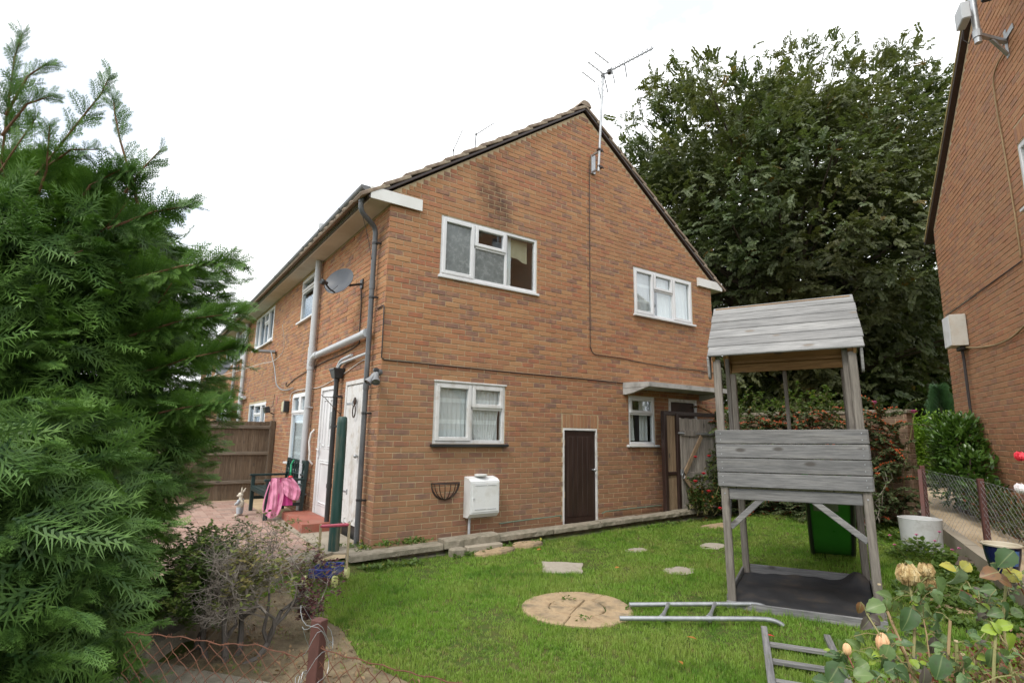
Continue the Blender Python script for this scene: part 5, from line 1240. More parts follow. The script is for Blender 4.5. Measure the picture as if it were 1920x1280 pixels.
tree('broadleaf_tree', 'small bright green tree at the far end of the clipped hedge', (19.5, .4, .8), (19.5, .4, 2.1), (1.7, 1.7, 1.1), 70, 14, M_tree2, SPR, 17, .36, .1, .1)
tree('broadleaf_tree', 'mid green bushy tree far behind the hedge beside the neighbouring wall', (23.5, .2, .8), (23.5, .2, 2.7), (2.6, 2.6, 2.0), 120, 14, M_tree2, SPR, 19, .42, .1, .12)
# distant wooded edge closing the view behind the gardens
P, D, N_, S_ = [], [], [], []
rd = random.Random(77)
for i in range(5200):
    a = rd.uniform(-.6, .75); rr_ = rd.uniform(44, 60); x = 8+rr_*math.cos(a); y = -3+rr_*math.sin(a); z = .3+abs(rd.gauss(0, 2.6)); P.append((x, y, z)); D.append((rd.uniform(-1, 1), rd.uniform(-1, 1), rd.uniform(-.3, 1))); N_.append((rd.uniform(-1, 0), rd.uniform(-1, 1), .8)); S_.append(rd.uniform(.9, 1.7))
scatter('treeline', SPR, np.array(P), frames(np.array(D), np.array(N_)), np.array(S_), M_tree2, None, stuff=True)

# --- clipped hedge, small conifer, laurel by the neighbour's house
def leafblob(name, label, cat, base, boxes, n, size, mat, tmpl, seed, outward=.8, flat=0.0, fill=True, updir=.3, partname='foliage', stemmat=None):
    """boxes = ellipsoids (cx,cy,cz,rx,ry,rz) in world space; leaves on and in them"""
    rd = random.Random(seed); t_ = thing(name, label, cat, base); B = np.array(base); P, D, N_, S_, rn = [], [], [], [], []
    w = [b_[3]*b_[4]+b_[3]*b_[5]+b_[4]*b_[5] for b_ in boxes]
    for i in range(n):
        b_ = rd.choices(boxes, w)[0]; d = np.array([rd.gauss(0, 1), rd.gauss(0, 1), rd.gauss(0, 1)]); d /= np.linalg.norm(d)
        r = rd.uniform(.78, 1.05) if rd.random() < .75 else rd.uniform(.3, .8)
        c = np.array(b_[:3])+d*np.array(b_[3:])*r*(1+.08*math.sin(6*d[0]+8*d[2]+seed))
        P.append(c); dd = d*outward+np.array([rd.uniform(-1, 1), rd.uniform(-1, 1), rd.uniform(-1, 1)])*.7+np.array([0, 0, updir]); D.append(dd); N_.append(d*.5+np.array([rd.uniform(-.4, .4), rd.uniform(-.4, .4), 1.0])); S_.append(size*rd.uniform(.65, 1.25)); rn.append(rd.random())
    st_ = MB()
    for b_ in boxes:
        q = np.array(b_[:3])-B; st_.tube([(q[0]*.3, q[1]*.3, -.1), tuple(q*.7), tuple(q+np.array([0, 0, b_[5]*.5]))], [.03, .02, .008], 6, cap=False)
    st_.build('stem', stemmat or M_bark, t_)
    scatter(partname, tmpl, np.array(P)-B, frames(np.array(D), np.array(N_)), np.array(S_), mat, t_, np.array(rn)); return t_
LF = [leaf_t(.42, .3, .2, 2), leaf_t(.48, .15, .3, 2), leaf_t(.36, .4, .15, 2)]
DIA = [T([(0, 0, 0), (-.34, .48, .10), (.34, .48, .10), (0, 1, -.12)], [(0, 2, 1), (1, 2, 3)], [0, .5, .5, 1])]
LFr = [leaf_t(.75, .2, .2, 2), leaf_t(.68, .3, .3, 2)]
M_hedge = leaf('hedge_leaf', (.14, .26, .03), (.21, .35, .05), (.30, .45, .08), .5, .35, .5, .3)
hd = thing('clipped_hedge', 'bright yellow-green clipped hedge along the path beyond the wire fence', 'hedge', (12.0, -1.2, .6)); B = np.array((12.0, -1.2, .6))
rd = random.Random(3); P, D, N_, S_ = [], [], [], []
he = np.array([.866, .5, 0]); hn = np.array([.5, -.866, 0]); o0 = np.array([9.75, -2.25, 0])
for i in range(27000):
    s = rd.random()**1.5*7.0; w = rd.random()*1.0; top_ = 1.36+.085*s+.03*math.sin(2*s); bot = .55+.06*s; u = rd.random()
    if u < .42: q = (s, w, top_+rd.gauss(0, .03)); d = np.array([rd.gauss(0, .5), rd.gauss(0, .5), 1.0])
    elif u < .70: q = (rd.gauss(.02, .05), w, bot+(top_-bot)*rd.random()); d = -he+np.array([rd.gauss(0, .5), rd.gauss(0, .5), .5])
    else: q = (s, rd.gauss(0, .03) if rd.random() < .6 else 1+rd.gauss(0, .03), bot+(top_-bot)*rd.random()); d = (-hn if q[1] < .5 else hn)+np.array([rd.gauss(0, .5), rd.gauss(0, .5), .4])
    P.append(o0+he*q[0]+hn*q[1]+np.array([0, 0, q[2]])); D.append(d); N_.append(rdirs(1)[0]+np.array([0, 0, .5])); S_.append(rd.uniform(.04, .08))
scatter('foliage', DIA, np.array(P)-B, frames(np.array(D), np.array(N_)), np.array(S_), M_hedge, hd)
b = MB(); 
q0, q1, q2, q3 = [o0+he*a+hn*c for a, c in ((.1, .1), (6.9, .1), (6.9, .9), (.1, .9))]
b.add([tuple(np.array([q[0], q[1], z])-B) for z in (0, 1) for q in (q0, q1, q2, q3)], [(0, 1, 5, 4), (1, 2, 6, 5), (2, 3, 7, 6), (3, 0, 4, 7), (4, 5, 6, 7)])
for i in range(4, 8): x, y, z = b.v[i]; b.v[i] = (x, y, (1.28 if i in (4, 7) else 1.78)-B[2])
b.build('twig_core', plain('hedge_twigs', [(.03, .04, .012), (.05, .06, .02)], 20, 1, .5, .01), hd)
M_scon = leaf('small_conifer_spray', (.018, .062, .022), (.035, .095, .035), (.07, .15, .05), .6, .2)
sc = thing('small_conifer', 'small dark blue-green conifer between the clipped hedge and the neighbouring wall', 'conifer', (11.6, -2.35, .6)); P, D, N_, S_ = [], [], [], []
rd = random.Random(12)
for i in range(1500):
    z = rd.random()**1.25*1.85; r = .44*(1-(z/1.95))**1.0*rd.uniform(.75, 1.08); a = rd.uniform(0, 2*PI); P.append((r*math.cos(a), r*math.sin(a), z)); D.append((math.cos(a)*.5, math.sin(a)*.5, rd.uniform(.5, 1.1))); N_.append((-math.sin(a), math.cos(a), rd.uniform(-.4, .4))); S_.append(rd.uniform(.14, .24))
scatter('foliage', [frond(rdF, 8, .25, 1, .42, 1.1)], np.array(P), frames(np.array(D), np.array(N_)), np.array(S_), M_scon, sc); b = MB(); b.tube([(0, 0, -.1), (0, 0, 1.5)], [.05, .01], 6); b.build('trunk', M_bark, sc)
M_laurel = leaf('laurel_leaf', (.035, .088, .014), (.065, .135, .022), (.14, .225, .04), .5, .22, .32, .5)
bl = []
for s, d, z, r in ((-.95, .28, 1.42, .33), (-1.25, .32, 1.25, .32), (-1.6, .28, .95, .30), (-.9, .28, .95, .34), (-1.2, .36, .72, .34), (-1.85, .24, .60, .26), (-.8, .30, 1.2, .28), (-1.1, .2, 1.5, .24)):
    p = np_(s, d, z); bl.append((p.x, p.y, p.z+.05, r, r, r*.95))
leafblob('laurel_shrub', 'glossy green laurel shrub against the foot of the neighbouring brick wall', 'shrub', tuple(np_(-1.2, .35, .4)), bl, 4600, .092, M_laurel, LF, 9, .9, updir=.5)
M_low = leaf('low_shrub_leaf', (.045, .07, .02), (.08, .10, .03), (.16, .13, .05), .4, .25, .5, .3, dead=((.20, .07, .03), .12))
bl = []
for s, d, z, r in ((-1.9, .28, .62, .22), (-2.3, .26, .56, .22), (-2.75, .26, .5, .2), (-3.3, .24, .46, .22), (-3.9, .24, .45, .22), (-4.5, .22, .42, .2)):
    p = np_(s, d, z); bl.append((p.x, p.y, p.z, r*1.3, r, r))
leafblob('low_shrub', 'dull green straggly shrubs between the concrete path and the neighbouring wall', 'shrub', tuple(np_(-3, .25, .25)), bl, 2300, .06, M_low, LF, 10, .7)

# --- berry shrub (cotoneaster) sprawling over the garden wall
M_cot = leaf('small_grey_green_leaf', (.065, .105, .040), (.11, .15, .065), (.17, .20, .10), .5, .25, .55, .35)
M_berry = plain('orange_red_berries', [(.40, .060, .018), (.52, .11, .03)], 6, .5, .2, .003)
ct = thing('berry_shrub', 'arching shrub covered in orange-red berries sprawling over the garden wall', 'shrub', (6.75, -1.6, .1)); B = np.array((6.75, -1.6, .1))
rd = random.Random(40); stems = MB(); berr = MB(); P, D, N_, S_ = [], [], [], []
for i in range(860):
    y = rd.uniform(-3.3, -.25); z0 = rd.uniform(.05, 1.75); x = 6.98-rd.random()*.35
    if z0 < .8: x -= .28*rd.random()
    L = rd.uniform(.35, .75); a = rd.uniform(-1.2, 1.2); d = np.array([-math.cos(a)*rd.uniform(.5, 1), math.sin(a), rd.uniform(.0, .9)]); d /= np.linalg.norm(d)
    p = np.array([x, y, z0]); pts = []; m = 8; red = rd.random() < (.36 if z0 > .9 else .13)
    for k in range(m+1):
        t = k/m; q = p+d*L*t+np.array([0, 0, -.38*L*t*t*(1 if z0 < 1.4 else .9)]); q[2] = min(q[2], 2.0); pts.append(q)
    stems.tube([tuple(q-B) for q in pts], [.006*(1-.7*k/m) for k in range(m+1)], 4, cap=False)
    for k in range(int(L*170)):
        t = rd.random(); i0 = min(int(t*m), m-1); q = pts[i0]*(1-(t*m-i0))+pts[i0+1]*(t*m-i0); ax = pts[i0+1]-pts[i0]; s = np.cross(ax, (0, 0, 1)); s /= np.linalg.norm(s)+1e-6
        P.append(q); D.append(ax/np.linalg.norm(ax)*.5+s*rd.choice((-1, 1))*rd.uniform(.6, 1)+np.array([0, 0, rd.uniform(-.3, .5)])); N_.append((rd.uniform(-.5, .5), rd.uniform(-.5, .5), 1)); S_.append(rd.uniform(.030, .058))
    if red:
        for k in range(int(L*52)):
            t = .1+.8*rd.random(); i0 = min(int(t*m), m-1); q = pts[i0]*(1-(t*m-i0))+pts[i0+1]*(t*m-i0); q = q+np.array([rd.uniform(-.02, .02), rd.uniform(-.02, .02), rd.uniform(.0, .03)])-B; r_ = rd.uniform(.008, .013)
            berr.add([tuple(q+np.array(v)*r_) for v in ((0, 0, 1), (1, 0, 0), (0, 1, 0), (-1, 0, 0), (0, -1, 0), (0, 0, -1))], [(0, 1, 2), (0, 2, 3), (0, 3, 4), (0, 4, 1), (5, 2, 1), (5, 3, 2), (5, 4, 3), (5, 1, 4)])
stems.build('stems', M_stemr, ct); berr.build('berries', M_berry, ct, stuff=True); scatter('foliage', DIA, np.array(P)-B, frames(np.array(D), np.array(N_)), np.array(S_), M_cot, ct)
M_green2 = leaf('fresh_green_leaf', (.06, .115, .022), (.11, .175, .04), (.17, .25, .06), .4, .35, .45, .35, dead=((.35, .33, .05), .03))
def wandy(name, label, base, n, L, leafsz, mat, seed, spread=(.3, .9), up=(.4, 1.0), region=None, per=60, stemmat=None, tm=None):
    t_ = thing(name, label, 'shrub', base); rd = random.Random(seed); st_ = MB(); P, D, N_, S_ = [], [], [], []
    for i in range(n):
        p = np.array([rd.uniform(-1, 1)*region[0], rd.uniform(-1, 1)*region[1], rd.uniform(0, 1)*region[2]]); a = rd.uniform(0, 2*PI); d = np.array([math.cos(a)*rd.uniform(*spread), math.sin(a)*rd.uniform(*spread), rd.uniform(*up)]); l = L*rd.uniform(.6, 1.2)
        pts = [p+d*l*k/6+np.array([.03*math.sin(3*k+i), .03*math.cos(2*k+i), -.12*l*(k/6)**2]) for k in range(7)]
        st_.tube([tuple(q) for q in pts], [.006*(1-.1*k) for k in range(7)], 5, cap=False)
        for k in range(int(per*l)):
            t = .1+.9*rd.random(); i0 = min(int(t*6), 5); q = pts[i0]*(1-(t*6-i0))+pts[i0+1]*(t*6-i0); a = rd.uniform(0, 2*PI)
            P.append(q); D.append(np.array([math.cos(a), math.sin(a), rd.uniform(-.2, .8)])); N_.append((rd.uniform(-.6, .6), rd.uniform(-.6, .6), 1)); S_.append(leafsz*rd.uniform(.6, 1.2))
    st_.build('stems', stemmat or M_stemg, t_); scatter('foliage', tm or LFr, np.array(P), frames(np.array(D), np.array(N_)), np.array(S_), mat, t_); return t_
wandy('climbing_shrub', 'fresh green shrub with upright wands rising above the garden wall behind the play tower', (7.12, -1.3, 1.6), 60, .6, .055, M_green2, 51, (.1, .6), (.4, 1.1), (.15, 1.15, .25), 80)
wandy('leafy_shrub', 'pale round-leaved shrub with bare woody stems beside the end of the garden wall', (5.9, -3.05, .2), 20, .75, .055, leaf('pale_round_leaf', (.09, .135, .06), (.15, .2, .095), (.2, .25, .12), .4, .3, .5, .35), 52, (.15, .5), (.6, 1.2), (.16, .2, .1), 40, M_twig)
rs = wandy('rose_bush', 'leafy bush with small red roses in front of the side gate', (5.75, -.62, .05), 46, .85, .05, leaf('mid_green_leaf', (.04, .085, .02), (.075, .125, .03), (.12, .15, .045), .4, .28, .45, .35, dead=((.25, .09, .02), .1)), 53, (.1, .6), (.4, 1.1), (.3, .25, .25), 85)
M_red = plain('red_petals', [(.55, .015, .035), (.66, .03, .05)], 20, .5, .3, .004)
M_pink = plain('pink_petals', [(.60, .12, .30), (.68, .22, .42)], 20, .5, .3, .004)
def bloom(b, c, r, n=9, rd=random):
    """small cupped flower of separate petals"""
    c = np.array(c, float)
    for ring, (tilt, rr0, m) in enumerate(((.9, 1.0, n), (.45, .7, n-2), (.12, .42, 5))):
        for k in range(m):
            a = 2*PI*k/m+ring*.5; d = np.array([math.cos(a)*math.sin(tilt), math.sin(a)*math.sin(tilt), math.cos(tilt)]); s = np.array([-math.sin(a), math.cos(a), 0]); L = r*rr0*(1.1+.3*ring)
            p0 = c; p1 = c+d*L*.6+s*r*.38; p2 = c+d*L*.6-s*r*.38; p3 = c+d*L*1.0+s*r*.2; p4 = c+d*L*1.0-s*r*.2
            b.add([tuple(q) for q in (p0, p1, p3, p4, p2)], [(0, 1, 2, 3, 4)], rd.random())
b = MB()
for p in ((-.62, -.28, .60), (-.42, -.30, .72), (-.47, -.42, .45), (-.35, -.1, .98), (-.12, -.2, 1.0), (-.3, -.5, .18)): bloom(b, p, .045)
b.build('flower', M_red, rs)
fl2 = thing('climbing_rose', 'two pink roses on thin stems near the top of the garden wall end', 'rose', (6.85, -3.15, .2)); b = MB(); b2 = MB()
for p in ((-.1, .15, 1.72), (.12, -.28, 1.58)): bloom(b, p, .065, 11); b2.tube([(0, 0, 0), (p[0]*.5, p[1]*.5, .9), p], .006, 5)
b.build('flower', M_pink, fl2); b2.build('stem', M_stemg, fl2)

# --- half-dead azalea in the left bed
az = thing('bare_shrub', 'half-dead shrub of tangled grey twigs with green leaf clumps on twisted trunks', 'shrub', (-1.75, -2.2, -.15)); B = np.array((-1.75, -2.2, -.15))
rd = random.Random(61); tw = MB(); trunk = MB(); LP, LD, LN, LS, LR = [], [], [], [], []
rtv = np.array(rt); fwv = np.array([fw.x, fw.y, 0]); fwv /= np.linalg.norm(fwv)
ends = []
def grow(p, d, L, r, lev):
    m = 4; pts = [p]
    for k in range(m):
        d = d+np.array([rd.gauss(0, .34), rd.gauss(0, .34), rd.gauss(0, .24)])*(1 if lev else .5); d[2] += .02; d /= np.linalg.norm(d)
        p = p+d*L/m
        rel_ = p-env
        # keep inside the crown envelope
        e = np.array([np.dot(rel_, rtv)/.74, np.dot(rel_, fwv)/.55, rel_[2]/.40])
        if np.linalg.norm(e) > 1: d = d-rel_*1.1; d /= np.linalg.norm(d)
        pts.append(p)
    (trunk if lev < 2 else tw).tube([tuple(q-B) for q in pts], [r*(1-.12*k) for k in range(m+1)], 6 if lev < 2 else 4 if lev < 4 else 3, cap=False)
    if lev >= 5: ends.append((pts[-1], d)); return
    nchild = (4, 4, 4, 4, 4)[lev] if rd.random() < .8 else 3
    for c in range(nchild):
        k = rd.randint(2, m) if c else m
        nd = d+np.array([rd.gauss(0, .75), rd.gauss(0, .75), rd.gauss(0, .55)+(.22 if lev < 2 else .05)]); nd /= np.linalg.norm(nd)
        grow(pts[k], nd, L*rd.uniform(.55, .85), r*rd.uniform(.48, .62), lev+1)
env = np.array([-1.73, -2.2, .36])
for p0, d0, L_ in (((-1.88, -2.42, -.2), (.1, .25, 1), .38), ((-2.02, -2.05, -.2), (-.1, -.1, 1), .36), ((-1.80, -2.50, -.16), (.75, -.1, .45), .42), ((-1.97, -2.30, -.2), (-.5, .5, .7), .36), ((-1.84, -2.36, -.2), (.55, .35, .8), .44)):
    grow(np.array(p0), np.array(d0)/np.linalg.norm(d0), L_, .026, 0)
for p, d in ends:
    e = p-env; u = np.dot(e, rtv)/.74; w = e[2]/.4
    lf_ = 0; tone = rd.random()*.5
    if u < -.26 and rd.random() < .9: lf_ = 9
    elif u > .0 and w > -.25 and rd.random() < .42: lf_ = 5; tone = .5+rd.random()*.4
    elif u > .35 and w < .25 and rd.random() < .85: lf_ = 5; tone = 1.0
    elif rd.random() < .05: lf_ = 3
    for k in range(lf_):
        a = rd.uniform(0, 2*PI); LP.append(p+np.array([rd.gauss(0, .012), rd.gauss(0, .012), rd.gauss(0, .012)])); LD.append(np.array([math.cos(a), math.sin(a), rd.uniform(-.1, .8)])); LN.append((rd.uniform(-.5, .5), rd.uniform(-.5, .5), 1)); LS.append(rd.uniform(.026, .048)); LR.append(tone)
trunk.build('trunk', plain('dark_stem', [(.07, .058, .05), (.13, .115, .10)], 14, .95, .8, .006), az); tw.build('twigs', M_twig, az)
t = NT('azalea_leaf'); r_ = t.attr('rnd'); c_ = t.ramp(r_, [(0, (.060, .115, .022)), (.35, (.11, .17, .035)), (.6, (.18, .20, .05)), (.9, (.20, .16, .06)), (1, (.095, .035, .035))])
M_az = t.done(t.n('ShaderNodeMixShader', {0: .2, 1: t.bsdf(c_, .5, None, 0, .35), 2: t.n('ShaderNodeBsdfTranslucent', {'Color': c_}).outputs[0]}).outputs[0])
scatter('foliage', LF, np.array(LP)-B, frames(np.array(LD), np.array(LN)), np.array(LS), M_az, az, np.array(LR))
# ------------------------------------------------------------------ stepping stones
def stone(name, label, pts, mat, th=.05, lift=.008, seed=1, group=None):
    rd = random.Random(seed); cx = sum(p[0] for p in pts)/len(pts); cy = sum(p[1] for p in pts)/len(pts); z = g(cx, cy)
    o_ = thing(name, label, 'stepping stone', (cx, cy, z), group=group); b = MB(); n = len(pts)
    for sc_, zz in ((1.0, -th), (1.0, lift-.012), (.965, lift), (.55, lift+.002)):
        for p in pts: b.v.append(((p[0]-cx)*sc_+rd.uniform(-.004, .004), (p[1]-cy)*sc_+rd.uniform(-.004, .004), zz+g(p[0], p[1])-z+rd.uniform(-.002, .002)))
    b.f = [(r_*n+i, r_*n+(i+1) % n, (r_+1)*n+(i+1) % n, (r_+1)*n+i) for r_ in range(3) for i in range(n)]+[tuple(3*n+i for i in range(n))]; b.r = [.5]*len(b.f)
    autosmooth(b.build('slab', mat, o_), 30); return o_
def ring(cx, cy, rx, ry, n=22, w=.06, seed=0, a0=0):
    rd = random.Random(seed); return [(cx+rx*math.cos(2*PI*i/n+a0)*(1+rd.uniform(-w, w)), cy+ry*math.sin(2*PI*i/n+a0)*(1+rd.uniform(-w, w))) for i in range(n)]
cs = thing('stone_circle', 'large round sandstone disc of cracked wedge pieces set in the lawn beside the metal rail', 'paving circle', (.79, -2.89, g(.79, -2.89)))
def wedge(r0, r1, a0, a1, rd, gap=.006):
    b = MB(); n = 6; top = []; 
    def P_(r_, a, z): q = (r_+rd.uniform(-.004, .004)); return (q*math.cos(a), q*math.sin(a), z)
    o1 = [(r1*(1+.02*math.sin(3*(a0+(a1-a0)*k/n))), a0+(a1-a0)*k/n) for k in range(n+1)]; i1 = [(max(r0, .005), a0+(a1-a0)*k/n) for k in range(n, -1, -1)]
    loop = o1+i1; cxm = sum(q*math.cos(a) for q, a in loop)/len(loop); cym = sum(q*math.sin(a) for q, a in loop)/len(loop); zt = .016+rd.uniform(-.004, .005); m = len(loop)
    for sh_, z in ((gap, -.05), (gap, zt-.009), (gap+.010, zt)):
        for q, a in loop:
            x, y = q*math.cos(a), q*math.sin(a); d = math.hypot(x-cxm, y-cym)+1e-6; b.v.append((x-(x-cxm)/d*sh_+rd.uniform(-.003, .003), y-(y-cym)/d*sh_+rd.uniform(-.003, .003), z+rd.uniform(-.0015, .0015)))
    b.f = [(r_*m+i, r_*m+(i+1) % m, (r_+1)*m+(i+1) % m, (r_+1)*m+i) for r_ in range(2) for i in range(m)]+[tuple(2*m+i for i in range(m))]; b.r = [.5]*len(b.f)
    return b
rd = random.Random(8)
for k, (a0, a1) in enumerate(((.3, 1.25), (1.25, 2.0), (2.0, 3.0), (3.0, 3.75), (3.75, 4.5), (4.5, 5.4), (5.4, 6.58))): autosmooth(wedge(.245, .485, a0, a1, rd, .006).build('outer_stone', M_stone, cs), 30)
for a0, a1 in ((.55, 2.2), (2.2, 3.72), (3.72, 5.3), (5.3, 6.83)): autosmooth(wedge(.0, .245, a0, a1, rd, .0055).build('inner_stone', M_stone, cs), 30)
def densify(c, n=5, j=.008, seed=1):
    rd = random.Random(seed); o_ = []
    for (x0, y0), (x1, y1) in zip(c, c[1:]+c[:1]):
        for k in range(n): o_.append((x0+(x1-x0)*k/n+rd.uniform(-j, j), y0+(y1-y0)*k/n+rd.uniform(-j, j)))
    return o_
stone('paving_slab', 'pale square paving slab lying in the lawn midway between kerb and stone disc', densify([(1.57, -1.38), (1.93, -1.70), (1.62, -2.04), (1.28, -1.77)]), M_slab, seed=2)
stone('stepping_stone', 'small pale stepping stone left of the play tower nearest the small dark door', ring(2.99, -1.56, .17, .12, 16, .1, 3), M_slab, lift=.004, seed=3)
stone('stepping_stone', 'small pale stepping stone right beside the front left post of the play tower', ring(3.97, -2.0, .19, .16, 16, .1, 4), M_slab, lift=.004, seed=4)
stone('stepping_stone', 'half overgrown stepping stone nearest the tower and beyond the stone disc', ring(2.57, -2.56, .20, .16, 16, .1, 5), M_slab, lift=.004, seed=5)
stone('stepping_stone', 'wide tan stepping stone behind the tower in front of the side gate', ring(5.15, -1.27, .40, .22, 20, .08, 6, -.6), M_stone, lift=.008, seed=6)
stone('stepping_stone', 'rounded tan stone against the stepped kerb, the nearer of two', ring(1.36, -.72, .30, .13, 18, .06, 7, .1), M_stone, lift=.04, seed=7)
stone('stepping_stone', 'rounded tan stone against the kerb, the farther of two', ring(1.92, -.62, .24, .13, 18, .06, 8, .1), M_stone, lift=.05, seed=8)
stone('stepping_stone', 'broad tan stepping stone behind the rose bush on the right', ring(3.72, -4.72, .32, .26, 20, .06, 9), M_stone, lift=.012, seed=9)
EXC = [(.79, -2.89, .455, .455), (2.99, -1.56, .13, .09), (3.97, -2.0, .15, .12), (2.57, -2.56, .15, .11), (5.15, -1.27, .30, .22), (1.36, -.72, .27, .11), (1.92, -.62, .22, .11), (3.72, -4.72, .29, .23)]

# ------------------------------------------------------------------ lawn grass
def inpoly(x, y, poly):
    c = False; n = len(poly)
    for i in range(n):
        x0, y0 = poly[i]; x1, y1 = poly[(i+1) % n]
        if (y0 > y) != (y1 > y) and x < (x1-x0)*(y-y0)/(y1-y0)+x0: c = not c
    return c
def tuft(rd, nb=8, h=1.0, spread=.35, w=.055, lo=False):
    V, F, tp = [], [], []
    for k in range(nb):
        a = rd.uniform(0, 2*PI); r_ = spread*rd.random()**.5; x, y = r_*math.cos(a), r_*math.sin(a); b_ = rd.uniform(0, 2*PI); hh = h*rd.uniform(.55, 1.1); ln = rd.uniform(.05, .5)*hh
        s = np.array([-math.sin(b_), math.cos(b_), 0])*w*.5; d = np.array([math.cos(b_), math.sin(b_), 0]); p = np.array([x, y, 0.]); m = p+d*ln*.3+np.array([0, 0, hh*.6]); t_ = p+d*ln+np.array([0, 0, hh*rd.uniform(.85, 1)])
        if lo: o = len(V); V += [p-s*1.3, p+s*1.3, t_]; tp += [0, 0, 1]; F.append((o, o+1, o+2)); continue
        o = len(V); V += [p-s, p+s, m-s*.8, m+s*.8, t_]; tp += [0, 0, .55, .55, 1]; F += [(o, o+1, o+3), (o, o+3, o+2), (o+2, o+3, o+4)]
    return T(V, F, tp)
rdg = random.Random(15); TU = [tuft(rdg) for _ in range(6)]+[tuft(rdg, 9, lo=True) for _ in range(6)]
t = NT('grass_blade'); p_ = t.pos()
c_ = t.mix(t.attr('rnd'), (.13, .265, .026), (.20, .345, .052)); c_ = t.mix(t.math('MULTIPLY', t.attr('tip'), .45), c_, (.26, .40, .06))
c_ = t.mix(t.ramp(t.noise(p_, 1.1, 4), [(.44, 0.0), (.66, .75)]), c_, (.30, .36, .09))
c_ = t.mix(t.ramp(t.noise(p_, 3.2, 4), [(.34, .7), (.47, 0.0)]), c_, (.07, .18, .016))
c_ = t.mix(t.ramp(t.attr('rnd'), [(.93, 0.0), (.97, .8)]), c_, (.30, .25, .10))
b_ = t.bsdf(c_, .55, None, 0, .3); tr_ = t.n('ShaderNodeBsdfTranslucent', {'Color': t.mix(1.0, c_, (1.15, 1.25, .7), 'MULTIPLY')}).outputs[0]
M_grass = t.done(t.n('ShaderNodeMixShader', {0: .38, 1: b_, 2: tr_}).outputs[0])
sand = [Mp @ Vector(q) for q in ((-.03, -.03, 0), (PW+.03, -.03, 0), (PW+.03, PD+.01, 0), (-.03, PD+.01, 0))]; sandp = [(q.x, q.y) for q in sand]
pathp = [(-2.75, -1.55), (-3.5, -2.2), (-.55, -5.5), (-.55, -4.5)]
edgep = edge+[(x-.25, y+.16) for x, y in edge[::-1]]
def lawn_ok(x, y):
    if y > -.40: return False
    if x > 6.93 and y > -3.4: return False
    if sdx(x, y)[1] < .95: return False
    for cx, cy, rx, ry in EXC:
        if ((x-cx)/rx)**2+((y-cy)/ry)**2 < 1: return False
    if inpoly(x, y, densify([(1.57, -1.38), (1.93, -1.70), (1.62, -2.04), (1.28, -1.77)], 1, 0)): return False
    if inpoly(x, y, sandp) or inpoly(x, y, pathp): return False
    if inpoly(x, y, bedpoly): return random.random() < .03
    if x < -.4 and inpoly(x, y, edgep): return False
    if x < -.2 and y > -.8 and (y+.02)*(-.66)+(x+.46)*.53 < 0 and y > -.35: return False
    return True
GP, GS = [], []
rd = random.Random(100); random.seed(5)
def seen(x, y, mg=1.22):
    d = Vector((x, y, g(x, y)))-CAM; z = d.dot(fw)
    if z < .8: return 0
    u = d.dot(rr)/z; v = d.dot(uu)/z
    return z if abs(u) < .945*mg and v > -.63*mg*1.05 else 0
N0 = 0
while N0 < 120000:
    N0 += 1; x = rd.uniform(-2.2, 7.0); y = rd.uniform(-6.6, -.38); z = seen(x, y)
    if not z: continue
    if rd.random() > min(1, (3.3/z)**1.25): continue
    if x < -.45:       # left of the raised edging is a lawn of its own, handled below
        if x < np.interp(y, [-2.3, -1.42, -.55, -.02], [-2.33, -1.72, -1.12, -.46]): continue
    if not lawn_ok(x, y): continue
    pn = math.sin(2.1*x+.7*y+1)*math.sin(1.6*y-1.1*x)+.6*math.sin(5.3*x-2)*math.sin(4.7*y+1)
    if pn < -.75 and rd.random() < .5: continue
    hk = 1+.28*pn
    GP.append((x, y, g(x, y)-.004)); far = min(1.9, max(1.0, z/3.4)); GS.append((.062*far**.75, .062*far**.75, rd.uniform(.026, .052)*hk*(1.25 if y > -.6 or inpoly(x, y, bedpoly) else 1)))
for i in range(3600):
    x = rd.uniform(-3.6, -1.5); y = rd.uniform(-2.0, -.4)
    if x+.36 > np.interp(y, [-2.3, -1.42, -.55, -.02], [-2.33, -1.72, -1.12, -.46]): continue
    GP.append((x, y, gg(x, y))); GS.append((.07, .07, rd.uniform(.05, .09)))
for (x0, y0), (x1, y1), m in [(sandp[i], sandp[(i+1) % 4], 46) for i in range(4)]+[((1.12, -3.22), (2.05, -3.86), 40), ((.82, -3.42), (1.72, -4.08), 44), ((1.56, -4.10), (.70, -4.66), 40), ((1.8, -4.46), (.95, -5.0), 34), ((-.3, -.52), (6.0, -.52), 130)]:
    for k in range(m):      # longer unmown tufts against things the mower cannot reach
        u = rd.random(); x = x0+(x1-x0)*u+rd.gauss(0, .022); y = y0+(y1-y0)*u+rd.gauss(0, .022)
        if inpoly(x, y, sandp): continue
        GP.append((x, y, g(x, y)-.004)); GS.append((.055, .055, rd.uniform(.05, .10)))
for k in range(420):
    x = rd.uniform(-1.0, 6); y = rd.uniform(-5, -.5)
    if lawn_ok(x, y) and x > -.6: GP.append((x, y, g(x, y)-.004)); GS.append((.05, .05, rd.uniform(.06, .095)))
GP = np.array(GP); n = len(GP); an = RNG.random(n)*2*PI; Rz = np.zeros((n, 3, 3)); Rz[:, 0, 0] = np.cos(an); Rz[:, 0, 1] = -np.sin(an); Rz[:, 1, 0] = np.sin(an); Rz[:, 1, 1] = np.cos(an); Rz[:, 2, 2] = 1
far_ = np.linalg.norm(GP-np.array(CAM), axis=1) > 4.6; scatter('grass', TU, GP, Rz, np.array(GS), M_grass, None, stuff=True, which=RNG.integers(0, 6, len(GP))+6*far_)
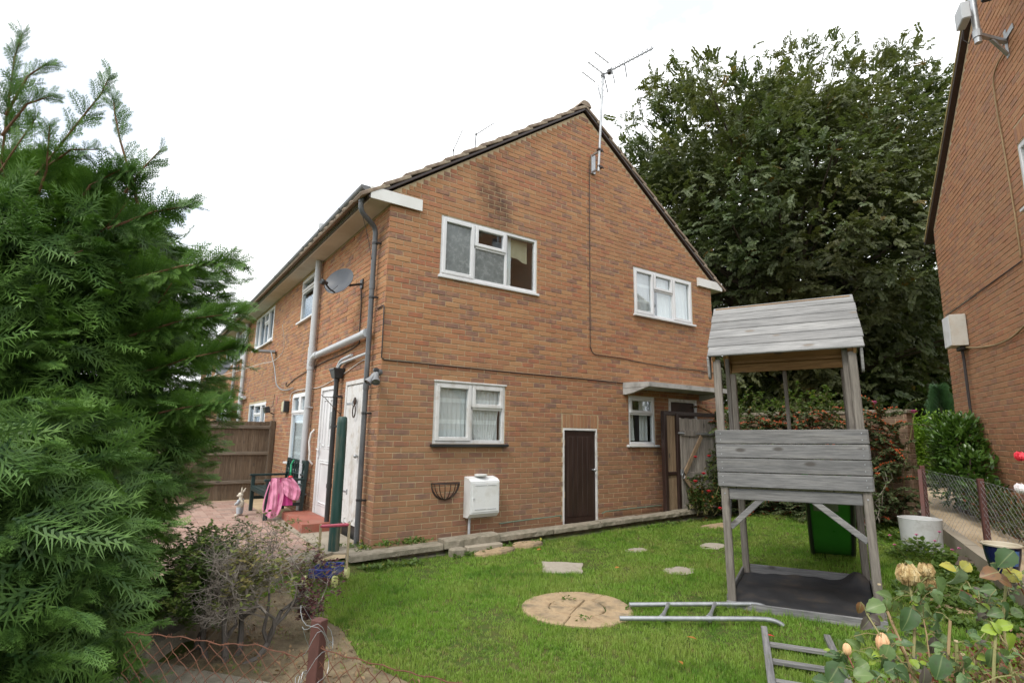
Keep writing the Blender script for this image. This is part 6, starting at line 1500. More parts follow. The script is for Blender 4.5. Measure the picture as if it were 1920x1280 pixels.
# weeds along kerb, bed edges and round the pots
def weeds(name, pts, size, mat, seed, per=16):
    rd = random.Random(seed); P, D, N_, S_ = [], [], [], []
    for x, y, z in pts:
        for k in range(rd.randint(per//2, per)):
            a = rd.uniform(0, 2*PI); P.append((x+rd.gauss(0, .03), y+rd.gauss(0, .03), z+rd.uniform(0, .04))); D.append((math.cos(a), math.sin(a), rd.uniform(.1, 1.2))); N_.append((rd.uniform(-.5, .5), rd.uniform(-.5, .5), 1)); S_.append(size*rd.uniform(.5, 1.2))
    return scatter(name, LF, np.array(P), frames(np.array(D), np.array(N_)), np.array(S_), mat, None, stuff=True)
rd = random.Random(23); W_ = []
for k in range(70):
    x = rd.choice([rd.uniform(-.3, .35), rd.uniform(.5, 2.2), rd.uniform(4.2, 6.8)]); W_.append((x, -.55-.15*rd.random(), g(x, -.6)))
for k in range(26): x = rd.uniform(.0, .62); W_.append((x, -.1-.18*rd.random(), .0+.03*rd.random()))
for k in range(12): W_.append((-.3+.3*rd.random(), -.15+.45*rd.random(), -.03))
for a in (.6, 4.2, 5.6): W_.append((.79+.2*math.cos(a)*rd.uniform(.2, 2.3), -2.89+.2*math.sin(a)*rd.uniform(.2, 2.3), g(.8, -2.9)))
weeds('weeds', W_, .055, M_green2, 24)
W_ = [(5.2-1.7*rd.random()+.25*rd.gauss(0, 1), -4.15-.45*rd.random()-.2*rd.random(), .09) for k in range(150)]+[(rd.uniform(5.6, 6.8), rd.uniform(-3.7, -2.6), .14) for k in range(70)]+[(rd.uniform(3.0, 4.4), -5.0+rd.uniform(-.35, .25), .05) for k in range(80)]
W_ = [(x, y, g(x, y)) for x, y, z in W_ if sdx(x, y)[1] > .97]
weeds('ground_cover', W_, .07, M_green2, 25, 22)
W_ = [(rd.uniform(5.2, 6.6), rd.uniform(-2.9, -.6), .1) for k in range(60)]; W_ = [(x, y, g(x, y)) for x, y, z in W_ if x > 5.9 or y > -.9]
weeds('undergrowth', W_, .06, M_low, 26, 20)
W_ = []
while len(W_) < 90:
    x, y = rd.uniform(-2.3, -.8), rd.uniform(-4.2, -.8)
    if inpoly(x, y, bedpoly): W_.append((x, y, g(x, y)+.006))
weeds('leaf_litter', W_, .035, leaf('dead_leaf', (.14, .08, .04), (.24, .16, .08), None, trans=.1), 27, 8)
M_fall = leaf('fallen_leaf', (.42, .18, .04), (.36, .13, .03), None, trans=.15)
for k, (x, y, lb) in enumerate(((1.75, -1.05, 'orange fallen leaf on the grass below the kerb'), (2.75, -1.75, 'orange fallen leaf beside the pale stepping stone near the door'), (3.2, -1.95, 'fallen leaf on the lawn left of the play tower post'), (1.95, -2.2, 'fallen leaf on the grass beyond the square slab'), (.95, -4.0, 'tan fallen leaf on the grass beneath the metal rail'), (.55, -4.15, 'brown curled leaf on the near lawn left of the wooden ladder'), (4.4, -2.2, 'fallen leaf on the lawn seen through the play tower legs'), (1.45, -4.3, 'red fallen petal on the grass at the ladder end'))):
    o = scatter('fallen_leaf', LF, np.array([(0, 0, 0)]), frames(np.array([(math.cos(k*2.1), math.sin(k*2.1), .15)]), np.array([(.2, -.2, 1)])), np.array([.075]), M_red if 'petal' in lb else M_fall, None); o.location = (x, y, g(x, y)+.05); tag(o, lb, 'leaf')

# ------------------------------------------------------------------ things lying on the lawn
mr = thing('metal_rail', 'galvanised double tubular rail with bent ends lying on the lawn beside the stone disc', 'rail', (1.4, -3.62, g(1.4, -3.62)))
o0 = Vector((1.4, -3.62, g(1.4, -3.62))); zr = .055
def rp(x, y, z=zr): return Vector((x, y, g(x, y)+z))-o0
b = MB(); b.tube([rp(1.12, -3.187), rp(1.5, -3.44), rp(1.95, -3.745)]+bend(rp(1.98, -3.765), rp(2.11, -3.85), rp(2.07, -3.93, .0), 8), .0185, 12); autosmooth(b.build('tube', M_galv, mr))
b = MB(); b.tube([rp(.80, -3.383), rp(1.3, -3.75), rp(1.66, -4.01)]+bend(rp(1.69, -4.035), rp(1.80, -4.11), rp(1.83, -4.15, .01), 8), .0185, 12); autosmooth(b.build('tube', M_galv, mr))
for (xa, ya), (xb, yb) in (((1.40, -3.375), (1.07, -3.58)), ((1.735, -3.60), (1.375, -3.80))):
    p, q = rp(xa, ya), rp(xb, yb); b = MB(); b.tube([p, p.lerp(q, .3), p.lerp(q, .7), q], [.020, .013, .016, .028], 10); autosmooth(b.build('cross_piece', M_galv, mr))
ld = thing('wooden_ladder', 'weathered wooden ladder lying flat in the grass beside the rose bush', 'ladder', (1.58, -4.14, g(1.58, -4.14)+.02), math.atan2(-.555, -.858))
b = MB(); b.box((0, -.022, -.02), (1.6, .022, .034), .004); b.build('rail', M_wx, ld)
b = MB(); b.box((.0, .40, -.02), (1.6, .444, .034), .004); b.build('rail', M_wx, ld)
for x in (.30, .62, .95, 1.28): b = MB(); b.box((x, .0225, -.005), (x+.045, .3995, .022), .004); b.build('rung', M_wy, ld)

# ------------------------------------------------------------------ patio things
M_dkgreen = plain('flaking_green_paint', [(.010, .042, .036), (.018, .064, .054)], 6, .45, .3, .004, stretch=(3, 3, .55), dirt=((.15, .125, .085), .95, 3.0))
gp = thing('wooden_post', 'thick wooden post with flaking dark green paint standing before the white doors', 'post', (-.42, .11, -.04))
b = MB(); pr = [(.066, 0), (.064, .4), (.062, 1.0), (.062, 1.52), (.057, 1.585), (.045, 1.60), (0, 1.602)]; b.lathe(pr, 14, wob=.03); autosmooth(b.build('shaft', M_dkgreen, gp))
M_bench = plain('dark_green_enamel', [(.006, .022, .022), (.012, .034, .033)], 6, .4, .08, .001)
bn = thing('garden_bench', 'dark green garden bench with pierced back standing by the wall', 'bench', (-.37, 3.50, -.03)); h = .66
def bb(n_, a, c, e=.006): b = MB(); b.box(a, c, e); return b.build(n_, M_bench, bn)
for y in (-h, h-.055):
    bb('leg', (-.33, y, 0), (-.27, y+.055, .62)); 
    b = MB(); b.beam((.23, y+.027, 0), (.285, y+.027, .92), .055, .05, (0, 1, 0)); b.build('leg', M_bench, bn)
    bb('armrest', (-.36, y-.01, .60), (.25, y+.065, .635)); bb('stretcher', (-.265, y+.012, .20), (.225, y+.042, .25)); bb('seat_side', (-.265, y+.012, .36), (.24, y+.042, .42))
for k in range(6): bb('slat', (-.32+.092*k, -h+.01, .42+.0*k), (-.32+.092*k+.078, h-.01, .44))
bb('seat_rail', (-.325, -h+.056, .35), (-.29, h-.056, .415))
for z, hh in ((.86, .055), (.66, .03), (.50, .03)): b = MB(); b.box((.235+(z-.5)*.06, -h+.056, z), (.265+(z-.5)*.06, h-.056, z+hh), .005); b.build('back_rail', M_bench, bn)
for k in range(7):
    y = -.54+.18*k; b = MB(); b.tube([(.275, y+.068*math.sin(2*PI*i/16), .765+.078*math.cos(2*PI*i/16)) for i in range(17)], .0125, 6); b.tube([(.27, y+.045*math.sin(2*PI*i/12), .595+.05*math.cos(2*PI*i/12)) for i in range(13)], .010, 6); b.build('roundel', M_bench, bn)
for k in range(6): y = -.45+.18*k; bb('baluster', (.255, y-.012, .53), (.285, y+.012, .86), .004)
M_pinkl = plain('pink_cloth', [(.58, .20, .34), (.70, .31, .45)], 9, .85, .3, .006); M_pinkd = plain('hot_pink_cloth', [(.55, .05, .26), (.62, .08, .32)], 5, .75, .1, .003)
ck = thing('pink_cloth', 'pink cloth draped over the near arm of the green bench', 'cloth', (-.38, 2.86, -.03))
def sheet(name, mat, xa, xb, z1, zb, yf, n=36, m=24):
    b = MB()
    for i in range(n+1):
        u = i/n
        for k in range(m+1):
            s = k/m; x = (xa(s) if callable(xa) else xa); x2 = xb(s); xx = x+(x2-x)*u; z = z1+(zb(u)-z1)*s
            b.v.append((xx, yf(u, s), z))
    b.f = [(i*(m+1)+k, (i+1)*(m+1)+k, (i+1)*(m+1)+k+1, i*(m+1)+k+1) for i in range(n) for k in range(m)]; b.r = [.5]*len(b.f); return b.build(name, mat, ck, smooth=True)
sheet('outer_panel', M_pinkl, lambda s: -.26-.05*s, lambda s: -.10-.02*s+.05*math.sin(3*s), .655, lambda u: .10-.06*math.sin(PI*u), lambda u, s: -.06-.05*s+.018*math.sin(9*u+2*s)+.008*math.sin(23*u-3*s)+.005*math.sin(19*s+7*u))
sheet('outer_panel', M_pinkl, lambda s: -.10+.05*s, lambda s: .06+.14*math.sin(s*2.2), .655, lambda u: .30+.10*(1-u)-.12*u*(1-u), lambda u, s: -.06-.045*s+.016*math.sin(11*u+3*s)+.007*math.sin(27*u+5*s)+.006*math.sin(17*s-6*u))
sheet('inner_panel', M_pinkd, lambda s: -.22, lambda s: .04+.06*s, .65, lambda u: .22, lambda u, s: -.035-.03*s+.012*math.sin(15*u))
sheet('fold', M_pinkd, lambda s: -.20, lambda s: .06, .66, lambda u: .63, lambda u, s: -.07+.16*s)
b = MB(); b.tube(bend((-.27, -.05, .60), (-.38, -.08, .25), (-.33, -.07, .12), 8)+bend((-.31, -.07, .14), (-.28, -.07, .22), (-.25, -.06, .3), 4), .010, 5); b.build('strap', M_pinkl, ck)
to_ = thing('toy', 'small dark toy tied with a green cord to the back of the bench', 'toy', (-.20, 3.30, .62)); b = MB(); b.tube([(0, 0, .26), (-.03, .03, .18), (-.04, -.02, .06), (-.03, .0, .0)], .014, 6); b.build('cord', plain('green_cord', [(.02, .30, .13), (.03, .38, .18)], 9, .5, .1), to_)
b = MB(); b.sphere((-.03, 0, -.03), .04, 10, 8, (1, 1.2, .8)); autosmooth(b.build('bead', M_red, to_))
tw_ = thing('seashell', 'white shell-like trinkets lying on the seat of the bench', 'shell', (-.45, 3.72, .41)); b = MB()
for p, r_ in (((0, 0, .03), .035), ((.06, .05, .035), .04), ((-.03, -.10, .025), .03), ((.05, -.06, .03), .03)): b.sphere(p, r_, 8, 6, (1.2, .9, .8))
autosmooth(b.build('shell', M_oldwhite, tw_))
# stone rabbit ornament
M_rab = plain('cream_stone', [(.48, .44, .36), (.58, .54, .45)], 10, .8, .3, .004, dirt=((.3, .26, .2), .5, 8)); M_jac = plain('pale_blue_stone', [(.36, .40, .44), (.44, .48, .52)], 9, .8, .3, .004)
rb = thing('rabbit_ornament', 'pale stone rabbit ornament standing upright in a jacket beside the bench', 'ornament', (-.93, 3.57, -.03), R(-35))
def remesh(o, v): m = o.modifiers.new('r', 'REMESH'); m.mode = 'VOXEL'; m.voxel_size = v; m.use_smooth_shade = True; return o
b = MB()   # one continuous body: feet, legs, trunk, neck, head, muzzle, ears, paws
for y in (-.038, .038): b.sphere((-.03, y, .018), .022, 10, 7, (1.9, 1, .9)); b.tube([(0, y, .02), (0, y, .13)], [.027, .034], 10)
b.sphere((0, 0, .19), .062, 12, 9, (.95, 1, 1.25)); b.tube([(0, 0, .24), (-.004, 0, .31)], [.035, .028], 10); b.sphere((-.012, 0, .335), .043, 12, 9, (1.05, .9, 1)); b.sphere((-.05, 0, .322), .022, 9, 7, (1.1, 1, .85)); b.sphere((-.03, .025, .325), .018, 8, 6); b.sphere((-.03, -.025, .325), .018, 8, 6)
b.tube([(.01, -.018, .365), (.02, -.03, .42), (.018, -.034, .465)], [.012, .017, .006], 8); b.tube([(.012, .016, .365), (.035, .028, .41), (.05, .032, .45)], [.012, .017, .006], 8)
b.sphere((-.062, -.05, .185), .018, 8, 6); b.sphere((-.062, .05, .20), .018, 8, 6); remesh(b.build('body', M_rab, rb), .006)
b = MB(); b.lathe([(.040, .12), (.073, .125), (.074, .17), (.072, .22), (.052, .275), (.036, .285)], 18)
for y in (-1, 1): b.tube([(.0, y*.055, .26), (-.012, y*.085, .215), (-.058, y*.055, .19)], [.024, .022, .019], 9)
remesh(b.build('jacket', M_jac, rb), .006)
b = MB()
for y in (-.038, .038): b.tube([(0, y, .035), (0, y, .14)], [.034, .041], 12)
remesh(b.build('trousers', M_jac, rb), .007)
b = MB()
for y in (-.03, .03): b.sphere((-.043, y, .345), .006, 8, 6)
b.build('eye', M_black, rb)
# toddler's push cart with pink handle at the corner of the kerb
wk = thing('push_cart', 'toddler wooden push cart with pink handle bar and yellow wheels by the kerb end', 'toy cart', (-.70, -.74, g(-.7, -.74)+.02))
M_birch = plain('birch', [(.46, .36, .22), (.54, .44, .29)], 5, .5, .1, .002, stretch=(6, 6, .6)); M_blue = plain('blue_paint', [(.015, .035, .20), (.022, .05, .26)], 4, .4, .05, .001); M_yel = plain('pale_yellow_paint', [(.52, .52, .20), (.6, .6, .28)], 4, .5, .05, .001); M_pk = plain('pink_paint', [(.52, .085, .13), (.60, .13, .18)], 4, .35, .05, .001)
ax_ = Vector((.80, -.60, 0)); ay_ = Vector((.60, .80, 0)); 
H1 = Vector((-.137, .007, .51)); H2 = Vector((.104, -.169, .535))
for H_ in (H1, H2): b = MB(); b.beam(H_-Vector((0, 0, .46)), H_+Vector((0, 0, .02)), .028, .020, ax_); b.build('upright', M_birch, wk)
b = MB(); b.tube([H1+ax_*.0, H2], .017, 12); autosmooth(b.build('handle', M_pk, wk))
b = MB(); c = (H1+H2)/2; c.z = .12
b.cbox(c-ay_*.15+Vector((0, 0, -.03)), (ax_, ay_, (0, 0, 1)), (.11, .17, .010), .004)
for q, hx, hy in ((ax_*.11, .01, .17), (ax_*-.11, .01, .17), (ay_*.165, .10, .01), (ay_*-.165, .10, .01)): b.cbox(c-ay_*.15+q+Vector((0, 0, .0)), (ax_, ay_, (0, 0, 1)), (hx, hy, .04), .004)
b.build('tray', M_blue, wk)
for sx in (-1, 1):
    for sy in (-.32, .02): b = MB(); p = c+ax_*(sx*.145)+ay_*sy; p.z = .055; b.tube([p-ax_*.018, p+ax_*.018], .055, 18); b.tube([p-ax_*.022, p+ax_*.022], .018, 10); autosmooth(b.build('wheel', M_yel, wk))
# ------------------------------------------------------------------ pots on the right
tb = thing('plant_tub', 'wide white painted tub with worn rim standing at the lawn edge by the wire fence', 'tub', (5.50, -3.87, g(5.5, -3.87)))
M_tub = plain('worn_white_paint', [(.50, .52, .52), (.60, .61, .61)], 9, .75, .35, .004, dirt=((.34, .34, .32), .8, 9))
b = MB(); b.lathe([(0, .012), (.205, .012), (.213, .0), (.214, .03), (.206, .035), (.222, .36), (.226, .375), (.214, .378), (.208, .35), (.196, .24), (0, .24)], 36, wob=.008); autosmooth(b.build('shell', M_tub, tb), 50)
b = MB(); b.lathe([(.197, .238), (.1, .262), (0, .255)], 18); b.build('compost', M_soil, tb)
bp = thing('glazed_pot', 'dark blue glazed pot with cream rim and a painted bird panel on the kerb', 'pot', (4.10, -4.98, zpath(-4.86)+.005))
M_bluegl = plain('blue_glaze', [(.006, .010, .045), (.010, .016, .07)], 4, .15, .03, .001, spec=.7); M_rim = plain('cream_glaze', [(.50, .45, .34), (.58, .53, .42)], 5, .3, .03, .001); M_lblue = plain('pale_blue_glaze', [(.05, .12, .30), (.09, .18, .40)], 9, .2, .03, .001)
b = MB(); b.lathe([(0, .0), (.082, .0), (.088, .01), (.105, .09), (.125, .18), (.134, .25), (.136, .285)], 32); autosmooth(b.build('body', M_bluegl, bp))
b = MB(); b.lathe([(.136, .285), (.152, .290), (.154, .302), (.145, .307), (.128, .300), (.118, .22), (.0, .20)], 32); autosmooth(b.build('rim', M_rim, bp))
tc_ = math.atan2(CAM.y+4.98, CAM.x-4.10); b = MB()
for i in range(9):
    a = tc_+.15+.85*i/8
    for z, r_ in ((.13, .1165), (.20, .1305), (.262, .1378)): b.v.append((r_*math.cos(a), r_*math.sin(a), z))
b.f = [(3*i+k, 3*i+3+k, 3*i+4+k, 3*i+1+k) for i in range(8) for k in range(2)]; b.r = [.5]*16; b.build('painted_panel', M_lblue, bp)
b = MB(); q = lambda u, z: ((.1395)*math.cos(tc_+u), (.1395)*math.sin(tc_+u), z)
b.tube([q(.35, .245), q(.5, .23), q(.62, .205), q(.8, .18)], [.003, .007, .006, .002], 5); b.tube([q(.5, .23), q(.62, .25), q(.7, .245)], [.004, .003, .001], 5); b.build('bird_motif', M_rim, bp)
tp_ = thing('terracotta_pot', 'terracotta flowerpot on the path at the right edge of the picture', 'pot', (4.02, -5.30, zpath(-5.0)+.02)); M_terra = plain('terracotta', [(.36, .14, .075), (.44, .19, .11)], 6, .85, .2, .003, dirt=((.45, .36, .28), .4, 5))
b = MB(); b.lathe([(0, 0), (.075, 0), (.11, .22), (.125, .222), (.13, .27), (.118, .272), (.105, .2), (0, .19)], 28); autosmooth(b.build('body', M_terra, tp_))
ge = thing('geranium', 'low green geranium with small pink flowers in front of the white tub', 'flower', (5.05, -4.0, g(5.05, -4.0))); rd = random.Random(71); P, D, N_, S_ = [], [], [], []
for k in range(520):
    a = rd.uniform(0, 2*PI); r_ = .42*rd.random()**.6; P.append((r_*math.cos(a)*.9, r_*math.sin(a)*.7, .02+.2*(1-(r_/.45)**2)*rd.random())); D.append((math.cos(a)+rd.gauss(0, .5), math.sin(a)+rd.gauss(0, .5), rd.uniform(.0, .8))); N_.append((rd.uniform(-.4, .4), rd.uniform(-.4, .4), 1)); S_.append(rd.uniform(.035, .07))
scatter('foliage', LFr, np.array(P), frames(np.array(D), np.array(N_)), np.array(S_), M_green2, ge); b = MB(); b2 = MB()
for p in ((-.36, .12, .16), (-.12, -.02, .27), (-.05, -.17, .22), (.14, -.16, .30), (.02, -.3, .14), (.13, -.33, .15), (-.25, .2, .24)): bloom(b, p, .024, 6); b2.tube([(p[0]*.5, p[1]*.5, 0), p], .002, 4)
b.build('flower', M_pink, ge); b2.build('stem', M_stemg, ge)
lg = thing('driftwood', 'gnarled brown piece of rotten wood lying beside the white tub', 'log', (5.0, -4.42, g(5, -4.42))); b = MB(); b.tube([(-.16, .02, .02), (-.05, 0, .05), (.06, .03, .06), (.2, -.02, .03)], [.03, .05, .055, .025], 7); b.tube([(.0, .0, .04), (.05, -.09, .05), (.1, -.14, .02)], [.03, .025, .012], 6); b.build('wood', M_bark, lg)

# ------------------------------------------------------------------ foreground roses and the low mound behind them
M_mound = leaf('tiny_reddish_leaf', (.05, .065, .02), (.10, .075, .035), (.20, .085, .045), .75, .2, .4, .35, dead=((.16, .05, .03), .3))
leafblob('dense_shrub', 'low dense mound of tiny red-brown and green leaves behind the foreground roses', 'shrub', (.42, -5.9, -.08), [(.42, -5.92, .16, .56, .48, .40), (.15, -5.72, .10, .42, .36, .34), (.75, -6.1, .2, .5, .45, .42)], 15000, .024, M_mound, DIA, 66, .6)
t = NT('rose_leaf'); rc = t.attr('rnd')
c_ = t.ramp(rc, [(0, (.060, .115, .040)), (.09, (.095, .16, .055)), (.16, (.13, .20, .06)), (.28, (.15, .235, .085)), (.42, (.20, .27, .15)), (.55, (.26, .36, .04)), (.66, (.36, .33, .045)), (.78, (.20, .095, .04)), (.88, (.11, .085, .08))])
for e in [n_ for n_ in t.t.nodes if n_.type == 'VALTORGB']: e.color_ramp.interpolation = 'CONSTANT'
vv = t.pos(); c_ = t.mix(t.math('MULTIPLY', t.ramp(t.noise(vv, 70, 4), [(.58, 0.0), (.68, 1.0)]), .5), c_, (.06, .05, .035)); c_ = t.mix(t.ramp(t.noise(vv, 26, 3), [(.3, .35), (.6, 0.0)]), c_, (.045, .085, .03))
rib = t.ramp(t.attr('tip'), [(.0, 1.0), (.10, 0.0)]); c_ = t.mix(t.math('MULTIPLY', rib, .55), c_, (.26, .31, .14))
M_rose = t.done(t.n('ShaderNodeMixShader', {0: .25, 1: t.bsdf(c_, .42, t.bump(t.noise(vv, 55, 3), .25, .003), 0, .45), 2: t.n('ShaderNodeBsdfTranslucent', {'Color': c_}).outputs[0]}).outputs[0])
def bigleaf(w, cup, fold, ser=.055):
    n = 9; V, F, tp = [(0, 0, 0)], [], [0]
    for i in range(1, n):
        y = i/n; ww = w*.5*(math.sin(PI*y**.72)**.8)+.004; ww *= 1+(ser if i % 2 else -ser); z = -cup*(y-.25)**2
        V += [(-ww, y, z+fold*ww+.02*math.sin(9*y)), (-ww*.5, y, z+fold*ww*.35), (0, y, z), (ww*.5, y, z+fold*ww*.35), (ww, y, z+fold*ww-.02*math.sin(8*y))]; tp += [1, .5, 0, .5, 1]
    V.append((0, 1, -cup*.56)); tp.append(0)
    for k in range(4): F.append((0, 1+k, 2+k))
    for i in range(n-2):
        a = 1+5*i
        for k in range(4): F += [(a+k, a+5+k, a+6+k), (a+k, a+6+k, a+1+k)]
    a = 1+5*(n-2); e = len(V)-1
    for k in range(4): F.append((a+k, e, a+k+1))
    return T(V, F, tp)
BL_ = [bigleaf(.74, .45, .35), bigleaf(.66, .6, .5), bigleaf(.80, .3, .22)]
KIND = {'d': .05, 's': .12, 'g': .20, 'l': .33, 'p': .47, 'b': .60, 'y': .71, 'o': .80, 'r': .80, 'u': .92}
ro = thing('rose_bush', 'tall rose bush in the right foreground with large leaves and withered cream blooms', 'rose', (-.95, -6.1, -.12)); B = np.array((-.95, -6.1, -.12))
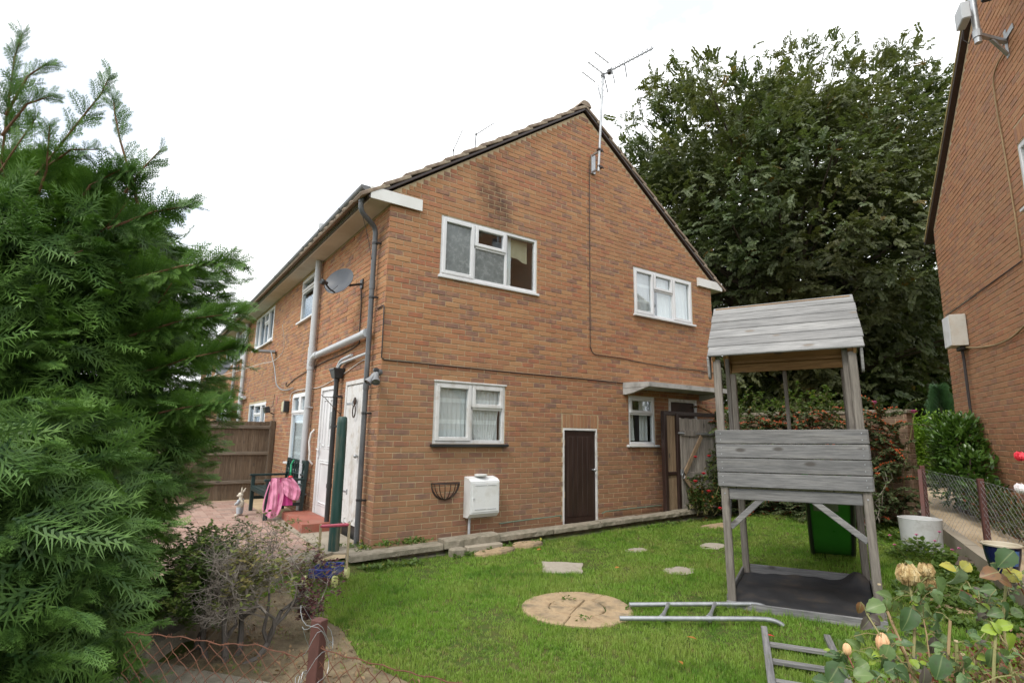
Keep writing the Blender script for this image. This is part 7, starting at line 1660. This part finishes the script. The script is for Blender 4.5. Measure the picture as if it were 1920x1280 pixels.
ROSE_LEAVES = [((-1.044, -6.062, 0.995), (-0.77, 0.57, -0.29), (-0.5, -0.56, 0.71), 0.061, 'g'), ((-1.01, -6.056, 1.001), (-0.31, 0.04, -0.95), (-0.71, -0.43, 0.8), 0.039, 'g'), ((-0.974, -6.057, 0.992), (-0.06, -0.0, -1.0), (-0.13, -0.8, 0.67), 0.037, 'g'), ((-0.945, -6.053, 0.981), (0.41, -0.18, -0.89), (-0.33, -0.65, 0.54), 0.035, 'g'), ((-0.917, -6.03, 0.98), (-0.67, 0.57, 0.47), (-0.42, -0.63, 0.77), 0.05, 'g'), ((-1.025, -6.112, 0.996), (-0.5, 0.15, -0.85), (-0.28, -0.72, 0.71), 0.077, 'd'), ((-0.972, -6.126, 0.989), (-0.89, 0.3, -0.34), (-0.21, -0.75, 0.67), 0.055, 'g'), ((-1.025, -6.159, 0.999), (0.39, 0.13, -0.91), (-0.32, -0.72, 0.84), 0.073, 'd'), ((-1.009, -6.13, 1.002), (0.75, -0.23, -0.62), (-0.47, -0.61, 0.84), 0.055, 'g'), ((-0.946, -6.084, 0.984), (0.5, -0.77, 0.38), (-0.62, -0.45, 0.56), 0.045, 'd'), ((-0.946, -6.141, 1.062), (0.3, -0.12, -0.95), (-0.34, -0.65, 0.6), 0.067, 'l'), ((-0.982, -6.113, 1.045), (0.44, -0.27, -0.86), (-0.51, -0.55, 0.71), 0.044, 'g'), ((-0.918, -6.173, 1.08), (-0.69, 0.64, 0.33), (-0.33, -0.7, 0.84), 0.046, 'y'), ((-0.883, -6.173, 1.076), (0.81, -0.36, 0.47), (-0.31, -0.66, 0.54), 0.047, 'y'), ((-0.939, -6.19, 1.088), (0.03, 0.44, -0.9), (-0.19, -0.77, 0.71), 0.073, 'p'), ((-0.893, -6.164, 1.017), (0.64, -0.62, -0.45), (-0.23, -0.74, 0.71), 0.061, 'd'), ((-0.809, -6.189, 0.998), (-0.38, 0.09, -0.92), (-0.24, -0.77, 0.87), 0.068, 'u'), ((-0.762, -6.197, 0.983), (-0.74, 0.61, 0.28), (-0.46, -0.55, 0.53), 0.04, 's'), ((-0.778, -6.207, 1.024), (-0.74, 0.67, -0.11), (-0.19, -0.73, 0.5), 0.047, 's'), ((-0.92, -6.078, 1.061), (-0.96, 0.29, -0.02), (-0.29, -0.69, 0.61), 0.054, 'g'), ((-0.929, -6.088, 1.069), (-0.43, 0.41, 0.8), (-0.44, -0.64, 0.87), 0.029, 'g'), ((-0.824, -6.083, 1.017), (0.29, -0.37, -0.88), (-0.34, -0.62, 0.49), 0.076, 'l'), ((-0.938, -6.062, 1.005), (0.32, -0.51, 0.8), (-0.34, -0.63, 0.54), 0.037, 'g'), ((-0.879, -6.275, 1.137), (-0.31, 0.58, -0.75), (-0.55, -0.56, 0.85), 0.069, 'd'), ((-0.87, -6.226, 1.099), (0.5, -0.33, -0.8), (-0.44, -0.59, 0.68), 0.043, 'd'), ((-0.895, -6.247, 1.087), (-0.77, 0.59, -0.23), (-0.39, -0.64, 0.72), 0.057, 'r'), ((-0.853, -6.245, 1.066), (0.65, -0.6, 0.45), (-0.47, -0.59, 0.76), 0.058, 'y'), ((-0.806, -6.237, 1.066), (0.72, -0.65, -0.25), (-0.15, -0.8, 0.69), 0.059, 'd'), ((-0.875, -6.236, 1.072), (0.55, -0.67, -0.5), (-0.47, -0.58, 0.7), 0.05, 'r'), ((-0.878, -6.24, 0.997), (-0.77, 0.6, -0.22), (-0.33, -0.64, 0.5), 0.044, 's'), ((-0.88, -6.24, 1.017), (0.49, -0.25, -0.84), (-0.31, -0.67, 0.62), 0.054, 'd'), ((-0.795, -6.234, 0.976), (0.82, -0.51, 0.26), (-0.68, -0.39, 0.49), 0.046, 'g'), ((-0.95, -6.25, 0.965), (-0.28, 0.28, 0.92), (-0.56, -0.51, 0.65), 0.035, 'b'), ((-0.948, -6.244, 0.976), (0.63, -0.7, 0.35), (-0.49, -0.54, 0.6), 0.05, 'b'), ((-0.954, -6.244, 0.972), (-0.82, 0.57, 0.02), (-0.53, -0.52, 0.62), 0.04, 'b'), ((-0.954, -6.239, 0.98), (0.35, -0.46, -0.82), (-0.39, -0.65, 0.77), 0.033, 'b'), ((-0.934, -6.239, 0.961), (-0.59, 0.3, -0.75), (-0.23, -0.72, 0.57), 0.029, 'b'), ((-0.943, -6.259, 0.97), (0.27, -0.09, -0.96), (-0.29, -0.67, 0.52), 0.063, 'b'), ((-0.961, -6.233, 0.956), (0.71, -0.59, -0.39), (-0.23, -0.74, 0.65), 0.035, 'b'), ((-0.975, -6.238, 0.936), (-0.23, 0.06, -0.97), (-0.52, -0.55, 0.73), 0.053, 's'), ((-0.937, -6.243, 0.924), (0.53, -0.3, -0.8), (-0.56, -0.48, 0.52), 0.052, 'u'), ((-0.956, -6.224, 0.909), (-0.93, 0.34, 0.1), (-0.26, -0.75, 0.81), 0.035, 'b'), ((-1.085, -6.048, 0.968), (-0.6, 0.34, -0.73), (-0.25, -0.74, 0.73), 0.05, 'u'), ((-1.091, -6.046, 0.969), (0.7, -0.57, -0.42), (-0.62, -0.45, 0.59), 0.045, 'u'), ((-1.087, -6.029, 0.998), (-0.21, 0.12, -0.97), (-0.51, -0.54, 0.64), 0.038, 'o'), ((-1.055, -6.035, 0.906), (-0.01, -0.32, 0.95), (-0.16, -0.76, 0.54), 0.031, 'g'), ((-1.213, -6.031, 0.902), (-0.69, 0.71, 0.15), (-0.22, -0.79, 0.87), 0.041, 'd'), ((-1.207, -6.036, 0.908), (-0.2, 0.57, -0.8), (-0.16, -0.76, 0.57), 0.043, 'd'), ((-1.207, -6.036, 0.91), (0.63, -0.09, -0.77), (-0.33, -0.67, 0.68), 0.048, 's'), ((-1.134, -6.039, 0.904), (-0.75, 0.21, 0.63), (-0.56, -0.48, 0.5), 0.049, 'g'), ((-1.171, -6.014, 0.902), (-0.36, -0.15, 0.92), (-0.22, -0.71, 0.5), 0.037, 'g'), ((-1.144, -6.032, 0.932), (0.83, -0.42, -0.37), (-0.19, -0.8, 0.84), 0.055, 's'), ((-1.163, -6.062, 0.911), (0.79, -0.47, -0.38), (-0.71, -0.43, 0.76), 0.048, 'g'), ((-1.114, -6.093, 0.927), (-0.34, 0.22, -0.91), (-0.33, -0.67, 0.69), 0.055, 'l'), ((-1.159, -6.096, 0.91), (0.34, 0.21, -0.92), (-0.35, -0.64, 0.61), 0.052, 'd'), ((-1.174, -6.104, 0.886), (0.84, -0.44, 0.31), (-0.45, -0.61, 0.78), 0.058, 'd'), ((-1.275, -6.061, 0.911), (-0.59, 0.28, -0.76), (-0.41, -0.64, 0.8), 0.068, 'd'), ((-1.291, -6.063, 0.908), (0.8, -0.29, -0.53), (-0.19, -0.79, 0.8), 0.057, 's'), ((-1.249, -6.073, 0.885), (0.54, -0.82, 0.2), (-0.36, -0.68, 0.82), 0.052, 'g'), ((-1.182, -6.127, 0.905), (0.6, -0.52, -0.6), (-0.55, -0.52, 0.68), 0.057, 'd'), ((-1.121, -6.153, 0.866), (0.02, -0.29, 0.96), (-0.24, -0.69, 0.48), 0.053, 'u'), ((-1.084, -6.183, 0.927), (-0.41, 0.15, -0.9), (-0.62, -0.44, 0.5), 0.069, 'd'), ((-1.001, -6.156, 0.922), (0.88, -0.34, -0.33), (-0.66, -0.44, 0.67), 0.044, 'l'), ((-1.008, -6.146, 0.94), (-0.17, 0.12, -0.98), (-0.51, -0.56, 0.73), 0.054, 'u'), ((-0.985, -6.134, 0.923), (0.64, -0.68, 0.35), (-0.59, -0.48, 0.6), 0.05, 'l'), ((-1.03, -6.205, 0.923), (0.16, 0.08, -0.98), (-0.29, -0.69, 0.63), 0.051, 's'), ((-0.972, -6.112, 0.905), (-0.88, 0.38, -0.28), (-0.5, -0.56, 0.71), 0.045, 'g'), ((-1.199, -6.082, 0.904), (-0.76, 0.47, -0.44), (-0.25, -0.73, 0.73), 0.046, 'g'), ((-1.307, -6.049, 0.874), (-0.87, 0.38, 0.32), (-0.43, -0.62, 0.75), 0.049, 'd'), ((-1.072, -6.075, 0.9), (0.23, -0.27, 0.93), (-0.43, -0.58, 0.57), 0.037, 'l')]
ROSE_CANES = [([(-1.088, -6.121, 0.83), (-1.047, -6.114, 0.895), (-0.981, -6.102, 0.973), (-0.944, -6.081, 1.046)], 0.0065, 'g'), ([(-1.082, -6.128, 0.841), (-1.06, -6.105, 0.895), (-1.041, -6.079, 0.941), (-1.013, -6.055, 0.971)], 0.007, 't'), ([(-0.95, -6.095, 1.015), (-0.927, -6.103, 1.036), (-0.906, -6.108, 1.049)], 0.004, 'g'), ([(-1.056, -6.171, 0.84), (-1.033, -6.176, 0.912), (-1.014, -6.181, 0.985)], 0.0065, 't'), ([(-1.032, -6.187, 0.84), (-1.016, -6.186, 0.901), (-1.009, -6.186, 0.937)], 0.0075, 'g'), ([(-1.011, -6.242, 0.855), (-0.989, -6.244, 0.914), (-0.953, -6.242, 0.958)], 0.0065, 'g'), ([(-1.033, -6.162, 0.842), (-1.001, -6.164, 0.867), (-0.974, -6.188, 0.887), (-0.962, -6.217, 0.927), (-0.963, -6.235, 0.963)], 0.004, 'g'), ([(-0.902, -6.253, 0.845), (-0.87, -6.237, 0.899), (-0.848, -6.231, 0.973), (-0.837, -6.241, 1.045), (-0.831, -6.257, 1.101)], 0.006, 'g'), ([(-0.889, -6.274, 0.904), (-0.87, -6.232, 0.931), (-0.838, -6.201, 0.976), (-0.889, -6.182, 1.051), (-0.905, -6.177, 1.082)], 0.003, 'g'), ([(-0.848, -6.155, 1.021), (-0.832, -6.175, 1.007), (-0.816, -6.195, 0.989)], 0.004, 'r'), ([(-0.766, -6.259, 1.015), (-0.819, -6.257, 1.064), (-0.857, -6.25, 1.094)], 0.003, 'r'), ([(-1.067, -6.138, 0.842), (-1.093, -6.106, 0.891), (-1.104, -6.072, 0.939), (-1.088, -6.04, 0.974)], 0.004, 'g'), ([(-1.05, -6.13, 0.862), (-1.059, -6.104, 0.889), (-1.047, -6.074, 0.941)], 0.003, 'r'), ([(-1.218, -6.1, 0.862), (-1.203, -6.053, 0.886), (-1.195, -6.038, 0.907)], 0.003, 'r'), ([(-1.16, -6.127, 0.859), (-1.137, -6.099, 0.887), (-1.107, -6.076, 0.909)], 0.0035, 'g'), ([(-1.041, -6.221, 0.855), (-1.028, -6.199, 0.886), (-1.007, -6.195, 0.913)], 0.004, 't'), ([(-0.957, -6.288, 0.899), (-1.007, -6.252, 0.891), (-1.042, -6.223, 0.872)], 0.003, 'g'), ([(-1.037, -6.142, 0.88), (-1.015, -6.133, 0.941), (-0.973, -6.112, 0.998)], 0.003, 't'), ([(-0.98, -6.145, 0.937), (-0.987, -6.129, 0.946), (-0.991, -6.117, 0.961)], 0.002, 't')]

rdr = random.Random(91)
for pts, r_, kk in list(ROSE_CANES):        # extra small leaflets along the canes
    for k in range(5):
        i0 = rdr.randrange(len(pts)-1); u = rdr.random(); p = np.array(pts[i0])*(1-u)+np.array(pts[i0+1])*u; a = rdr.uniform(0, 2*PI)
        dd = np.array([math.cos(a), math.sin(a), rdr.uniform(-.3, .6)]); p = p+dd*.018
        for q in range(rdr.choice((1, 2, 3))): ROSE_LEAVES.append((tuple(p+dd*.012*q), tuple(dd+np.array([rdr.gauss(0, .7), rdr.gauss(0, .7), rdr.gauss(0, .4)])), (rdr.uniform(-.7, .1), rdr.uniform(-.7, .1), .8), rdr.uniform(.018, .036), rdr.choice('ddgggsslbu')))
P = np.array([q[0] for q in ROSE_LEAVES])-B; D = np.array([q[1] for q in ROSE_LEAVES]); N_ = np.array([q[2] for q in ROSE_LEAVES])
scatter('foliage', BL_, P, frames(D, N_), np.array([q[3] for q in ROSE_LEAVES])*.76, M_rose, ro, np.array([KIND[q[4]] for q in ROSE_LEAVES]))
cm = {'g': M_stemg, 't': plain('tan_cane', [(.24, .16, .075), (.30, .215, .11)], 8, .6, .2, .002), 'r': plain('red_shoot', [(.16, .035, .025), (.24, .06, .035)], 8, .5, .1, .001)}
for pts, r_, kk in ROSE_CANES:
    b = MB(); b.tube([tuple(np.array(p)-B) for p in pts], [r_*.55*(1-.2*i/len(pts)) for i in range(len(pts))], 7); autosmooth(b.build('cane', cm[kk], ro))
b = MB()     # leaf stalks from each leaf base to the nearest cane
CP = [np.array(p) for pts, _, _ in ROSE_CANES for i in range(len(pts)-1) for p in (pts[i], tuple((np.array(pts[i])+np.array(pts[i+1]))/2), pts[i+1])]
for q in ROSE_LEAVES:
    p = np.array(q[0]); c = min(CP, key=lambda w: np.linalg.norm(w-p)); m = (p+c)/2+np.array([0, 0, .006]); b.tube([tuple(p-B), tuple(m-B), tuple(c-B)], .0009, 4, cap=False)
b.build('stalks', M_stemg, ro, stuff=True)
M_dry = plain('withered_petals', [(.20, .11, .04), (.46, .33, .15), (.60, .49, .29)], 60, .9, .8, .004); M_peach = plain('peach_petals', [(.66, .36, .20), (.70, .48, .24)], 30, .6, .2, .003); M_white = plain('white_petals', [(.66, .60, .60), (.72, .68, .68)], 30, .6, .2, .003)
def rosehead(c, r, mat, name, seed, shut=.5):
    """ball of crumpled overlapping petals; shut < .3 gives a closed bud"""
    rd = random.Random(seed); b = MB(); c = np.array(c)-B; el = 1.0 if shut > .3 else 1.45
    for shell in range(8):
        R_ = r*(.30+.10*shell); m = 5+shell
        for k in range(m):
            a0 = 2*PI*k/m+shell*.8+rd.uniform(-.3, .3); hw = PI/m*rd.uniform(1.0, 1.5); top_ = rd.uniform(.25, .75) if shut > .3 else rd.uniform(.08, .3); n = 5; vs_ = []
            for i in range(n+1):
                ph = PI*.97+(top_-PI*.97)*i/n
                for j in range(6):
                    aa = a0+hw*(j/2.5-1)*min(1, .5+i/n)+rd.uniform(-.05, .05); q = R_*(1+rd.uniform(-.13, .15)*(1 if shut > .3 else .3)+(.16 if i == n else 0)*(1 if shut > .3 else .3)-.10*abs(j/2.5-1)**2); vs_.append((c[0]+q*math.sin(ph)*math.cos(aa), c[1]+q*math.sin(ph)*math.sin(aa), c[2]+q*math.cos(ph)*el))
            b.add(vs_, [(6*i+j, 6*i+6+j, 6*i+7+j, 6*i+1+j) for i in range(n) for j in range(5)], rd.random())
    b.build(name, mat, ro, smooth=shut <= .3)
rosehead((-.958, -6.086, 1.055), .024, M_dry, 'withered_bloom', 1, .55); rosehead((-.896, -6.104, 1.060), .018, M_dry, 'withered_bloom', 2, .5); rosehead((-.887, -6.105, 1.031), .017, M_dry, 'withered_bloom', 3, .5)
rosehead((-1.097, -6.073, .921), .015, M_peach, 'bud', 4, .18); rosehead((-1.197, -6.04, .917), .009, M_peach, 'bud', 5, .1)
b = MB()
for p in ((-1.009, -6.186, .941), (-.942, -6.013, 1.013), (-1.007, -6.195, .916)): q = Vector(np.array(p)-B); b.tube([q, q+Vector((0, 0, .003))], .0042, 8)
b.build('cut_end', M_birch, ro)
for p, r_, m_, lb in (((-.546, -6.233, 1.344), .012, M_red, 'single red rose on a thin stem against the neighbouring wall at the right edge'), ((-.536, -6.222, 1.257), .012, M_white, 'faded white rose hanging at the right edge below the red one')):
    B = np.array(p); f_ = thing('rose', lb, 'rose', p); keep = ro; ro = f_; rosehead(p, r_, m_, 'bloom', 9, .4); ro = keep
    b = MB(); b.tube([(0, 0, 0), (.05, -.02, -.02), (.16, -.1, -.25), (.2, -.14, -.7)], .0022, 5); b.build('stem', M_stemg, f_)
    scatter('foliage', BL_, np.array([(.06, -.03, -.03), (.09, -.05, .0), (.1, -.06, -.09)]), frames(np.array([(.3, -.2, .6), (.5, -.3, -.3), (.2, -.4, .3)]), np.array([(-.7, -.3, .4)]*3)), np.array([.05, .045, .04]), M_rose, f_, np.array([.2, .2, .33]))
